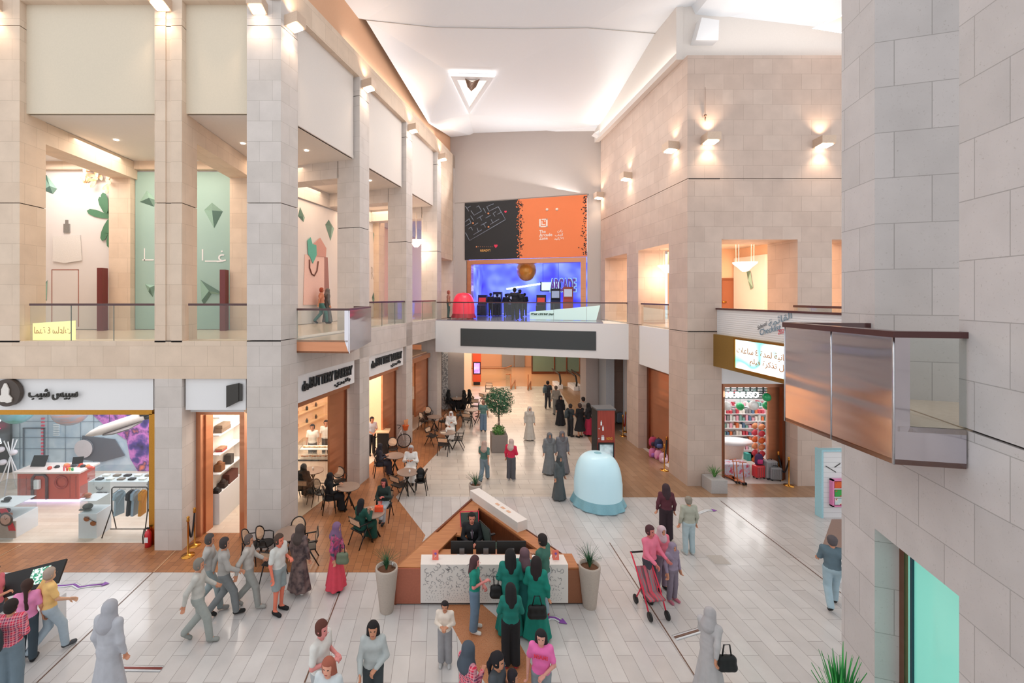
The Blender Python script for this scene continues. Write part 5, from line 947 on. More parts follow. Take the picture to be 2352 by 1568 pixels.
for i, (px, py, Y, r_, c_) in enumerate(((1669, 932, 17.4, .16, '#eceeec'), (1731, 931, 17.2, .17, '#eceeec'), (1700, 933, 18.2, .15, '#1fae6a'), (1761, 912, 17.0, .15, '#1fae6a'), (1761, 931, 17.3, .15, '#1fae6a'))):
    c = pp(px, py, Y); b = MB(); b.ball((0, 0, 0), r_, 14, 1, 1, 1.1); b.tube([(0, 0, r_), (0, 0, 3.8-c.z)], .005, 4); o = b.build('balloon', mat('balloon'+c_, c_, .3, coat=.4)); o.location = c; tag(o, ('white balloon next to the corner column edge of the shop entrance', 'white balloon below the last sign letter', 'green balloon between the two white ones', 'upper green balloon beside the copper door', 'lower green balloon beside the copper door')[i], 'balloon', None)
def suitcase(px, py, w_, d_, h_, c_, rz, label):
    g = gp(px, py); t = thing('suitcase', label, 'suitcase', g, rz, 'suitcases outside the variety shop')
    b = MB(); b.box(-w_/2, w_/2, -d_/2, d_/2, .06, h_); b.build('shell', mat('case'+c_, c_, .35, coat=.3), t, bevel=.05)
    b = MB()
    for i in range(5): x = -w_/2+.06+i*(w_-.12)/4; b.box(x-.008, x+.008, -d_/2-.006, -d_/2, .1, h_-.05)
    b.build('groove', mat('case_groove', '#5a5a5e', .4), t)
    for sx in (-1, 1):
        for sy in (-1, 1): b = MB(); b.ball((sx*(w_/2-.06), sy*(d_/2-.05), .03), .03, 8); b.build('caster', M_BLK, t)
    b = MB(); b.tube([(-.08, 0, h_), (-.08, 0, h_+.04), (.08, 0, h_+.04), (.08, 0, h_)], .012, 6); b.build('handle', M_BLK, t)
suitcase(1743, 1098, .42, .26, .52, '#d8383c', .1, 'bright red suitcase with a backpack on top'); suitcase(1768, 1099, .46, .3, .72, '#9c9ca0', .1, 'taller grey suitcase beside the red one'); suitcase(1780, 1103, .4, .26, .52, '#8f9094', -.15, 'smaller grey suitcase standing in front of the tall one')
def backpack(p, rz, c1, c2, label, sc_=1.):
    t = thing('backpack', label, 'backpack', p, rz); b = MB(); b.lathe([(.001, 0), (.14, .02), (.16, .12), (.15, .3), (.1, .4), (.001, .43)], (0, 0, 0), 14, sc_, .6*sc_); b.build('bag_body', mat('bag'+c1, c1, .7), t)
    b = MB(); b.lathe([(.001, .04), (.1, .06), (.11, .15), (.09, .22), (.001, .23)], (0, -.07*sc_, 0), 12, sc_, .5*sc_); b.build('front_pocket', mat('bag'+c2, c2, .7), t)
    b = MB(); b.tube([(-.04, 0, .42), (0, 0, .47), (.04, 0, .42)], .012, 6); b.build('top_loop', M_BLK, t)
backpack(gp(1743, 1098)+Vector((0, 0, .53)), 0, '#4a2c5c', '#c83a78', 'purple and pink backpack sitting on the red suitcase')
for i, (px, py, z, c1, c2, lb) in enumerate(((1500, 1050, 0, '#d87aa8', '#a86ab8', 'pink backpack on the floor by the salmon door'), (1513, 1055, 0, '#e8a0c0', '#c86a9a', 'pale pink trolley bag at the salmon door'), (1500, 1050, .48, '#b03a5c', '#3a2c40', 'red and dark backpack on top of the pink one'), (1513, 1055, .48, '#2c3458', '#5a6aa0', 'navy backpack on top of the pale pink bag'), (1524, 1062, 0, '#e8b8d0', '#f0d8e4', 'blush backpack nearest the shop opening'))): backpack(gp(px, py)+Vector((0, 0, z)), 0, c1, c2, lb, 1.15)
for i, (px, py, c_, rz) in enumerate(((1672, 1098, '#c8682c', .3), (1686, 1103, '#d87a3a', -.2), (1696, 1106, '#b85a28', .1))):
    t = thing('kick_scooter', ('orange kick scooter against the door frame', 'taller orange kick scooter in the middle of three', 'orange kick scooter nearest the suitcases')[i], 'scooter', gp(px, py), rz, 'orange kick scooters at the shop entrance'); mm = mat('scoot'+c_, c_, .4)
    b = MB(); b.box(-.06, .06, -.28, .28, .06, .09); b.build('deck', mm, t); b = MB(); b.tube([(0, -.28, .08), (0, -.2, .8)], .016, 6); b.build('stem', mm, t); b = MB(); b.tube([(-.16, -.2, .8), (.16, -.2, .8)], .014, 6); b.build('handlebar', mm, t)
    for y, x in ((-.3, -.05), (-.3, .05), (.28, 0)): b = MB(); b.lathe([(.001, -.015), (.05, -.015), (.05, .015), (.001, .015)], (0, 0, 0), 12); b.v = [(q[2]+x, q[0]+y, q[1]+.05) for q in b.v]; b.build('wheel', M_BLK, t)
b = MB(); b.box(xa+.1, xa+1.2, 17.0, 17.5, 0, .5); o = b.build('toy_box', noisemat('toy_print', [(.3, '#e89aa8'), (.5, '#c8d8e8'), (.65, '#d8506a')], 6)); tag(o, 'pink patterned toy box on the variety shop floor', 'box')
for i in range(3):
    b = MB(); b.box(-.16, .16, -.12, .12, 0, .3); o = b.build('toy_case', mat('toyc%d' % i, ('#3aa8a0', '#d85048', '#e87a90')[i], .3)); o.location = gp(1756+i*9, 1075)+Vector((0, 0, .0 if 0 else .78 if i == 9 else .0)); o.location.y += .9; tag(o, ('teal', 'red', 'rose')[i]+' carry case behind the suitcases', 'case', None)
fl = thing('display_column', 'tall tiered stand of red and orange toys inside the entrance', 'display stand', (PX(1742, 17.6), 17.6, 0)); b = MB(); b.tube([(0, 0, 0), (0, 0, 2.0)], .03, 6); b.build('pole', M_WH, fl)
for k in range(6): b = MB(); [b.ball((.16*math.cos(a), .16*math.sin(a), .45+k*.27), .1, 7) for a in (0, 1.57, 3.14, 4.71)]; b.build('toy_tier', mat('tier%d' % (k % 3), ('#e8743a', '#d8485a', '#e89a6a')[k % 3], .6), fl, kind='stuff')
# far luggage by the mural lamp
suitcase(1424, 972, .4, .25, .6, '#9fb4c4', 0, 'pale blue suitcase standing by the far copper wall')
# corner planter
pl = thing('square_planter', 'grey striped square planter with spiky green plant at the corner column', 'planter', Vector((PX(1641, 15.86), 15.86, 0)))
b = MB(); b.box(-.29, .29, -.29, .29, 0, .48); b.build('planter_box', mat('planter_grey', '#b4b0ae', .7), pl, bevel=.01); b = MB(); b.box(-.26, .26, -.26, .26, .42, .47); b.build('soil', mat('soil', '#6a4630', .9, bump=.5), pl)
def blades(n, h, spread, w_, c=(0, 0, 0), seed=1, droop=.35):
    R = random.Random(seed); b = MB()
    for i in range(n):
        a = R.random()*6.283; s = spread*(.25+.75*R.random()); hh = h*(.6+.4*R.random()); pts = []
        for k in range(5):
            t = k/4; r_ = s*t**1.6; z = hh*(t-droop*t*t*(s/spread)); pts.append(Vector((c[0]+r_*math.cos(a)+.02*math.cos(a), c[1]+r_*math.sin(a), c[2]+z)))
        q = Vector((-math.sin(a), math.cos(a), 0)); L_ = [p+q*w_*(1-k/4.2)*(.6 if k == 0 else 1) for k, p in enumerate(pts)]; R_ = [p-q*w_*(1-k/4.2)*(.6 if k == 0 else 1) for k, p in enumerate(pts)]; Mi = [p+Vector((0, 0, -w_*.4)) for p in pts]
        b.add(L_+Mi+R_, [(k, k+1, 6+k, 5+k) for k in range(4)]+[(5+k, 6+k, 11+k, 10+k) for k in range(4)])
    return b
M_LFG = noisemat('leaf_green', [(.35, '#3f7a3a'), (.65, '#74a858')], 6); M_LFD = noisemat('leaf_dark', [(.35, '#1f4a34'), (.65, '#3f7a50')], 8); M_LFB = noisemat('leaf_bright', [(.35, '#1f7a3a'), (.65, '#3fa850')], 3)
blades(40, .55, .32, .02, (0, 0, .45), 3).build('leaves', M_LFG, pl)
# near corner plant at the foot of the near wall
np_ = thing('tall_leafy_plant', 'tall bright green strap leaved plant at the foot of the near stone wall', 'plant', (pp(1930, 1568, 5.0).x, 5.0, 0))
zz = pp(1930, 1560, 5.0).z
b = MB(); b.lathe([(.18, 0), (.3, 1.8), (.32, 2.05), (.28, 2.05)], (0, 0, 0), 20); b.build('planter_pot', mat('pot_stone', '#b8aba0', .7), np_)
blades(46, 1.08, .26, .036, (0, 0, 2.0), 8, .12).build('leaves', M_LFB, np_)
# conical planters round the desk
def cone_planter(px, py, h, r, label, seed, gh=.6):
    t = thing('tall_planter', label, 'planter', gp(px, py), seed, 'tall grey cone planters at the desk corners')
    b = MB(); b.lathe([(r*.58, 0), (r*.62, .03), (r*.98, h-.12), (r, h-.03), (r*.97, h), (r*.86, h), (r*.84, h-.1)], (0, 0, 0), 28); b.build('pot', mat('pot_stone', '#b8aba0', .7, bump=.1), t)
    b = MB(); b.lathe([(r*.86, h-.08), (.001, h-.06)], (0, 0, 0), 20); b.build('soil', mat('soil', '#6a4630', .9, bump=.5), t)
    blades(85, gh, .34, .008, (0, 0, h-.06), seed, .3).build('grass_leaves', M_LFD, t)
    b = MB(); b.lathe([(.025, h-.06), (.025, h+.04), (.001, h+.05)], (r*.6, -r*.2, 0), 10); b.build('spot_fitting', mat('chrome', '#c8c8c8', .2, 1), t)
cone_planter(888, 1402, .98, .25, 'tall grey planter with grass at the copper end of the desk', 1); cone_planter(1354, 1392, .95, .24, 'tall grey planter with grass at the far end of the desk front', 2); cone_planter(1092, 1180, .98, .22, 'tall grey planter with grass behind the apex of the desk', 3, .5)
# ball tree
bt = thing('ball_tree', 'clipped round tree in a grey square planter in the middle of the hall', 'tree', gp(1148, 1040)); Yb = gp(1148, 1040).y+.35; bt.location.y = Yb
b = MB(); b.box(-.36, .36, -.36, .36, 0, .78); b.box(-.32, .32, -.32, .32, .7, .74); b.build('planter_box', mat('planter_taupe', '#8f857f', .8), bt, bevel=.01)
ztree = H-(922-HY)*Yb/F; R = random.Random(5); b = MB()
for i in range(3): b.tube([(.03*math.cos(i*2.1), .03*math.sin(i*2.1), .7), (.04*math.cos(i*2.1+2), .04*math.sin(i*2.1+2), 1.3), (.03*math.cos(i*2.1+4), .03*math.sin(i*2.1+4), ztree-.4), (.3*math.cos(i*2.1), .3*math.sin(i*2.1), ztree)], .024, 6)
b.build('trunk', mat('bark_grey', '#8c7a6c', .9), bt)
def leafball(c, r, n, sz, seed):
    R = random.Random(seed); b = MB()
    for i in range(n):
        u = Vector((R.gauss(0, 1), R.gauss(0, 1), R.gauss(0, 1))).normalized(); rr_ = r*(.65+.38*R.random())*(1+.1*math.sin(u.x*7+u.z*5)); p = Vector(c)+u*rr_
        t = u.cross(Vector((R.random()-.5, R.random()-.5, R.random()-.5))).normalized(); w2 = t.cross(u).normalized(); n_ = (u*.5+w2*.7).normalized()
        b.add([p-t*sz, p+n_*sz*.35, p+t*sz, p-n_*sz*.35+u*sz*.15], [(0, 1, 2, 3)])
    return b
leafball((0, 0, ztree), .66, 2600, .06, 4).build('crown', M_LFD, bt); leafball((0, 0, .88), .3, 500, .07, 9).build('undergrowth_leaves', M_LFG, bt)
# ---- inflatables: plain domes with a ruffled hem
def dome(p, r, h, m, m2, label, seed=0):
    t = thing('inflatable_dome', label, 'inflatable', p); n = 48; b = MB(); prof = []
    for i in range(15): a = i/14*math.pi/2; prof.append((r*math.cos(a)**.6*(.98), h*.45+h*.55*math.sin(a)))
    b.lathe([(r*1.0, h*.14), (r*1.0, h*.45)]+prof[1:-1]+[(.001, h)], (0, 0, 0), n); b.build('dome_body', m, t)
    b = MB(); vs = []; rows = 5
    for k in range(rows):
        for j in range(n): a = 2*math.pi*j/n; w_ = abs(math.sin(a*6)); q = k/(rows-1); rr_ = r*(1+.12*q*(.5+w_)); vs.append((rr_*math.cos(a), rr_*math.sin(a), h*.18*(1-q)+.04*w_*q+.01))
    b.smooth = True; b.add(vs, [(k*n+j, (k+1)*n+j, (k+1)*n+(j+1) % n, k*n+(j+1) % n) for k in range(rows-1) for j in range(n)]); b.build('ruffled_hem', m2, t)
    b = MB(); b.lathe([(.12*r/.5, h*.985), (.06, h+.02), (.001, h+.02)], (0, 0, 0), 14); b.build('top_patch', m2, t); return t
g = gp(1373, 1174); g.y += .55; g.x = PX(1373, g.y)
dome(g, .78, 1.72, mat('inflatable_blue', '#c4e8f4', .35, emit=.1, coat=.3), mat('inflatable_hem', '#86bccb', .4), 'large pale blue inflatable dome with a ruffled hem near the wayfinding kiosk')
g = pp(1066, 735, 25.2); g.z = ZF; g.y += .7
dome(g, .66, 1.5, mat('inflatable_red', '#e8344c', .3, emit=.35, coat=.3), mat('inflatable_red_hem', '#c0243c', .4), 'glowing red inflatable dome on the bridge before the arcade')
# ---- wayfinding kiosk
gk = gp(1387, 1120); Yk = 15.9; xk0, xk1 = PX(1372, Yk), PX(1412, Yk); xl = PX(1361, Yk+.5); zt = H-(942-HY)*Yk/F
kk = thing('wayfinding_kiosk', 'tall red brown wayfinding kiosk with white pictograms and a lit screen', 'kiosk', ((xk0+xk1)/2, Yk+.3, 0))
b = MB(); b.prism([(xk0, Yk), (xk1, Yk), (xk1+.05, Yk+.6), (xl, Yk+.5)], .0, zt); b.build('kiosk_body', wood('kiosk_wood', '#8a2c20', '#a8402c', .35, 1, 2), kk, world=True)
b = MB(); b.slab([(xk0, Yk-.01, 0), (xl-.02, Yk+.5, 0), (xl-.02, Yk+.5, zt), (xk0, Yk-.01, zt)], (-.02, -.01, 0)); b.build('black_side', M_BLK, kk, world=True)
b = MB(); b.prism([(xk0-.04, Yk-.03), (xk1+.03, Yk-.03), (xk1+.1, Yk+.65), (xl-.05, Yk+.55)], zt, zt+.05); b.build('cap', mat('kiosk_cap', '#5c5f62', .5), kk, world=True)
zs = lambda py: H-(py-HY)*Yk/F
b = MB(); b.box(PX(1374, Yk), PX(1410, Yk), Yk-.03, Yk, zs(1082), zs(1016)); b.build('screen_frame', M_BLK, kk, world=True)
b = MB(); b.box(PX(1377, Yk), PX(1407, Yk), Yk-.04, Yk-.03, zs(1078), zs(1020)); b.build('lit_screen', noisemat('kiosk_screen', [(.4, '#a8b4b8'), (.6, '#5c6a70')], 2, emit=.5), kk, world=True)
wtext('ﻑﺎﻔﻛ & ﺎﻨﻫ', 1381, 1044, 1404, Yk-.045, M_WH, kk, 6, .005)
def pict(px, py, s): 
    c = pp(px, py, Yk-.005); b = MB(); b.lathe([(.001, -.001), (.018*s, 0), (.001, .001)], (0, 0, 0), 8); b.v = [(q[0], q[2]*3, q[1]) for q in b.v]; b.v = [(c.x+q[0], c.y+q[1], c.z+q[2]+.07*s) for q in b.v]; b.box(c.x-.022*s, c.x+.022*s, Yk-.012, Yk, c.z-.06*s, c.z+.045*s); return b
for (x, y) in ((1381, 972), (1385, 984), (1383, 1006), (1386, 1006)): pict(x, y, 1.2).build('pictogram', M_WH, kk, world=True)
wtext('→', 1374, 986, 1378, Yk-.005, M_WH, kk, 4, .004); wtext('←', 1374, 1009, 1378, Yk-.005, M_WH, kk, 4, .004); wtext('NOVO', 1393, 1010, 1407, Yk-.005, mat('novo_yellow', '#e8a830', .5), kk, 6, .004)
tb = thing('waste_bin', 'cream waste bin with a dark top beyond the wayfinding kiosk', 'bin', gp(1368, 955)); b = MB(); b.lathe([(.27, 0), (.31, .95), (.33, 1.0)], (0, 0, 0), 18); b.build('bin_body', mat('bin_cream', '#ddd0bc', .6), tb); b = MB(); b.lathe([(.33, 1.0), (.2, 1.04), (.001, 1.0)], (0, 0, 0), 18); b.build('bin_top', M_BLK, tb)
# ---- white school kiosk on the east side
gq = gp(1884, 1190); Yq = 13.9; xq = PX(1884, Yq); zt = H-(1036-HY)*Yq/F
sk_ = thing('school_kiosk', 'white ribbed kiosk wall with a pale blue edge and pink framed shelves', 'kiosk', (xq, Yq, 0))
b = MB(); b.box(xq+.06, xq+1.6, Yq, Yq+.1, 0, zt); b.build('kiosk_wall', M_WH, sk_, world=True); b = MB(); b.box(xq, xq+.06, Yq-.05, Yq+.2, 0, zt+.06); b.box(xq+.06, xq+1.6, Yq-.04, Yq+.15, zt, zt+.055); b.build('blue_edge', mat('edge_aqua', '#a8d8e4', .5), sk_, world=True)
b = MB(); 
for i in range(14): b.box(xq+.06, xq+1.6, Yq-.006, Yq, .15+i*.16, .158+i*.16)
b.build('rib', mat('rib_grey', '#c9cacc', .5), sk_, world=True)
zq = lambda py: H-(py-HY)*Yq/F
b = MB(); x0 = PX(1905, Yq)
b.box(x0, x0+.05, Yq-.12, Yq, zq(1160), zq(1098)); b.box(x0, x0+1, Yq-.12, Yq, zq(1101), zq(1098)); b.box(x0, x0+1, Yq-.12, Yq, zq(1160), zq(1157)); b.build('shelf_frame', mat('frame_pink', '#e88ab8', .5), sk_, world=True)
b = MB(); b.box(x0+.05, x0+1, Yq-.02, Yq-.008, zq(1157), zq(1101)); b.build('niche_back', mat('niche_purple', '#7a4a7a', .6), sk_, world=True)
for z in (1119, 1138): b = MB(); b.box(x0+.05, x0+1, Yq-.12, Yq, zq(z+1), zq(z-1)); b.build('shelf', M_WH, sk_, world=True)
for i, (y, c_, lb) in enumerate(((1118, '#e0602c', 'orange boxed set on the top pink framed shelf'), (1137, '#3aa84a', 'green boxed set on the middle pink framed shelf'), (1156, '#c8dce0', 'pale boxed set on the lowest pink framed shelf'))):
    b = MB(); b.box(-.16, .2, -.045, .045, 0, .2); o = b.build('boxed_set', noisemat('set%d' % i, [(.4, c_), (.6, '#f0e8dc' if i == 2 else c_), (.62, '#c83c3c')], 8)); o.location = (PX(1922, Yq), Yq-.07, zq(y)+.012); tag(o, lb, 'box')
b = MB(); 
for (a, c, cc) in (((1897, 1070), (1920, 1084), 0), ((1917, 1073), (1930, 1064), 0)): b.tube([pp(*a, Yq-.01), pp(*c, Yq-.01)], .012, 5)
b.build('pencil_print', M_SG, sk_, world=True)
bn_ = thing('bench_counter', 'brown topped counter beside the white school kiosk', 'counter', Vector((10.8, 11.4, 0))); g1 = gp(1893, 1290)
b = MB(); b.prism([(9.24, 10.67), (11.2, 10.67), (12.6, 12.16), (10.83, 12.16)], .78, .83); b.build('counter_top', mat('counter_taupe', '#8f7468', .4), bn_, world=True)
b = MB(); b.prism([(9.36, 10.72), (11.1, 10.72), (12.5, 12.1), (10.9, 12.1)], 0, .78); b.build('counter_body', M_WH, bn_, world=True)
# ---- floor stickers
def sticker(name, pts, label, cols):
    t = thing(name, label, 'floor sticker', pts[0]); P_ = pts; b = MB(); b.tube([p+Vector((0, 0, .0)) for p in P_], .07, 6); b.v = [(x, y, .005+.004*(z > .0)) for x, y, z in b.v]; b.build('white_backing', M_WH, t, world=True)
    b = MB(); b.tube([p for p in P_], .026, 6); b.v = [(x, y, .011+.004*(z > .0)) for x, y, z in b.v]; b.build('ink_line', mat('ink'+cols, cols, .5), t, world=True); return t
t = sticker('pencil_sticker', [gp(240, 1534), gp(372, 1536)], 'long pencil shaped floor sticker under the pale grey walker', '#8a4038')
t = sticker('pencil_sticker', [gp(1549, 1465), gp(1638, 1438)], 'slanted pencil shaped floor sticker beside the near wall walkway', '#7a5a4c')
for pts, lb in (([(128, 1346), (150, 1345), (170, 1342), (182, 1349), (205, 1345), (236, 1342)], 'wavy purple arrow sticker on the floor near the touch screens'), ([(1252, 1424), (1262, 1418), (1275, 1419), (1288, 1426)], 'curved purple arrow sticker by the desk corner'), ([(1573, 1178), (1590, 1173), (1605, 1178), (1622, 1171), (1636, 1172)], 'faint white wavy sticker in the middle of the walkway')):
    t = sticker('arrow_sticker', [gp(*p) for p in pts], lb, '#8a4aa8' if 'purple' in lb else '#d8dcde'); q = gp(*pts[-1]); d = (q-gp(*pts[-2])).normalized(); s_ = d.cross(Vector((0, 0, 1)))
    b = MB(); b.slab([q+d*.15+Vector((0, 0, .012)), q+s_*.09+Vector((0, 0, .012)), q-s_*.09+Vector((0, 0, .012))], (0, 0, .004)); b.build('arrow_head', mat('ink#8a4aa8', '#8a4aa8', .5), t, world=True)
# ================================================================ reception desk
Lp, Rp, Ap = Vector((-1.09, 9.97, 0)), Vector((3.28, 9.97, 0)), Vector((1.08, 13.72, 0)); Z = Vector((0, 0, 1))
dk = thing('reception_desk', 'triangular reception desk of oak, copper and white perforated stone', 'reception desk', (1.1, 11.2, 0))
def strip(b, p, q, t, z0, z1): d = (q-p).normalized().cross(Z)*t; b.slab([p+Z*z0, q+Z*z0, q+Z*z1, p+Z*z1], d)
def inset(p, t): c = (Lp+Rp+Ap)/3; return p+(c-p).normalized()*t*2
b = MB(); strip(b, Lp, Ap+(Lp-Ap).normalized()*.0, .05, 0, .84); b.build('side_wall', M_CUD, dk, world=True)
b = MB(); strip(b, Ap, Rp, .05, 0, .8); b.build('side_wall', M_WDD, dk, world=True)
def band(b, p, q, i0, i1, z0, z1):
    p0, q0, p1, q1 = inset(p, i0), inset(q, i0), inset(p, i1), inset(q, i1); b.add([p0+Z*z0, q0+Z*z0, q1+Z*z0, p1+Z*z0, p0+Z*z1, q0+Z*z1, q1+Z*z1, p1+Z*z1], [(0, 3, 2, 1), (4, 5, 6, 7), (0, 1, 5, 4), (1, 2, 6, 5), (2, 3, 7, 6), (3, 0, 4, 7)])
li = lambda t: Lp.lerp(Ap, t)
b = MB(); band(b, Ap, Rp, .03, .40, .76, .8); band(b, Ap, li(.42), .03, .42, .76, .8); b.build('counter_top', M_WD, dk, world=True)
b = MB(); strip(b, inset(Ap, .40), inset(Rp, .40), .03, .0, .76); strip(b, inset(li(.42), .42), inset(Ap, .42), .03, 0, .76); b.build('inner_panel', M_WDD, dk, world=True)
a = Lp+Vector((.02, .02, 0)); c2 = li(.40); w_ = Vector((.62, 0, 0))
b = MB(); b.slab([a+Z*.80, a+w_+Z*.80, c2+w_+Z*.80, c2+Z*.80], Z*.04); b.build('counter_top', M_WD, dk, world=True)
b = MB(); b.slab([c2+w_*.98, a+w_*.98, a+w_*.98+Z*.8, c2+w_*.98+Z*.8], (-.03, 0, 0)); b.slab([c2, c2+w_, c2+w_+Z*.8, c2+Z*.8], (0, -.03, 0)); b.build('inner_panel', M_WDD, dk, world=True)
b = MB(); b.box(Lp.x, -.48, 9.95, 10.0, .03, .82); b.build('copper_end', mat('copper_matt', '#b8705a', .4, .5), dk, world=True)
b = MB(); b.box(2.86, Rp.x-.08, 9.97, 10.0, .03, .78); b.build('copper_end', mat('copper_brown', '#9a6448', .4, .4), dk, world=True)
b = MB(); b.box(Lp.x, Rp.x-.05, 9.99, 10.04, 0, .05); b.build('kick_strip', mat('kick_dark', '#4a3c38', .4), dk, world=True)
b = MB(); b.box(2.3, Rp.x-.15, 10.0, 10.55, .78, .82); b.build('counter_top', M_WD, dk, world=True)
# perforated front panel: grid of tilted slots, larger at the top
fx0, fx1 = PX(966, 9.93), PX(1305, 9.93); zp = .93
b = MB(); b.box(fx0, fx1, 9.93, 9.99, .06, zp); b.box(fx0, fx1, 9.99, 10.32, zp-.12, zp); b.build('stone_front', mat('stone_white', '#e9e3dd', .55, noise=.03), dk, world=True)
R = random.Random(3); b = MB()
def slot(c, a, L_, th):
    d = Vector((math.cos(a)*L_, 0, math.sin(a)*L_)); nv = Vector((-d.z, 0, d.x)).normalized()*th; q = c+d; b.slab([c-nv, q-nv, q+nv, c+nv], (0, -.004, 0)); return q
row = 0; z = .13
while z < .88:
    t_ = (z-.13)/.7; R_ = .012+.042*t_; nx = int((fx1-fx0-.2)/(.055+.085*t_))
    for i in range(nx):
        c = Vector((fx0+.12+(i+.5*(row % 2)+.25*R.random())*(fx1-fx0-.24)/nx, 9.929, z)); a = R.random()*6.28
        for k in range(1+int(2.6*t_+.5*R.random())): c = slot(c, a, R_*1.15, .004+.003*t_); a += 1.05+.3*R.random()
        if c.z > .92 or c.x > fx1: pass
    z += .045+.07*t_; row += 1
b.build('perforation', mat('slot_shadow', '#aeaaaa', .8), dk, world=True, kind='stuff')
b = MB(); u_ = (Rp-Ap).normalized(); n_ = u_.cross(Z); s0 = Ap+u_*.12-n_*.02; s1 = Ap+u_*2.35-n_*.02
b.slab([s0+Z*.8, s1+Z*.8, s1+Z*1.06, s0+Z*1.06], -n_*-.0+n_*.0+(-n_)*.0 if False else (n_*.34 if n_.x < 0 else -n_*.34)); b.build('raised_counter', mat('stone_white', '#e9e3dd', .55, noise=.03), dk, world=True)
for i in range(3):
    c = s0.lerp(s1, .52+i*.11)+Z*1.061+(n_ if n_.x < 0 else -n_)*.17; b = MB(); b.slab([c-u_*.07-n_*.04, c+u_*.07-n_*.04, c+u_*.07+n_*.04, c-u_*.07+n_*.04], (0, 0, .008)); b.build('copper_inlay', mat('inlay_peach', '#dcae90', .5), dk, world=True)
b = MB(); b.prism([tuple(inset(p, .3)[:2]) for p in (Lp, Rp, Ap)], 0, .02); b.build('inner_floor', mat('inner_floor', '#b8a896', .5), dk, world=True)
def monitor(px, w_, label, Y=10.5, zb=.78):
    t = thing('computer_monitor', label, 'monitor', (PX(px, Y), Y, zb), 0, 'black monitors on the reception desk'); b = MB(); b.box(-w_/2, w_/2, 0, .04, .05, .36); b.build('screen_back', M_BLK, t, bevel=.012); b = MB(); b.box(-.06, .06, -.02, .02, 0, .2); b.box(-.12, .12, -.08, .1, 0, .012); b.build('stand', mat('stand_steel', '#a8aaae', .3, .8), t)
monitor(1061, .54, 'black monitor in front of the seated receptionist'); monitor(1116, .47, 'smaller black monitor in the middle of the desk'); monitor(1175, .7, 'widest black monitor, next to the standing customers')
b = MB(); b.box(fx0+.2, fx1-.1, 10.32, 10.8, .74, .78); b.build('work_top', M_WD, dk, world=True)
for px, lb in ((1000, 'coral leaflet stand at the copper end of the white counter'), (1280, 'coral leaflet stand at the far end of the white counter')):
    t = thing('leaflet_stand', lb, 'leaflet stand', (PX(px, 10.0), 10.1, zp), 0, None); b = MB(); b.slab([(-.07, 0, 0), (.07, 0, 0), (.07, .05, .2), (-.07, .05, .2)], (0, .01, 0)); b.slab([(-.07, .1, 0), (.07, .1, 0), (.07, .055, .19), (-.07, .055, .19)], (0, .005, 0)); b.build('card', mat('leaflet_coral', '#ef7a66', .5), t); b = MB(); b.ball((0, .03, .13), .03, 8, 1, .15, 1); b.build('flower_print', mat('print_violet', '#8a5ab0', .5), t); text('ﻡﺍ', (-.02, .012, .05), (1, 0, 0), (0, 0, 1), .04, M_WH, 'lettering', None, ext=.004).parent = t
def office_chair(p, rz, c_, label, trim=None):
    t = thing('office_chair', label, 'office chair', p, rz); mm = mat('chair'+c_, c_, .6)
    b = MB(); b.box(-.24, .24, -.22, .24, .42, .5); b.build('seat', mm, t, bevel=.03)
    b = MB(); b.slab([(-.22, -.24, .55), (.22, -.24, .55), (.24, -.34, 1.12), (-.24, -.34, 1.12)], (0, -.02, 0)); b.build('mesh_back', mat('chair_mesh', '#4a5a54', .7), t)
    b = MB(); P_ = [(-.23, -.25, .52), (.23, -.25, .52), (.25, -.36, 1.15), (-.25, -.36, 1.15)]; b.tube(P_, .018, 6, close=True); b.build('back_frame', mat('trimc'+(trim or '#101112'), trim or '#101112', .4), t)
    for sx in (-1, 1): b = MB(); b.tube([(sx*.26, -.15, .46), (sx*.29, -.1, .66)], .016, 6); b.box(sx*.29-.035, sx*.29+.035, -.16, .12, .66, .69); b.build('armrest', M_BLK, t)
    b = MB(); b.tube([(0, 0, .1), (0, 0, .43)], .03, 8); b.build('gas_column', M_BLK, t)
    for i in range(5): a = i*1.2566; b = MB(); b.tube([(0, 0, .12), (.28*math.cos(a), .28*math.sin(a), .07)], [.025, .018], 6); b.ball((.28*math.cos(a), .28*math.sin(a), .035), .033, 6); b.build('base_leg', M_BLK, t)
office_chair(Vector((1.42, 11.35, .02)), -1.15, '#2c4a3c', 'empty green mesh office chair inside the desk'); office_chair(Vector((.78, 11.55, .02)), 3.14+.1, '#1c1c20', 'black office chair with red trim under the receptionist', '#d8204a')
# ================================================================ touch screen stand (lower corner)
ts = thing('touch_screen_stand', 'white pedestal with slanted black touch screens showing green text', 'kiosk', gp(40, 1480)); gt = gp(40, 1485)
b = MB(); b.prism([(gt.x-.35, gt.y-.2), (gt.x+.45, gt.y-.2), (gt.x+.55, gt.y+.5), (gt.x-.3, gt.y+.5)], 0, .75); b.build('pedestal', M_WH, ts, world=True)
a, c = Vector((gt.x-.45, gt.y-.1, 1.0)), Vector((gt.x+.55, gt.y+.3, 1.1)); up_ = Vector((-.12, .35, .28))
b = MB(); b.slab([a, c, c+up_, a+up_], (0, .03, -.04)); b.build('screen_frame', M_BLK, ts, world=True)
b = MB(); d_ = c-a; e = Vector((0, -.003, .006)); b.slab([a+d_*.5+up_*.15+e, a+d_*.78+up_*.15+e, a+d_*.78+up_*.85+e, a+d_*.5+up_*.85+e], (0, 0, .004)); b.build('green_screen', noisemat('screen_green', [(.45, '#2a8a6a'), (.55, '#e8f0ec')], 20, emit=.4), ts, world=True)
b = MB(); b.tube([Vector((gt.x, gt.y+.1, .75)), Vector((gt.x, gt.y+.1, 1.05))], .04, 8); b.build('support_post', M_BLK, ts, world=True)
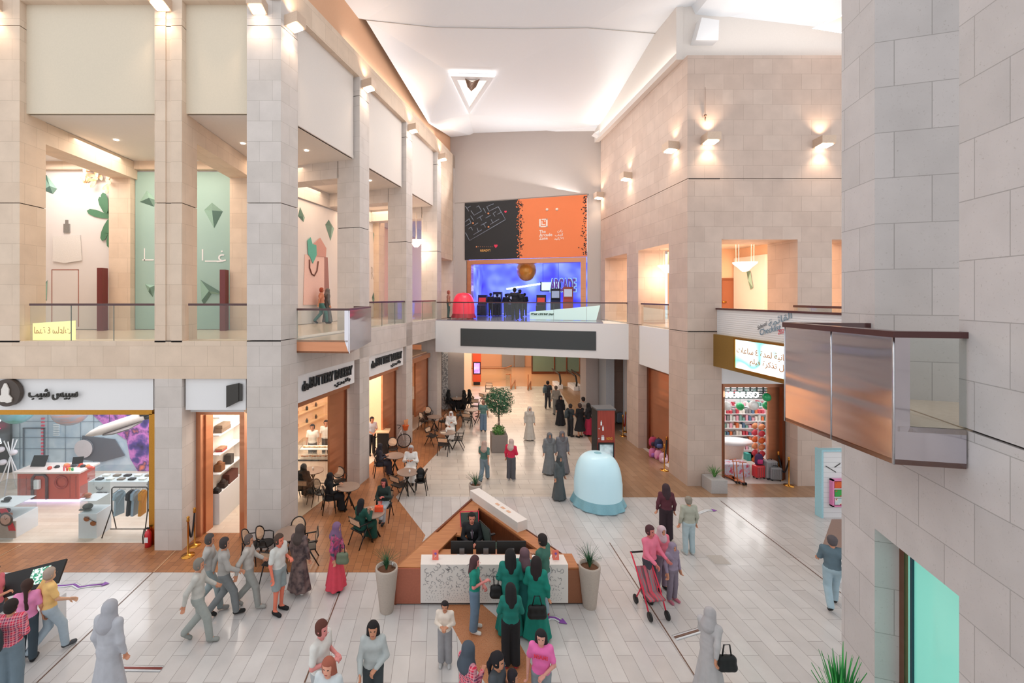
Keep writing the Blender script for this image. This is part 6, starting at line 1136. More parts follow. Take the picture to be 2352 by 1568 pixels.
# ================================================================ cafe tables and chairs
tab0 = thing('cafe_table', 'x', 'table'); b = MB(); b.lathe([(.36, .715), (.38, .72), (.38, .745), (.365, .75), (.001, .75)], (0, 0, 0), 30); b.build('table_top', M_TT, tab0)
for a in (0, 1.5708, 3.1416, 4.7124): b = MB(); b.tube([(.24*math.cos(a+.785), .24*math.sin(a+.785), 0), (-.14*math.cos(a+.785)+.03, -.14*math.sin(a+.785), .7)], [.026, .02], 6); b.build('leg', M_DK, tab0)
b = MB(); b.box(-.15, .15, -.03, .03, .68, .715); b.box(-.03, .03, -.15, .15, .68, .715); b.build('top_brace', M_DK, tab0)
def chair_round():
    t = thing('cafe_chair', 'x', 'chair')
    b = MB(); b.lathe([(.2, .42), (.22, .44), (.22, .455), (.2, .465), (.001, .46)], (0, 0, 0), 20, 1.03, 1); b.build('seat', M_DK, t)
    b = MB(); b.tube([(.2*math.cos(i*.2856), -.2-.05*math.sin(i*.2856)+.05*abs(math.cos(i*.2856)), .68+.18*math.sin(i*.2856)) for i in range(22)], .016, 6, close=True); b.build('back_hoop', M_DK, t)
    b = MB(); b.slab([(.185*math.cos(i*.3142), -.2-.045*math.sin(i*.3142)+.05*abs(math.cos(i*.3142)), .68+.165*math.sin(i*.3142)) for i in range(20)], (0, -.006, 0)); b.build('cane_back', M_CANE, t)
    for sx in (-1, 1):
        b = MB(); b.tube([(sx*.2, .18, 0), (sx*.18, .15, .43)], [.013, .02], 6); b.build('leg', M_DK, t)
        b = MB(); b.tube([(sx*.22, -.24, 0), (sx*.18, -.17, .44), (sx*.19, -.17, .62)], [.013, .02, .016], 6); b.build('leg', M_DK, t)
        b = MB(); b.tube([(sx*.19, -.16, .66), (sx*.25, 0, .65), (sx*.24, .1, .63), (sx*.19, .12, .46)], .015, 6); b.build('armrest', M_DK, t)
    return t
def chair_square():
    t = thing('cafe_chair', 'x', 'chair')
    b = MB(); b.box(-.22, .22, -.2, .22, .42, .46); b.build('seat', M_DK, t, bevel=.015)
    b = MB(); b.tube([(-.21, -.2, .6), (.21, -.2, .6), (.23, -.25, .8), (-.23, -.25, .8)], .018, 6, close=True); b.build('back_frame', M_DK, t)
    b = MB(); b.slab([(-.2, -.2, .61), (.2, -.2, .61), (.215, -.245, .79), (-.215, -.245, .79)], (0, -.01, 0)); b.build('cane_back', M_CANE, t)
    for sx in (-1, 1):
        b = MB(); b.tube([(sx*.23, .26, 0), (sx*.23, .04, .5), (sx*.23, .02, .63)], [.014, .022, .018], 6); b.build('leg', M_DK, t)
        b = MB(); b.tube([(sx*.23, -.27, 0), (sx*.23, 0, .5)], [.014, .022], 6); b.build('leg', M_DK, t)
        b = MB(); b.tube([(sx*.24, -.24, .66), (sx*.25, .18, .64)], .018, 6); b.build('armrest', M_DK, t)
    return t
cr0, cs0 = chair_round(), chair_square(); used = {}
def zc(px, py, z): Y = F*(H-z)/(py-HY); return Vector(((px-CX)*Y/F, Y, 0))
TB = [('T1', 665, 1223, 'cafe table with five empty chairs by the corner pillar'), ('T2', 800, 1116, 'cafe table beside the woman in black at the bakery glass'), ('T3', 854, 1175, 'cafe table with an orange bag between the two women'), ('T4', 719, 1079, 'cafe table inside the bakery window'), ('T5', 907, 1045, 'dark cafe table below the bicycle'), ('T6', 936, 1083, 'cafe table of the man in white with grey cap'), ('T7', 998, 956, 'empty cafe table near the third bakery door'), ('T8', 1028, 992, 'cafe table of the man in white headdress'), ('T9', 1083, 940, 'empty cafe table between the white headdress man and the women in black'), ('T10', 1051, 914, 'farthest occupied cafe table among women in black'), ('T11', 1120, 903, 'cafe table just behind the round tree')]
TP = {}
for i, (k_, px, py, lb) in enumerate(TB):
    p = zc(px, py, .75); TP[k_] = p
    if i == 0: tab0.location = p; tab0['label'] = lb; tab0['group'] = 'round cafe tables'
    else: copy_tree(tab0, p, i*.5, lb, 'round cafe tables')
CH = [('T1', 578, 1252, 'r', 'round backed chair farthest from the table beside the door frame'), ('T1', 610, 1246, 'r', 'round backed chair second from the book shop door'), ('T1', 629, 1288, 's', 'square backed chair with its back to the viewer at the corner table'), ('T1', 680, 1230, 'r', 'round backed chair against the corner pillar'), ('T1', 708, 1252, 's', 'chair turned sideways on the open side of the corner table'),
 ('T2', 757, 1143, 'r', 'chair under the seated woman in black by the glass'), ('T2', 780, 1103, 'r', 'round cane backed chair behind the bakery side table'), ('T2', 738, 1130, 'r', 'half hidden chair between the glass and the woman in black'), ('T3', 829, 1212, 's', 'cane backed chair carrying the woman in the dark green dress'), ('T3', 882, 1158, 's', 'chair of the woman in the dark coat facing the orange bag'), ('T4', 697, 1120, 's', 'chair inside the bakery window'),
 ('T5', 872, 1066, 'r', 'chair of the woman in charcoal below the bicycle'), ('T5', 902, 1030, 'r', 'round backed chair directly below the bicycle wheel'), ('T6', 916, 1112, 's', 'cane backed chair turned away at the grey cap man table'), ('T6', 966, 1103, 'r', 'chair holding a dark bag by the grey cap man'), ('T6', 944, 1075, 'r', 'chair under the man with the grey cap'),
 ('T7', 973, 966, 'r', 'chair nearest the third bakery door'), ('T7', 984, 953, 'r', 'light cane backed chair behind the empty table by the third door'), ('T7', 1017, 967, 'r', 'chair on the open side of the empty table by the third door'), ('T8', 992, 1000, 's', 'tilted cane chair beside the white headdress man table'), ('T8', 1019, 1020, 's', 'cane chair with its back to the viewer at the headdress man table'), ('T8', 1053, 1008, 's', 'dark chair on the walkway side of the headdress man table'), ('T8', 1036, 985, 's', 'chair under the man in the white headdress'),
 ('T9', 1056, 952, 's', 'light backed chair at the empty middle table'), ('T9', 1073, 962, 's', 'chair with its back to the viewer at the empty middle table'), ('T9', 1103, 955, 's', 'chair beside the walker at the empty middle table'), ('T9', 1090, 932, 's', 'far side chair of the empty middle table'), ('T10', 1030, 925, 's', 'chair of the first woman in black by the pebble panel'), ('T10', 1047, 908, 's', 'empty chair at the far table of women in black'), ('T10', 1066, 926, 's', 'chair of the middle woman in black at the far table'), ('T10', 1078, 924, 's', 'chair of the outermost woman in black at the far table'), ('T11', 1112, 915, 's', 'chair partly behind the round tree'), ('T11', 1123, 892, 's', 'farthest cafe chair, beyond the round tree')]
CP = []
for k_, px, py, ty, lb in CH:
    p = zc(px, py, .45); d = TP[k_]-p; rz = math.atan2(d.y, d.x)-math.pi/2; src = cr0 if ty == 'r' else cs0; CP.append((p, rz))
    if lb.startswith('chair turned'): rz += .4
    if ty not in used: used[ty] = 1; src.location = p; src.rotation_euler = (0, 0, rz); src['label'] = lb; src['group'] = 'dark cafe chairs'
    else: copy_tree(src, p, rz, lb, 'dark cafe chairs')
def small(nm, mb, m_, p, lb, cat, rz=0): o = mb.build(nm, m_); o.location = p; o.rotation_euler = (0, 0, rz); return tag(o, lb, cat)
b = MB(); b.box(-.12, .12, -.07, .07, 0, .14); b.tube([(-.06, 0, .13), (0, 0, .18), (.06, 0, .13)], .01, 6); small('handbag', b, mat('bag_orange', '#f0562c', .5), TP['T3']+Vector((.2, .05, .751)), 'small bright orange handbag on the cafe table', 'handbag')
cup = MB(); cup.lathe([(.001, 0), (.03, 0), (.032, .1), (.001, .1)], (0, 0, 0), 12)
for k_, dx, dy, lb in (('T3', -.05, .05, 'white paper cup beside the orange handbag'), ('T4', 0, 0, 'white card holder on the bakery window table'), ('T8', -.05, .0, 'white water bottle before the headdress man'), ('T6', .08, -.08, 'small white coffee cup before the grey cap man'), ('T10', -.05, 0, 'white cup on the far table of women in black')): small('cup', cup, M_WH, TP[k_]+Vector((dx, dy, .751)), lb, 'cup')
b = MB(); b.box(-.12, .12, -.08, .08, 0, .015); small('menu_card', b, mat('menu_cream', '#e4d2bc', .6), TP['T8']+Vector((-.2, -.1, .751)), 'cream menu lying on the headdress man table', 'menu')
backpack(CP[14][0]+Vector((0, 0, .47)), 0, '#16181a', '#24272a', 'black bag resting on the chair beside the grey cap man')
# ================================================================ people: continuous bodies from blended limb volumes
def seg(X, Y, Zg, a, b, ra, rb):
    bx, by, bz = b[0]-a[0], b[1]-a[1], b[2]-a[2]; L2 = bx*bx+by*by+bz*bz+1e-9
    px, py, pz = X-a[0], Y-a[1], Zg-a[2]; t = np.clip((px*bx+py*by+pz*bz)/L2, 0, 1)
    return np.sqrt((px-t*bx)**2+(py-t*by)**2+(pz-t*bz)**2)-(ra+(rb-ra)*t)
def surf(prims, res, k=.03, cuts=(), lo=None, hi=None):
    "surface of smoothly blended prims -> verts, quads (surface nets)"
    P_ = [p for p in prims if not callable(p)]
    if lo is None:
        lo = np.min([np.minimum(np.array(a), np.array(b))-max(ra, rb) for a, b, ra, rb in P_], axis=0)-res*3-.02
        hi = np.max([np.maximum(np.array(a), np.array(b))+max(ra, rb) for a, b, ra, rb in P_], axis=0)+res*3+.02
    lo, hi = np.array(lo, float), np.array(hi, float)
    n = np.ceil((hi-lo)/res).astype(int)+1
    X, Y, Zg = np.meshgrid(*[(lo[i]+np.arange(n[i])*res).astype(np.float32) for i in range(3)], indexing='ij')
    f = None
    for p in prims:
        d = p(X, Y, Zg) if callable(p) else seg(X, Y, Zg, *p)
        if f is None: f = d
        else: h = np.maximum(k-np.abs(f-d), 0)/k; f = np.minimum(f, d)-h*h*k*.25
    for c in cuts: f = np.maximum(f, c(X, Y, Zg))
    ins = f < 0; nx, ny, nz = f.shape
    s = np.zeros((nx-1, ny-1, nz-1), int)
    for i in (0, 1):
        for j in (0, 1):
            for l in (0, 1): s += ins[i:nx-1+i, j:ny-1+j, l:nz-1+l]
    act = (s > 0) & (s < 8); idx = np.full(act.shape, -1, int); cells = np.argwhere(act); idx[act] = np.arange(len(cells))
    acc = np.zeros((len(cells), 3)); cnt = np.zeros(len(cells)); ci, cj, cl = cells.T
    for ax in range(3):
        o = [0, 0, 0]; o[ax] = 1; others = [q for q in range(3) if q != ax]
        for u in (0, 1):
            for v in (0, 1):
                a = [ci, cj, cl]; off = [0, 0, 0]; off[others[0]] = u; off[others[1]] = v
                i0, j0, l0 = ci+off[0], cj+off[1], cl+off[2]; f0 = f[i0, j0, l0]; f1 = f[i0+o[0], j0+o[1], l0+o[2]]
                m = (f0 < 0) != (f1 < 0); t = np.where(m, f0/np.where(m, f0-f1, 1), 0)
                P = np.stack([i0, j0, l0], 1).astype(float); P[:, ax] += t; acc[m] += P[m]; cnt[m] += 1
    vs = lo+acc/np.maximum(cnt, 1)[:, None]*res
    qs = []
    for ax in range(3):
        o = [0, 0, 0]; o[ax] = 1
        A = ins[:nx-o[0], :ny-o[1], :nz-o[2]]; B = ins[o[0]:, o[1]:, o[2]:]; e = np.argwhere(A != B); b1, b2 = [q for q in range(3) if q != ax]
        e = e[(e[:, b1] > 0) & (e[:, b2] > 0) & (e[:, b1] < f.shape[b1]-1) & (e[:, b2] < f.shape[b2]-1)]
        if not len(e): continue
        def g(du, dv): q = e.copy(); q[:, b1] += du; q[:, b2] += dv; return idx[q[:, 0], q[:, 1], q[:, 2]]
        Q = np.stack([g(-1, -1), g(0, -1), g(0, 0), g(-1, 0)], 1); fl = ins[e[:, 0], e[:, 1], e[:, 2]]
        if ax == 1: fl = ~fl
        Q[~fl] = Q[~fl][:, ::-1]; qs.append(Q)
    return vs, np.concatenate(qs) if qs else np.zeros((0, 4), int)
def smesh(name, m, parent, parts, matsel=None):
    V_, Q_ = [], []; n = 0
    for v, q in parts: V_.append(v); Q_.append(q+n); n += len(v)
    V_ = np.concatenate(V_); Q_ = np.concatenate(Q_); me = bpy.data.meshes.new(name)
    me.vertices.add(len(V_)); me.vertices.foreach_set('co', V_.astype(np.float32).ravel())
    me.loops.add(len(Q_)*4); me.loops.foreach_set('vertex_index', Q_.astype(np.int32).ravel())
    me.polygons.add(len(Q_)); me.polygons.foreach_set('loop_start', np.arange(len(Q_), dtype=np.int32)*4)
    me.polygons.foreach_set('use_smooth', np.ones(len(Q_), bool))
    for x in (m if isinstance(m, (list, tuple)) else [m]): me.materials.append(x)
    if matsel is not None: me.polygons.foreach_set('material_index', matsel(V_[Q_].mean(1)).astype(np.int32))
    me.update(calc_edges=True); me.validate(); o = bpy.data.objects.new(name, me); COL.objects.link(o); o.parent = parent; return o
# relaxed hand with four curled unequal fingers and a thumb, canonical frame: +y along the fingers, palm towards -z
HC = {}
def hand(curl):
    if curl in HC: return HC[curl]
    pr = [((-.018, .0, 0), (-.022, .075, 0), .017, .014), ((.0, .0, 0), (0, .08, 0), .017, .014), ((.018, .0, 0), (.022, .072, 0), .016, .013)]
    for i, (x, l) in enumerate(((-.030, .062), (-.010, .074), (.010, .078), (.029, .070))):
        p = (x*.9, .078, 0); a = curl*(.9+.06*i)
        for j, (ff, r0, r1) in enumerate(((.45, .0095, .009), (.32, .009, .0082), (.23, .0082, .007))):
            q = (p[0]+x*.12*ff, p[1]+l*ff*math.cos(a), p[2]-l*ff*math.sin(a)); pr.append((p, q, r0, r1)); p = q; a += curl*.8
    pr += [((.02, .015, -.004), (.046, .042, -.014), .014, .011), ((.046, .042, -.014), (.055, .07, -.024), .0105, .008)]
    HC[curl] = surf(pr, .0052, .008); return HC[curl]
def put_hand(wr, el, side, curl, up=(0, 0, 1)):
    v, q = hand(curl); y = (Vector(wr)-Vector(el)).normalized(); z = Vector(up)-y*y.dot(Vector(up))
    if z.length < .2: z = Vector((side, 0, 0))-y*y.dot(Vector((side, 0, 0)))
    z.normalize(); x = y.cross(z); v = v.copy(); v[:, 0] *= (-side)
    R_ = np.array([x, y, z]).T; w_ = v @ R_.T+np.array(wr); return w_, (q if side < 0 else q[:, ::-1])
ARM = {'down': ((.235, -.02, 1.13), (.245, .05, .89)), 'phone': ((.23, .0, 1.13), (.07, .25, 1.2)), 'clasp': ((.235, .03, 1.13), (.05, .2, 1.03)), 'table': ((.25, .12, 1.16), (.1, .34, 1.24)), 'up': ((.3, .12, 1.36), (.13, .13, 1.58)), 'fwd': ((.22, .08, 1.14), (.2, .29, 1.02)), 'back': ((.23, -.16, 1.15), (.23, -.2, .93)), 'point': ((.22, .14, 1.2), (.16, .4, 1.3)), 'hip': ((.33, -.1, 1.18), (.17, .03, 1.02)), 'lap': ((.23, .06, 1.12), (.08, .27, 1.07))}
def skin(c): return mat('skin'+c, c, .55, noise=.05)
def plaid(name, c1, c2, c3):
    m = bpy.data.materials.new(name); m.use_nodes = True; nt = m.node_tree; L = nt.links; b_ = nt.nodes['Principled BSDF']; tc = nt.nodes.new('ShaderNodeTexCoord')
    cur = None
    for ax, sc_, c in (('X', 10, c2), ('Z', 10, c2), ('X', 23, c3), ('Z', 23, c3)):
        w_ = nt.nodes.new('ShaderNodeTexWave'); w_.bands_direction = ax; w_.inputs['Scale'].default_value = sc_*.35; L.new(tc.outputs['Object'], w_.inputs['Vector'])
        r = nt.nodes.new('ShaderNodeMapRange'); r.inputs['From Min'].default_value = .6; r.inputs['From Max'].default_value = .75; r.inputs['To Max'].default_value = .6; L.new(w_.outputs['Fac'], r.inputs[0])
        x = nt.nodes.new('ShaderNodeMix'); x.data_type = 'RGBA'; L.new(r.outputs[0], x.inputs[0])
        if cur is None: x.inputs[6].default_value = lin(c1)+(1,)
        else: L.new(cur, x.inputs[6])
        x.inputs[7].default_value = lin(c)+(1,); cur = x.outputs[2]
    L.new(cur, b_.inputs['Base Color']); b_.inputs['Roughness'].default_value = .8; return m
PLAID = plaid('plaid_cloth', '#d8284c', '#3a4a6a', '#e8a0a8')
PRINT = noisemat('printed_cloth', [(.35, '#5a4a78'), (.5, '#c84a78'), (.65, '#3a4a58')], 9); LACE = noisemat('brown_print', [(.35, '#3c3034'), (.6, '#7a6460')], 8)
def cm(c): return c if not isinstance(c, str) else {'plaid': PLAID, 'print': PRINT, 'lace': LACE}.get(c) or mat('cloth'+c, c, .85, noise=.16, nscale=9, bump=.25)
def person(px, py, face, h=1.7, label='', top='#555555', bottom='#333344', kind='trousers', hair='short', hc='#1e1714', sk='#c98d6e', arms=('down', 'down'), legs='stand', sleeve='short', shoes='#20201f', at=None, z0=0., scarf=None, res=.018, female=False, group=None, hem=None, turn=0., extra=None):
    s = h/1.7; g = at if at is not None else gp(px, py); t = thing('person', label, 'person', (g[0], g[1], z0), -math.radians(face), group)
    sit = legs in ('sit', 'cross'); dz = -.40 if sit else 0; lean = .05 if sit else 0
    U = lambda x, y, z: (x*s, y*s, (z+dz)*s)      # upper body
    Wd = lambda x, y, z: (x*s, y*s, z*s)
    sw = .158 if female else .178
    hd = U(0, .03+lean, 1.585)
    nk = U(0, .0+lean, 1.44); SHD = [U(-sw, lean, 1.405), U(sw, lean, 1.405)]
    if legs == 'stand': HK = [(Wd(-.085, 0, .92), Wd(-.095, .015, .5), Wd(-.1, -.02, .085), Wd(-.12, .13, .035)), (Wd(.085, 0, .92), Wd(.095, .015, .5), Wd(.1, -.02, .085), Wd(.12, .13, .035))]
    elif legs == 'walk': HK = [(Wd(-.085, 0, .92), Wd(-.09, .02, .5), Wd(-.09, -.28, .17), Wd(-.09, -.17, .045)), (Wd(.085, 0, .92), Wd(.09, .19, .53), Wd(.09, .24, .1), Wd(.1, .39, .05))]
    elif legs == 'cross': HK = [(Wd(-.085, .0, .5), Wd(-.11, .42, .52), Wd(-.1, .42, .085), Wd(-.1, .57, .035)), (Wd(.085, 0, .5), Wd(.02, .42, .6), Wd(-.06, .56, .24), Wd(-.07, .68, .17))]
    else: HK = [(Wd(-.085, .0, .5), Wd(-.12, .42, .51), Wd(-.11, .42, .085), Wd(-.12, .57, .035)), (Wd(.085, 0, .5), Wd(.12, .42, .51), Wd(.11, .44, .085), Wd(.12, .59, .035))]
    AR = []
    for i, sx in enumerate((-1, 1)):
        e, w_ = ARM[arms[i]]; e = (sx*e[0], e[1]+lean, e[2]); w_ = (sx*w_[0], w_[1]+lean, w_[2]+(.02 if sit and arms[i] == 'table' else 0)); AR.append((SHD[i], U(*e), U(*w_)))
    c = lambda a, b_, ra, rb: (a, b_, ra*s, rb*s)
    def torso(e=0.): return [c(U(-.075, lean, 1.32), U(.075, lean, 1.32), .105+e, .105+e), c(U(-.05, lean*.6, 1.12), U(.05, lean*.6, 1.12), .095+e, .095+e), c(U(-.065, 0, .95), U(.065, 0, .95), .105+e, .105+e), c(U(-.05, lean, 1.3), U(-.05, 0, .97), .09+e, .09+e), c(U(.05, lean, 1.3), U(.05, 0, .97), .09+e, .09+e), c(SHD[0], SHD[1], .05+e, .05+e)]
    def arm(i, e=0., fr=1.): a, b_, w_ = AR[i]; return [c(a, b_, .048+e, .04+e)]+([c(b_, w_, .038+e, .026+e)] if fr > 1 else [])
    def leg(i, e=0., e2=None): a, k_, n_, f_ = HK[i]; e2 = e if e2 is None else e2; return [c(a, k_, .082+e, .055+e2), c(k_, n_, .055+e2, .036+e2)]
    head = [c((hd[0], hd[1]-.012*s, hd[2]+.03*s), (hd[0], hd[1]+.02*s, hd[2]-.055*s), .092, .062), c((hd[0], hd[1]+.095*s, hd[2]+.005*s), (hd[0], hd[1]+.112*s, hd[2]-.022*s), .007, .013), c((hd[0]-.088*s, hd[1]-.01*s, hd[2]+.01*s), (hd[0]-.09*s, hd[1]-.01*s, hd[2]-.02*s), .015, .01), c((hd[0]+.088*s, hd[1]-.01*s, hd[2]+.01*s), (hd[0]+.09*s, hd[1]-.01*s, hd[2]-.02*s), .015, .01), c(nk, hd, .05, .045), c(U(0, lean, 1.38), nk, .07, .052)]
    body = head+torso(-.012)+arm(0, 0, 2)+arm(1, 0, 2)+leg(0)+leg(1)+[c(HK[i][2], HK[i][3], .036, .026) for i in (0, 1)]
    parts = [surf(body, res*s, .02*s)]
    for i, sx in enumerate((-1, 1)): a, e, w_ = AR[i]; parts.append(put_hand(w_, e, sx, .55 if arms[i] in ('down', 'back', 'fwd') else .8, (sx*-.9, 0, .3) if arms[i] in ('down', 'back', 'fwd') else (0, 0, 1)))
    hx, hy, hz = hd
    def sel(C):
        x, y, z = (C[:, 0]-hx)/s, (C[:, 1]-hy)/s, (C[:, 2]-hz)/s; m_ = np.zeros(len(C), int)
        m_[(np.abs(np.abs(x)-.034) < .014) & (np.abs(z-.008) < .009) & (y > .05)] = 1; m_[(np.abs(x) < .024) & (np.abs(z+.052) < .008) & (y > .05)] = 2
        return m_
    smesh('body', [skin(sk), mat('eye_dark', '#1c1412', .4), mat('lip_rose', '#a8504c', .5)], t, parts, sel)
    r2 = res*1.1*s
    # upper garment
    zw = (.90+dz)*s; fl = 1.02 if sleeve == 'long' else .62
    def sl(i, e):
        a, b_, w_ = AR[i]
        if sleeve == 'long': return [c(a, b_, .052+e, .048+e), c(b_, tuple(np.array(b_)+(np.array(w_)-np.array(b_))*.93), .046+e, .034+e)]
        bb = tuple(np.array(a)+(np.array(b_)-np.array(a))*.72); return [c(a, bb, .052+e, .052+e)]
    tp = torso(.014)+sl(0, .008)+sl(1, .008); cuts = [lambda X, Y, Zg: zw-Zg, lambda X, Y, Zg: .056*s-np.sqrt((X-nk[0])**2+(Y-nk[1]-.02*s)**2+((Zg-nk[2]-.03*s))**2)]
    if kind == 'robe':      # one long garment to the ankle
        if sit: tp += [c(HK[i][0], HK[i][1], .12, .11) for i in (0, 1)]+[c(HK[i][1], HK[i][2], .11, .13) for i in (0, 1)]+[c(HK[0][1], HK[1][1], .1, .1)]; cuts = cuts[1:]+[lambda X, Y, Zg: .06*s-Zg]
        else:
            z1, zh = 1.0*s, (hem or .05)*s; nf = 9
            def skirt(X, Y, Zg): q = np.clip((z1-Zg)/(z1-zh), 0, 1); th = np.arctan2(Y, X); r_ = s*(.15+.15*q)*(1+.07*q*np.sin(th*nf)+.03*q*np.sin(th*5+1)); return np.maximum((np.sqrt(X**2+(Y/.82)**2)-r_)*.8, Zg-z1-.05)
            tp += [skirt]; cuts = cuts[1:]+[lambda X, Y, Zg: zh-Zg]
        lo = (-.62*s, -.6*s, -.02); hi = (.62*s, .85*s, 1.55*s+dz*s)
        smesh('robe', cm(top), t, [surf(tp, r2, .05*s, cuts, lo, hi)])
    else:
        smesh('shirt', cm(top), t, [surf(tp, r2, .03*s, cuts)])
        if kind == 'skirt':
            if sit: pr = [c(U(-.07, 0, .97), U(.07, 0, .97), .13, .13)]+[c(HK[i][0], HK[i][1], .12, .12) for i in (0, 1)]+[c(HK[i][1], HK[i][2], .12, .16) for i in (0, 1)]+[c(HK[0][1], HK[1][1], .1, .1)]; smesh('skirt', cm(bottom), t, [surf(pr, r2, .06*s, [lambda X, Y, Zg: .04*s-Zg])])
            else:
                z1, zh = .98*s, (hem or .1)*s
                def skirt(X, Y, Zg): q = np.clip((z1-Zg)/(z1-zh), 0, 1); th = np.arctan2(Y, X); r_ = s*(.15+.16*q)*(1+.1*q*np.sin(th*8)); return np.maximum((np.sqrt(X**2+(Y/.82)**2)-r_)*.8, Zg-z1)
                smesh('skirt', cm(bottom), t, [surf([skirt], r2, .03, [lambda X, Y, Zg: zh-Zg], (-.45*s, -.45*s, 0), (.45*s, .45*s, 1.05*s))])
        elif kind == 'shorts':
            pr = [c(U(-.065, 0, .95), U(.065, 0, .95), .125, .125)]+[c(HK[i][0], tuple(np.array(HK[i][0])*.1+np.array(HK[i][1])*.9), .105, .095) for i in (0, 1)]; smesh('shorts', cm(bottom), t, [surf(pr, r2, .03*s, [lambda X, Y, Zg: .55*s-Zg])])
        else:
            wl = .03 if kind == 'wide' else .013
            pr = [c(U(-.065, 0, .94), U(.065, 0, .94), .122, .122)]+sum([[c(HK[i][0], HK[i][1], .095+wl*.6, .068+wl), c(HK[i][1], HK[i][2], .068+wl, .052+wl*1.4)] for i in (0, 1)], []); zt_ = (1.0+dz)*s
            smesh('trousers', cm(bottom), t, [surf(pr, r2, .02*s, [lambda X, Y, Zg: Zg-zt_, lambda X, Y, Zg: .07*s-Zg])])
    for i in (0, 1):
        a, f_ = HK[i][2], HK[i][3]; smesh('shoe', cm(shoes), t, [surf([c((a[0], a[1]-.02*s, max(.05*s, a[2]-.03*s)), f_, .05, .042)], .013*s, .02, [lambda X, Y, Zg, zc_=min(a[2], f_[2]): (zc_-.045*s)-Zg])])
    # hair / head cloth
    ca = lambda X, Y, Zg: np.minimum(Y-(hy+.035*s), (hz+.066*s)-Zg)
    if hair in ('short', 'long', 'braid', 'pony', 'cap'):
        pr = [c((hx, hy-.02*s, hz+.04*s), (hx, hy-.03*s, hz-.01*s), .104, .094)]
        if hair == 'long': pr += [c((hx, hy-.06*s, hz), (hx, hy-.12*s, hz-.26*s), .085, .06), c((hx-.05*s, hy-.04*s, hz), (hx-.08*s, hy-.09*s, hz-.24*s), .065, .05), c((hx+.05*s, hy-.04*s, hz), (hx+.08*s, hy-.09*s, hz-.24*s), .065, .05)]
        if hair == 'braid': pr += [c((hx, hy-.09*s, hz-.02*s), (hx+.02*s, hy-.14*s, hz-.25*s), .04, .03), c((hx+.02*s, hy-.14*s, hz-.25*s), (hx+.03*s, hy-.13*s, hz-.42*s), .028, .035)]
        if hair == 'pony': pr += [c((hx, hy-.1*s, hz+.05*s), (hx, hy-.17*s, hz-.12*s), .045, .04), c((hx, hy-.17*s, hz-.12*s), (hx, hy-.16*s, hz-.3*s), .04, .02)]
        smesh('hair' if hair != 'cap' else 'cap', cm(hc), t, [surf(pr, .014*s, .03*s, [ca])])
    elif hair in ('scarf', 'ghutra'):
        col = scarf or '#141416'; w2 = .16 if hair == 'scarf' else .13
        pr = [c((hx, hy-.015*s, hz+.035*s), (hx, hy, hz-.05*s), .112, .095), c((hx, hy-.03*s, hz-.03*s), (hx, lean*s-.02*s, U(0, 0, 1.38)[2]), .1, w2)]
        if hair == 'ghutra': pr += [c((hx, hy-.07*s, hz), (hx, hy-.12*s, hz-.25*s), .1, .12)]
        fc = lambda X, Y, Zg: -(np.sqrt(((X-hx)/.8)**2+(Y-hy-.13*s)**2+((Zg-hz+.01*s)/1.1)**2)-.088*s)
        smesh('headscarf' if hair == 'scarf' else 'headcloth', cm(col), t, [surf(pr, .015*s, .04*s, [fc])])
        if hair == 'ghutra': b_ = MB(); b_.tube([(hx+.108*s*math.cos(i*.4), hy-.01*s+.108*s*math.sin(i*.4), hz+.075*s) for i in range(16)], .011*s, 5, close=True); b_.build('head_cord', M_BLK, t)
    return t
def bag(t_loc, label, c='#141416', w_=.3, rz=0., name='handbag'):
    t = thing(name, label, 'bag', t_loc, rz); pr = [((-w_/2, 0, -.02), (w_/2, 0, -.02), .07, .07), ((-w_/2, 0, .12), (w_/2, 0, .12), .05, .05), ((-w_/2, 0, .0), (-w_/2, 0, .12), .06, .05), ((w_/2, 0, 0), (w_/2, 0, .12), .06, .05), ((0, 0, 0), (0, 0, .12), .06, .05)]
    smesh('bag_body', mat('bagc'+c, c, .6), t, [surf(pr, .02, .05)]); b_ = MB(); b_.tube([(-w_/2+.02, 0, .15), (-.05, 0, .36), (.05, 0, .36), (w_/2-.02, 0, .15)], .012, 6); b_.build('strap', M_BLK, t); return t
PA, PB = ['down', 'down'], ('phone', 'phone')
TEAL = '#157a6e'
# --- lower edge group
person(62, 1520, -25, 1.56, 'person in a pink tee with a long braid and dark jeans at the touch screens', '#e58fbd', '#3c4a54', hair='braid', hc='#3a2620', arms=('clasp', 'down'), female=True, shoes='#1c1a1c')
person(24, 1600, -12, 1.68, 'person in a red plaid shirt with wide grey jeans and a dark backpack', PLAID, '#6a7c88', 'wide', hc='#241a18', arms=('phone', 'phone'), sleeve='long', shoes='#5a3a34')
g = gp(24, 1600); backpack(Vector((g.x-.02, g.y-.3, 1.02)), 0, '#2a3238', '#323c44', 'dark slate backpack worn over the red plaid shirt', 1.1)
person(-16, 1500, 80, 1.7, 'person in a rose tee cut off by the picture edge at the touch screens', '#d8707c', '#4a5058', arms=('down', 'phone'))
person(112, 1500, 35, 1.66, 'person in a mustard yellow shirt and pale jeans near the touch screens', '#ebc27c', '#a9bac6', hc='#a8988c', sk='#d8a888', shoes='#4a4c50', legs='walk', arms=('back', 'fwd'))
person(480, 1400, 70, 1.68, 'walker in grey with teal jeans, first of the group before the brown terrace', '#b3b0ac', '#95a2a4', legs='walk', arms=('fwd', 'back'), sleeve='long', hc='#4c4644', shoes='#8a8a88')
person(514, 1414, 60, 1.70, 'walker in a mid grey coat and black shoes before the brown terrace', '#a9a6a2', '#7d8284', legs='walk', arms=('back', 'fwd'), sleeve='long', hc='#3c3434')
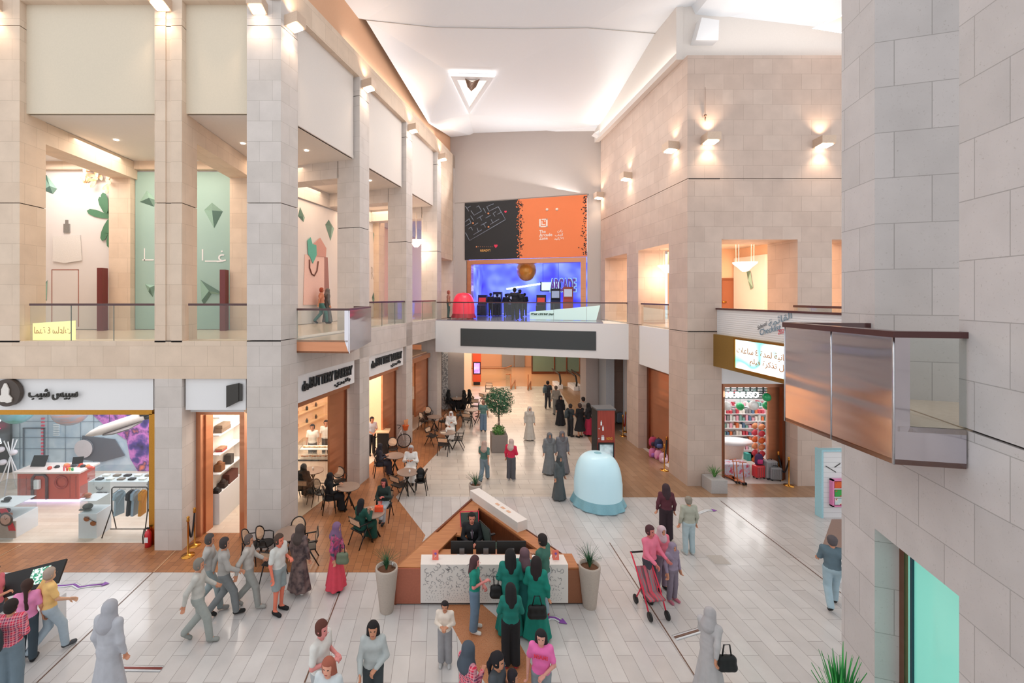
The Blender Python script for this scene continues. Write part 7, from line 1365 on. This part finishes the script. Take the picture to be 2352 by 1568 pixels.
person(570, 1394, 80, 1.62, 'walker in pale grey nearest the corner table, before the brown terrace', '#b9b4ae', '#9a9c98', legs='walk', arms=('fwd', 'back'), hc='#5c504c', shoes='#9c9c98', sleeve='long')
person(455, 1472, 75, 1.66, 'walker in sage grey behind the grey coated group, lower on the pale floor', '#bdbcb6', '#9aa09c', legs='walk', arms=('fwd', 'back'), hc='#7c766e', shoes='#8c908c', sleeve='long')
person(250, 1625, 10, 1.80, 'large pale blue grey walker with a grey hood near the lower edge', '#b1b4bc', '#b1b4bc', 'robe', hair='scarf', scarf='#a4a6ae', legs='stand', arms=('down', 'down'), sleeve='long')
person(640, 1405, 110, 1.72, 'person in grey shorts and black sneakers before the corner table', '#cfd0cc', '#8f9a9c', 'shorts', hc='#4c3a30', sk='#e07a60', shoes='#17181a', arms=('phone', 'down'))
person(688, 1362, 20, 1.60, 'woman in a brown patterned coat beside the corner table', LACE, '#1c1a20', 'robe', hair='scarf', scarf='#4c403c', sleeve='long', female=True, hem=.12, shoes='#d8d4d0')
person(772, 1352, 100, 1.58, 'woman in a printed top and long coral skirt carrying an olive bag', PRINT, '#d8485a', 'skirt', hair='scarf', scarf='#7a5a7c', sleeve='long', female=True, hem=.08, arms=('clasp', 'down'))
g = gp(772, 1352); bag(Vector((g.x+.2, g.y-.22, .82)), 'olive green bag carried against the coral skirt', '#66705a', .16)
def headat(px, py, h): Y = (H-h)*F/(py-HY); return Vector((PX(px, Y), Y, 0))
person(0, 0, 110, 1.74, 'man with short brown hair looking down at a pink phone', '#dcdcd8', '#a8adb0', at=headat(737, 1427, 1.74), hc='#5a3026', sk='#e0908c', arms=PB)
person(0, 0, 190, 1.62, 'woman with long auburn hair at the lower picture edge', '#c9d2d6', '#8a98a4', at=headat(755, 1512, 1.62)-Vector((0, 0, 0)), hair='long', hc='#a05a48', female=True, sk='#e0a088')
person(0, 0, 175, 1.60, 'woman with black hair in a pale grey cardigan over a black top', '#b4bcbc', '#3c4448', at=headat(857, 1428, 1.6), hair='long', hc='#181416', female=True, sleeve='long', arms=('clasp', 'fwd'))
person(1022, 1526, 185, 1.2, 'child in a pale cream top and grey trousers in front of the desk', '#e8dccf', '#98989c', 'wide', hc='#241c1e', arms=PB, sleeve='long', shoes='#b8b8b8')
person(1090, 1447, 100, 1.55, 'woman in a teal blouse and blue jeans at the white desk front', '#178a78', '#6a8298', 'wide', hair='long', hc='#4c3034', female=True, arms=('clasp', 'phone'), sk='#e08a84', shoes='#e0dcd6')
person(1172, 1452, 0, 1.71, 'tall woman with long black hair in a dark green dress at the desk', TEAL, TEAL, 'robe', hair='long', hc='#181618', female=True, sleeve='long', arms=('clasp', 'clasp'))
g = gp(1172, 1452); bag(Vector((g.x-.3, g.y-.02, .82)), 'small black shoulder bag of the tallest woman in green', '#141416', .12)
person(1205, 1436, 10, 1.62, 'woman in a blue green dress between the two women in green', '#2a7c78', '#2a7c78', 'robe', hair='scarf', scarf='#6a5058', female=True, sleeve='long')
person(1232, 1464, 20, 1.64, 'woman in a green dress with a big black tote bag at the desk', '#0f8272', '#0f8272', 'robe', hair='long', hc='#241a1c', female=True, sleeve='long', arms=('clasp', 'down'))
g = gp(1232, 1464); bag(Vector((g.x-.05, g.y-.3, .70)), 'large black tote bag of the woman in green nearest the pink girl', '#101112', .24)
person(1247, 1418, -50, 1.80, 'man in a dark green tee and pale jeans wearing headphones at the desk', '#3f6f62', '#a3b4c0', hc='#241c1c', arms=('phone', 'phone'), shoes='#b03038')
person(1173, 1530, 0, 1.55, 'person in a green top and black trousers with red and white sneakers', '#14766a', '#191b1f', 'wide', hair='long', hc='#1c1a1c', arms=('clasp', 'clasp'), sleeve='long', shoes='#a83240', female=True)
person(0, 0, 60, 1.60, 'woman in a slate headscarf and red plaid shirt at the lower picture edge', PLAID, '#3c4450', at=headat(1074, 1478, 1.6), hair='scarf', scarf='#46505c', female=True, sleeve='long', arms=('clasp', 'phone'))
person(0, 0, 120, 1.60, 'woman with a black ponytail and grey top at the lower picture edge', '#454b52', '#2c3036', at=headat(1142, 1500, 1.6), hair='pony', hc='#15131a', female=True, arms=PB)
person(0, 0, 100, 1.35, 'dark haired child beside the ponytailed woman at the picture edge', '#5a4448', '#2c3036', at=headat(1176, 1540, 1.35), hc='#201a22')
gm = person(0, 0, 195, 1.5, 'girl in a pink MIAMI tee with a black headband', '#f075b8', '#8c98a0', at=headat(1243, 1448, 1.5), hair='long', hc='#1c181c', female=True, sk='#dca090', arms=('clasp', 'down'))
text('MIAMI', (.11, .135, 1.14), (-1, 0, 0), (0, 0, 1), .22, mat('miami_red', '#e83c5c', .6), 'lettering', None, height=.06, ext=.012, bold=.02).parent = gm
# --- right walkway
person(1492, 1376, 150, 1.70, 'man in a pink jacket and dark trousers pushing the red stroller', '#e87a94', '#43424c', hc='#4c2a30', arms=('fwd', 'fwd'), sleeve='long', sk='#c8746c')
person(1519, 1352, 170, 1.5, 'companion in a coral pink top behind the red stroller', '#e8788c', '#8a7888', hair='scarf', scarf='#c9b0b8', arms=('down', 'down'), sleeve='long', female=True)
person(1544, 1380, 160, 1.34, 'child in a lilac grey hooded coat beside the red stroller', '#8f8296', '#7a707e', hair='scarf', scarf='#8c7f93', sleeve='long', shoes='#b86a7c')
person(1530, 1240, 10, 1.6, 'person in dark maroon clothes alone in the middle of the walkway', '#5c2c38', '#33242c', 'wide', hair='long', hc='#3c2a30', sleeve='long', female=True)
person(1582, 1272, 0, 1.55, 'pale walker in an olive grey top and light blue jeans', '#a8aa9c', '#a9bcc2', hc='#8c8478', sleeve='long', shoes='#b8c0c0')
person(1630, 1590, 60, 1.48, 'pale grey robed walker with a black bag beside the slanted sticker', '#b9b7b9', '#b9b7b9', 'robe', hair='scarf', scarf='#b1aeb1', sleeve='long', arms=('fwd', 'back'))
g = gp(1630, 1590); bag(Vector((g.x+.16, g.y-.22, .66)), 'black bag of the pale grey robed walker', '#141a1c', .2)
person(1912, 1395, 30, 1.6, 'walker in dark teal and pale jeans half hidden by the near wall', '#5f7480', '#9fb8c4', legs='walk', arms=('fwd', 'back'), sleeve='long', hc='#5a5458')
# stroller
g = gp(1506, 1420); st = thing('stroller', 'red framed stroller with striped seat on the walkway', 'stroller', (g.x, g.y+.25, 0), .1)
for sx in (-.2, .2):
    b = MB(); b.tube([(sx, -.3, .1), (sx, -.05, .5), (sx, .4, 1.0), (sx*.9, .5, 1.02)], .018, 6); b.build('side_rail', mat('stroller_red', '#d82a48', .4), st)
    for y in (-.32, .25):
        b = MB(); b.lathe([(.001, -.02), (.09, -.02), (.1, 0), (.09, .02), (.001, .02)], (0, 0, 0), 14); b.v = [(q[2]+sx, q[0]+y, q[1]+.1) for q in b.v]; b.build('wheel', M_BLK, st)
    b = MB(); b.tube([(sx, .25, .1), (sx, 0, .55)], .014, 6); b.build('rear_strut', mat('stroller_red', '#d82a48', .4), st)
b = MB(); b.slab([(-.19, -.28, .42), (.19, -.28, .42), (.19, 0, .42), (.19, .25, .85), (-.19, .25, .85), (-.19, 0, .42)], (0, .02, -.05)); b.build('striped_seat', noisemat('stroller_cloth', [(.4, '#5c4a50'), (.5, '#d8485c'), (.6, '#7c7c80')], 6, stretch=(4, .2, .2)), st)
b = MB(); b.tube([(-.19, .5, 1.02), (.19, .5, 1.02)], .02, 6); b.build('push_handle', M_BLK, st)
# --- middle of the hall
person(1174, 1102, 30, 1.55, 'person in a bright red jacket and grey trousers by the tree planter', '#d82c50', '#5a5a60', 'wide', hair='scarf', scarf='#c8b0a8', arms=('down', 'clasp'), sleeve='long', shoes='#d8d0d0')
person(1112, 1104, 20, 1.5, 'walker in dark teal and denim left of the tree planter'.replace('left of', 'on the cafe side of'), '#50746c', '#7a8c98', 'wide', hair='scarf', scarf='#b89c90', legs='walk', arms=('fwd', 'back'))
person(1262, 1088, 180, 1.62, 'grey robed walker on the tree side of the walking pair', '#7d8184', '#7d8184', 'robe', hair='scarf', scarf='#6c6e72', sleeve='long')
person(1291, 1086, 180, 1.66, 'grey robed walker on the kiosk side of the walking pair', '#7c7e84', '#7c7e84', 'robe', hair='scarf', scarf='#706c70', sleeve='long')
person(1284, 1146, 150, 1.5, 'dark robed walker in front of the grey robed pair', '#565c5e', '#565c5e', 'robe', hair='scarf', scarf='#43484a', sleeve='long')
person(1110, 990, 10, 1.6, 'walker in a teal top and jeans beside the empty middle table', '#5f8480', '#7088a0', 'wide', hc='#9c7464')
person(1216, 1010, 180, 1.62, 'faint pale grey walker beyond the tree in the open hall', '#c9c4bc', '#b9bbb8', 'robe', hair='scarf', scarf='#c9c0b8', sleeve='long')
person(1287, 976, 175, 1.6, 'woman in a long black abaya standing beyond the grey robed pair', '#26262a', '#26262a', 'robe', hair='scarf', scarf='#1a1a1e', sleeve='long', female=True)
person(1310, 1002, 60, 1.62, 'young man in black with a backpack in the waiting group', '#2c3236', '#222226', hc='#2c2220', arms=PB)
g = gp(1310, 1002); backpack(Vector((g.x-.22, g.y-.1, .95)), .9, '#3a4448', '#2c363a', 'grey backpack of the young man in the waiting group')
person(1332, 1004, -30, 1.68, 'person in black with a shoulder badge in the middle of the waiting group', '#191a1e', '#17181b', 'robe', hair='short', hc='#3c2c28', sleeve='long', hem=.35, arms=('clasp', 'clasp'))
person(1352, 1000, -40, 1.62, 'woman in a black headscarf with a burgundy skirt in the waiting group', '#26262a', '#b02848', 'skirt', hair='scarf', scarf='#17171a', sleeve='long', female=True, arms=('clasp', 'clasp'))
person(1340, 986, -20, 1.7, 'man in a pale shirt behind the waiting group', '#b9aea4', '#3c3c40', hc='#2c2422')
person(1258, 938, 20, 1.72, 'man in dark clothes with a backpack walking towards the stairs', '#3a3e44', '#30323a', legs='walk', hc='#241c1c')
g = gp(1258, 938); backpack(Vector((g.x-.2, g.y-.12, 1.0)), .3, '#5c7078', '#4c5c64', 'blue grey backpack of the man walking towards the stairs')
person(1277, 952, 0, 1.7, 'pale grey walker behind the man with the backpack', '#a9a298', '#8c8c88', hc='#6a5c54', sleeve='long')
# --- seated people (seat points follow their chairs)
def seated(i, label, **k): p, rz = CP[i]; a = k.pop('turn_deg', 0); k.setdefault('legs', 'sit'); k.setdefault('arms', ('lap', 'lap')); f = Vector((-math.sin(rz), math.cos(rz), 0)); return person(0, 0, -math.degrees(rz)+a, k.pop('h', 1.62), label, at=p-f*.05, z0=0.015, **k)
BL = '#151518'
seated(5, 'woman in a full black abaya seated at the bakery glass', top=BL, kind='robe', hair='scarf', scarf=BL, sleeve='long', female=True, arms=('table', 'lap'))
seated(8, 'woman with long black hair in a dark green dress at the orange bag table', top='#124a40', kind='robe', hair='long', hc='#18161a', sleeve='long', female=True, arms=('table', 'table'))
seated(9, 'woman in an open dark coat and pale jeans at the orange bag table', top='#243430', bottom='#b4c0ca', hair='long', hc='#2c1c1c', sleeve='long', female=True, legs='cross', arms=('table', 'lap'), sk='#d87870')
seated(10, 'person in black seated inside the bakery window', top=BL, kind='robe', hair='scarf', scarf=BL, sleeve='long', female=True)
seated(11, 'woman in a charcoal abaya looking at her phone below the bicycle', top='#33303a', kind='robe', hair='scarf', scarf='#2a2830', sleeve='long', female=True, arms=PB)
seated(15, 'man in a white robe and grey cap reading his phone', top='#e9e7e4', kind='robe', hair='cap', hc='#b4b6ba', sleeve='long', h=1.7, arms=('table', 'table'), sk='#b87858')
seated(22, 'man in a white robe with a white headdress and black cord', top='#ebe9e6', kind='robe', hair='ghutra', scarf='#e4e0e2', sleeve='long', h=1.7, arms=('table', 'lap'), sk='#b87858')
for i, lb in ((27, 'woman in black seated by the pebble panel at the far table'), (29, 'middle woman in black at the far cafe table'), (30, 'outermost woman in black at the far cafe table')): seated(i, lb, top=BL, kind='robe', hair='scarf', scarf=BL, sleeve='long', female=True, res=.024)
person(0, 0, 180, 1.74, 'receptionist in a black suit and tie seated inside the desk', '#1f2226', '#1c1e22', at=Vector((.78, 11.5, 0)), legs='sit', sleeve='long', hc='#1c1614', sk='#d88a74', arms=('lap', 'lap'), z0=.02)
o = [o for o in COL.objects if o.name.startswith('person') and o.get('label', '').startswith('receptionist')][0]
b = MB(); b.slab([(-.05, .15, .98), (.05, .15, .98), (.012, .175, .74), (-.012, .175, .74)], (0, .012, 0)); b.build('shirt_front', mat('cloth_white', '#e4e6ec', .7), o)
b = MB(); b.slab([(-.016, .172, .96), (.016, .172, .96), (.022, .192, .78), (0, .196, .74), (-.022, .192, .78)], (0, .006, 0)); b.build('tie', mat('tie_grey', '#5a4c58', .6), o)
# --- bakery staff and upper levels
person(0, 0, 180, 1.7, 'bakery worker in white with black hair behind the pastry case', '#e4dcd4', '#2c2c30', at=Vector((PX(718, 18.2), 18.2, 0)), hc='#17131a', res=.024)
person(0, 0, 170, 1.7, 'bakery worker in white and a black cap near the bronze door', '#e8e0d8', '#2c2c30', at=Vector((PX(749, 18.8), 18.8, 0)), hair='cap', hc='#17131a', res=.024)
person(0, 0, 150, 1.68, 'man in a pale shirt standing behind the black host stand', '#c8ccd4', '#26262c', at=Vector((PX(854, 19.4), 19.4, 0)), hc='#17131a', res=.024, arms=('clasp', 'clasp'))
def upat(px, py): Y = F*(H-ZF)/(py-HY); return Vector((PX(px, Y), Y, 0))
person(0, 0, 60, 1.68, 'man in peach and teal on the angled gallery before the shopping bag mural', '#c98a70', '#4a7a78', at=upat(738, 743), z0=ZF, hc='#a04a34', legs='walk', res=.024, arms=('fwd', 'back'))
person(0, 0, 60, 1.65, 'dark robed walker on the angled gallery beside the man in peach', '#6c6c6e', '#6c6c6e', 'robe', at=upat(752, 742), z0=ZF, hair='scarf', scarf='#74706e', res=.024, sleeve='long')
person(0, 0, 90, 1.62, 'walker in dark teal on the bridge end beside the red inflatable', '#a87868', '#3c5a58', at=upat(1030, 731), z0=ZF, hc='#a8584c', res=.024)
for px, py, hh, lb in ((1182, 735, 1.74, 'tallest dark figure at the bridge railing before the arcade'), (1194, 733, 1.66, 'second dark figure at the bridge railing before the arcade'), (1127, 727, 1.5, 'dark figure beside the red panelled arcade cabinet'), (1142, 725, 1.45, 'small dark figure between the arcade cabinets'), (1162, 726, 1.45, 'seated looking dark figure in the arcade middle'), (1205, 726, 1.5, 'dark figure on the counter side of the railing pair')):
    person(0, 0, 5, hh, lb, '#1d1f2c', '#181a24', at=upat(px, py), z0=ZF, hc='#15151c', sk='#8a6a6c', res=.024, sleeve='long', arms=('hip', 'hip') if hh > 1.7 else ('clasp', 'clasp'))
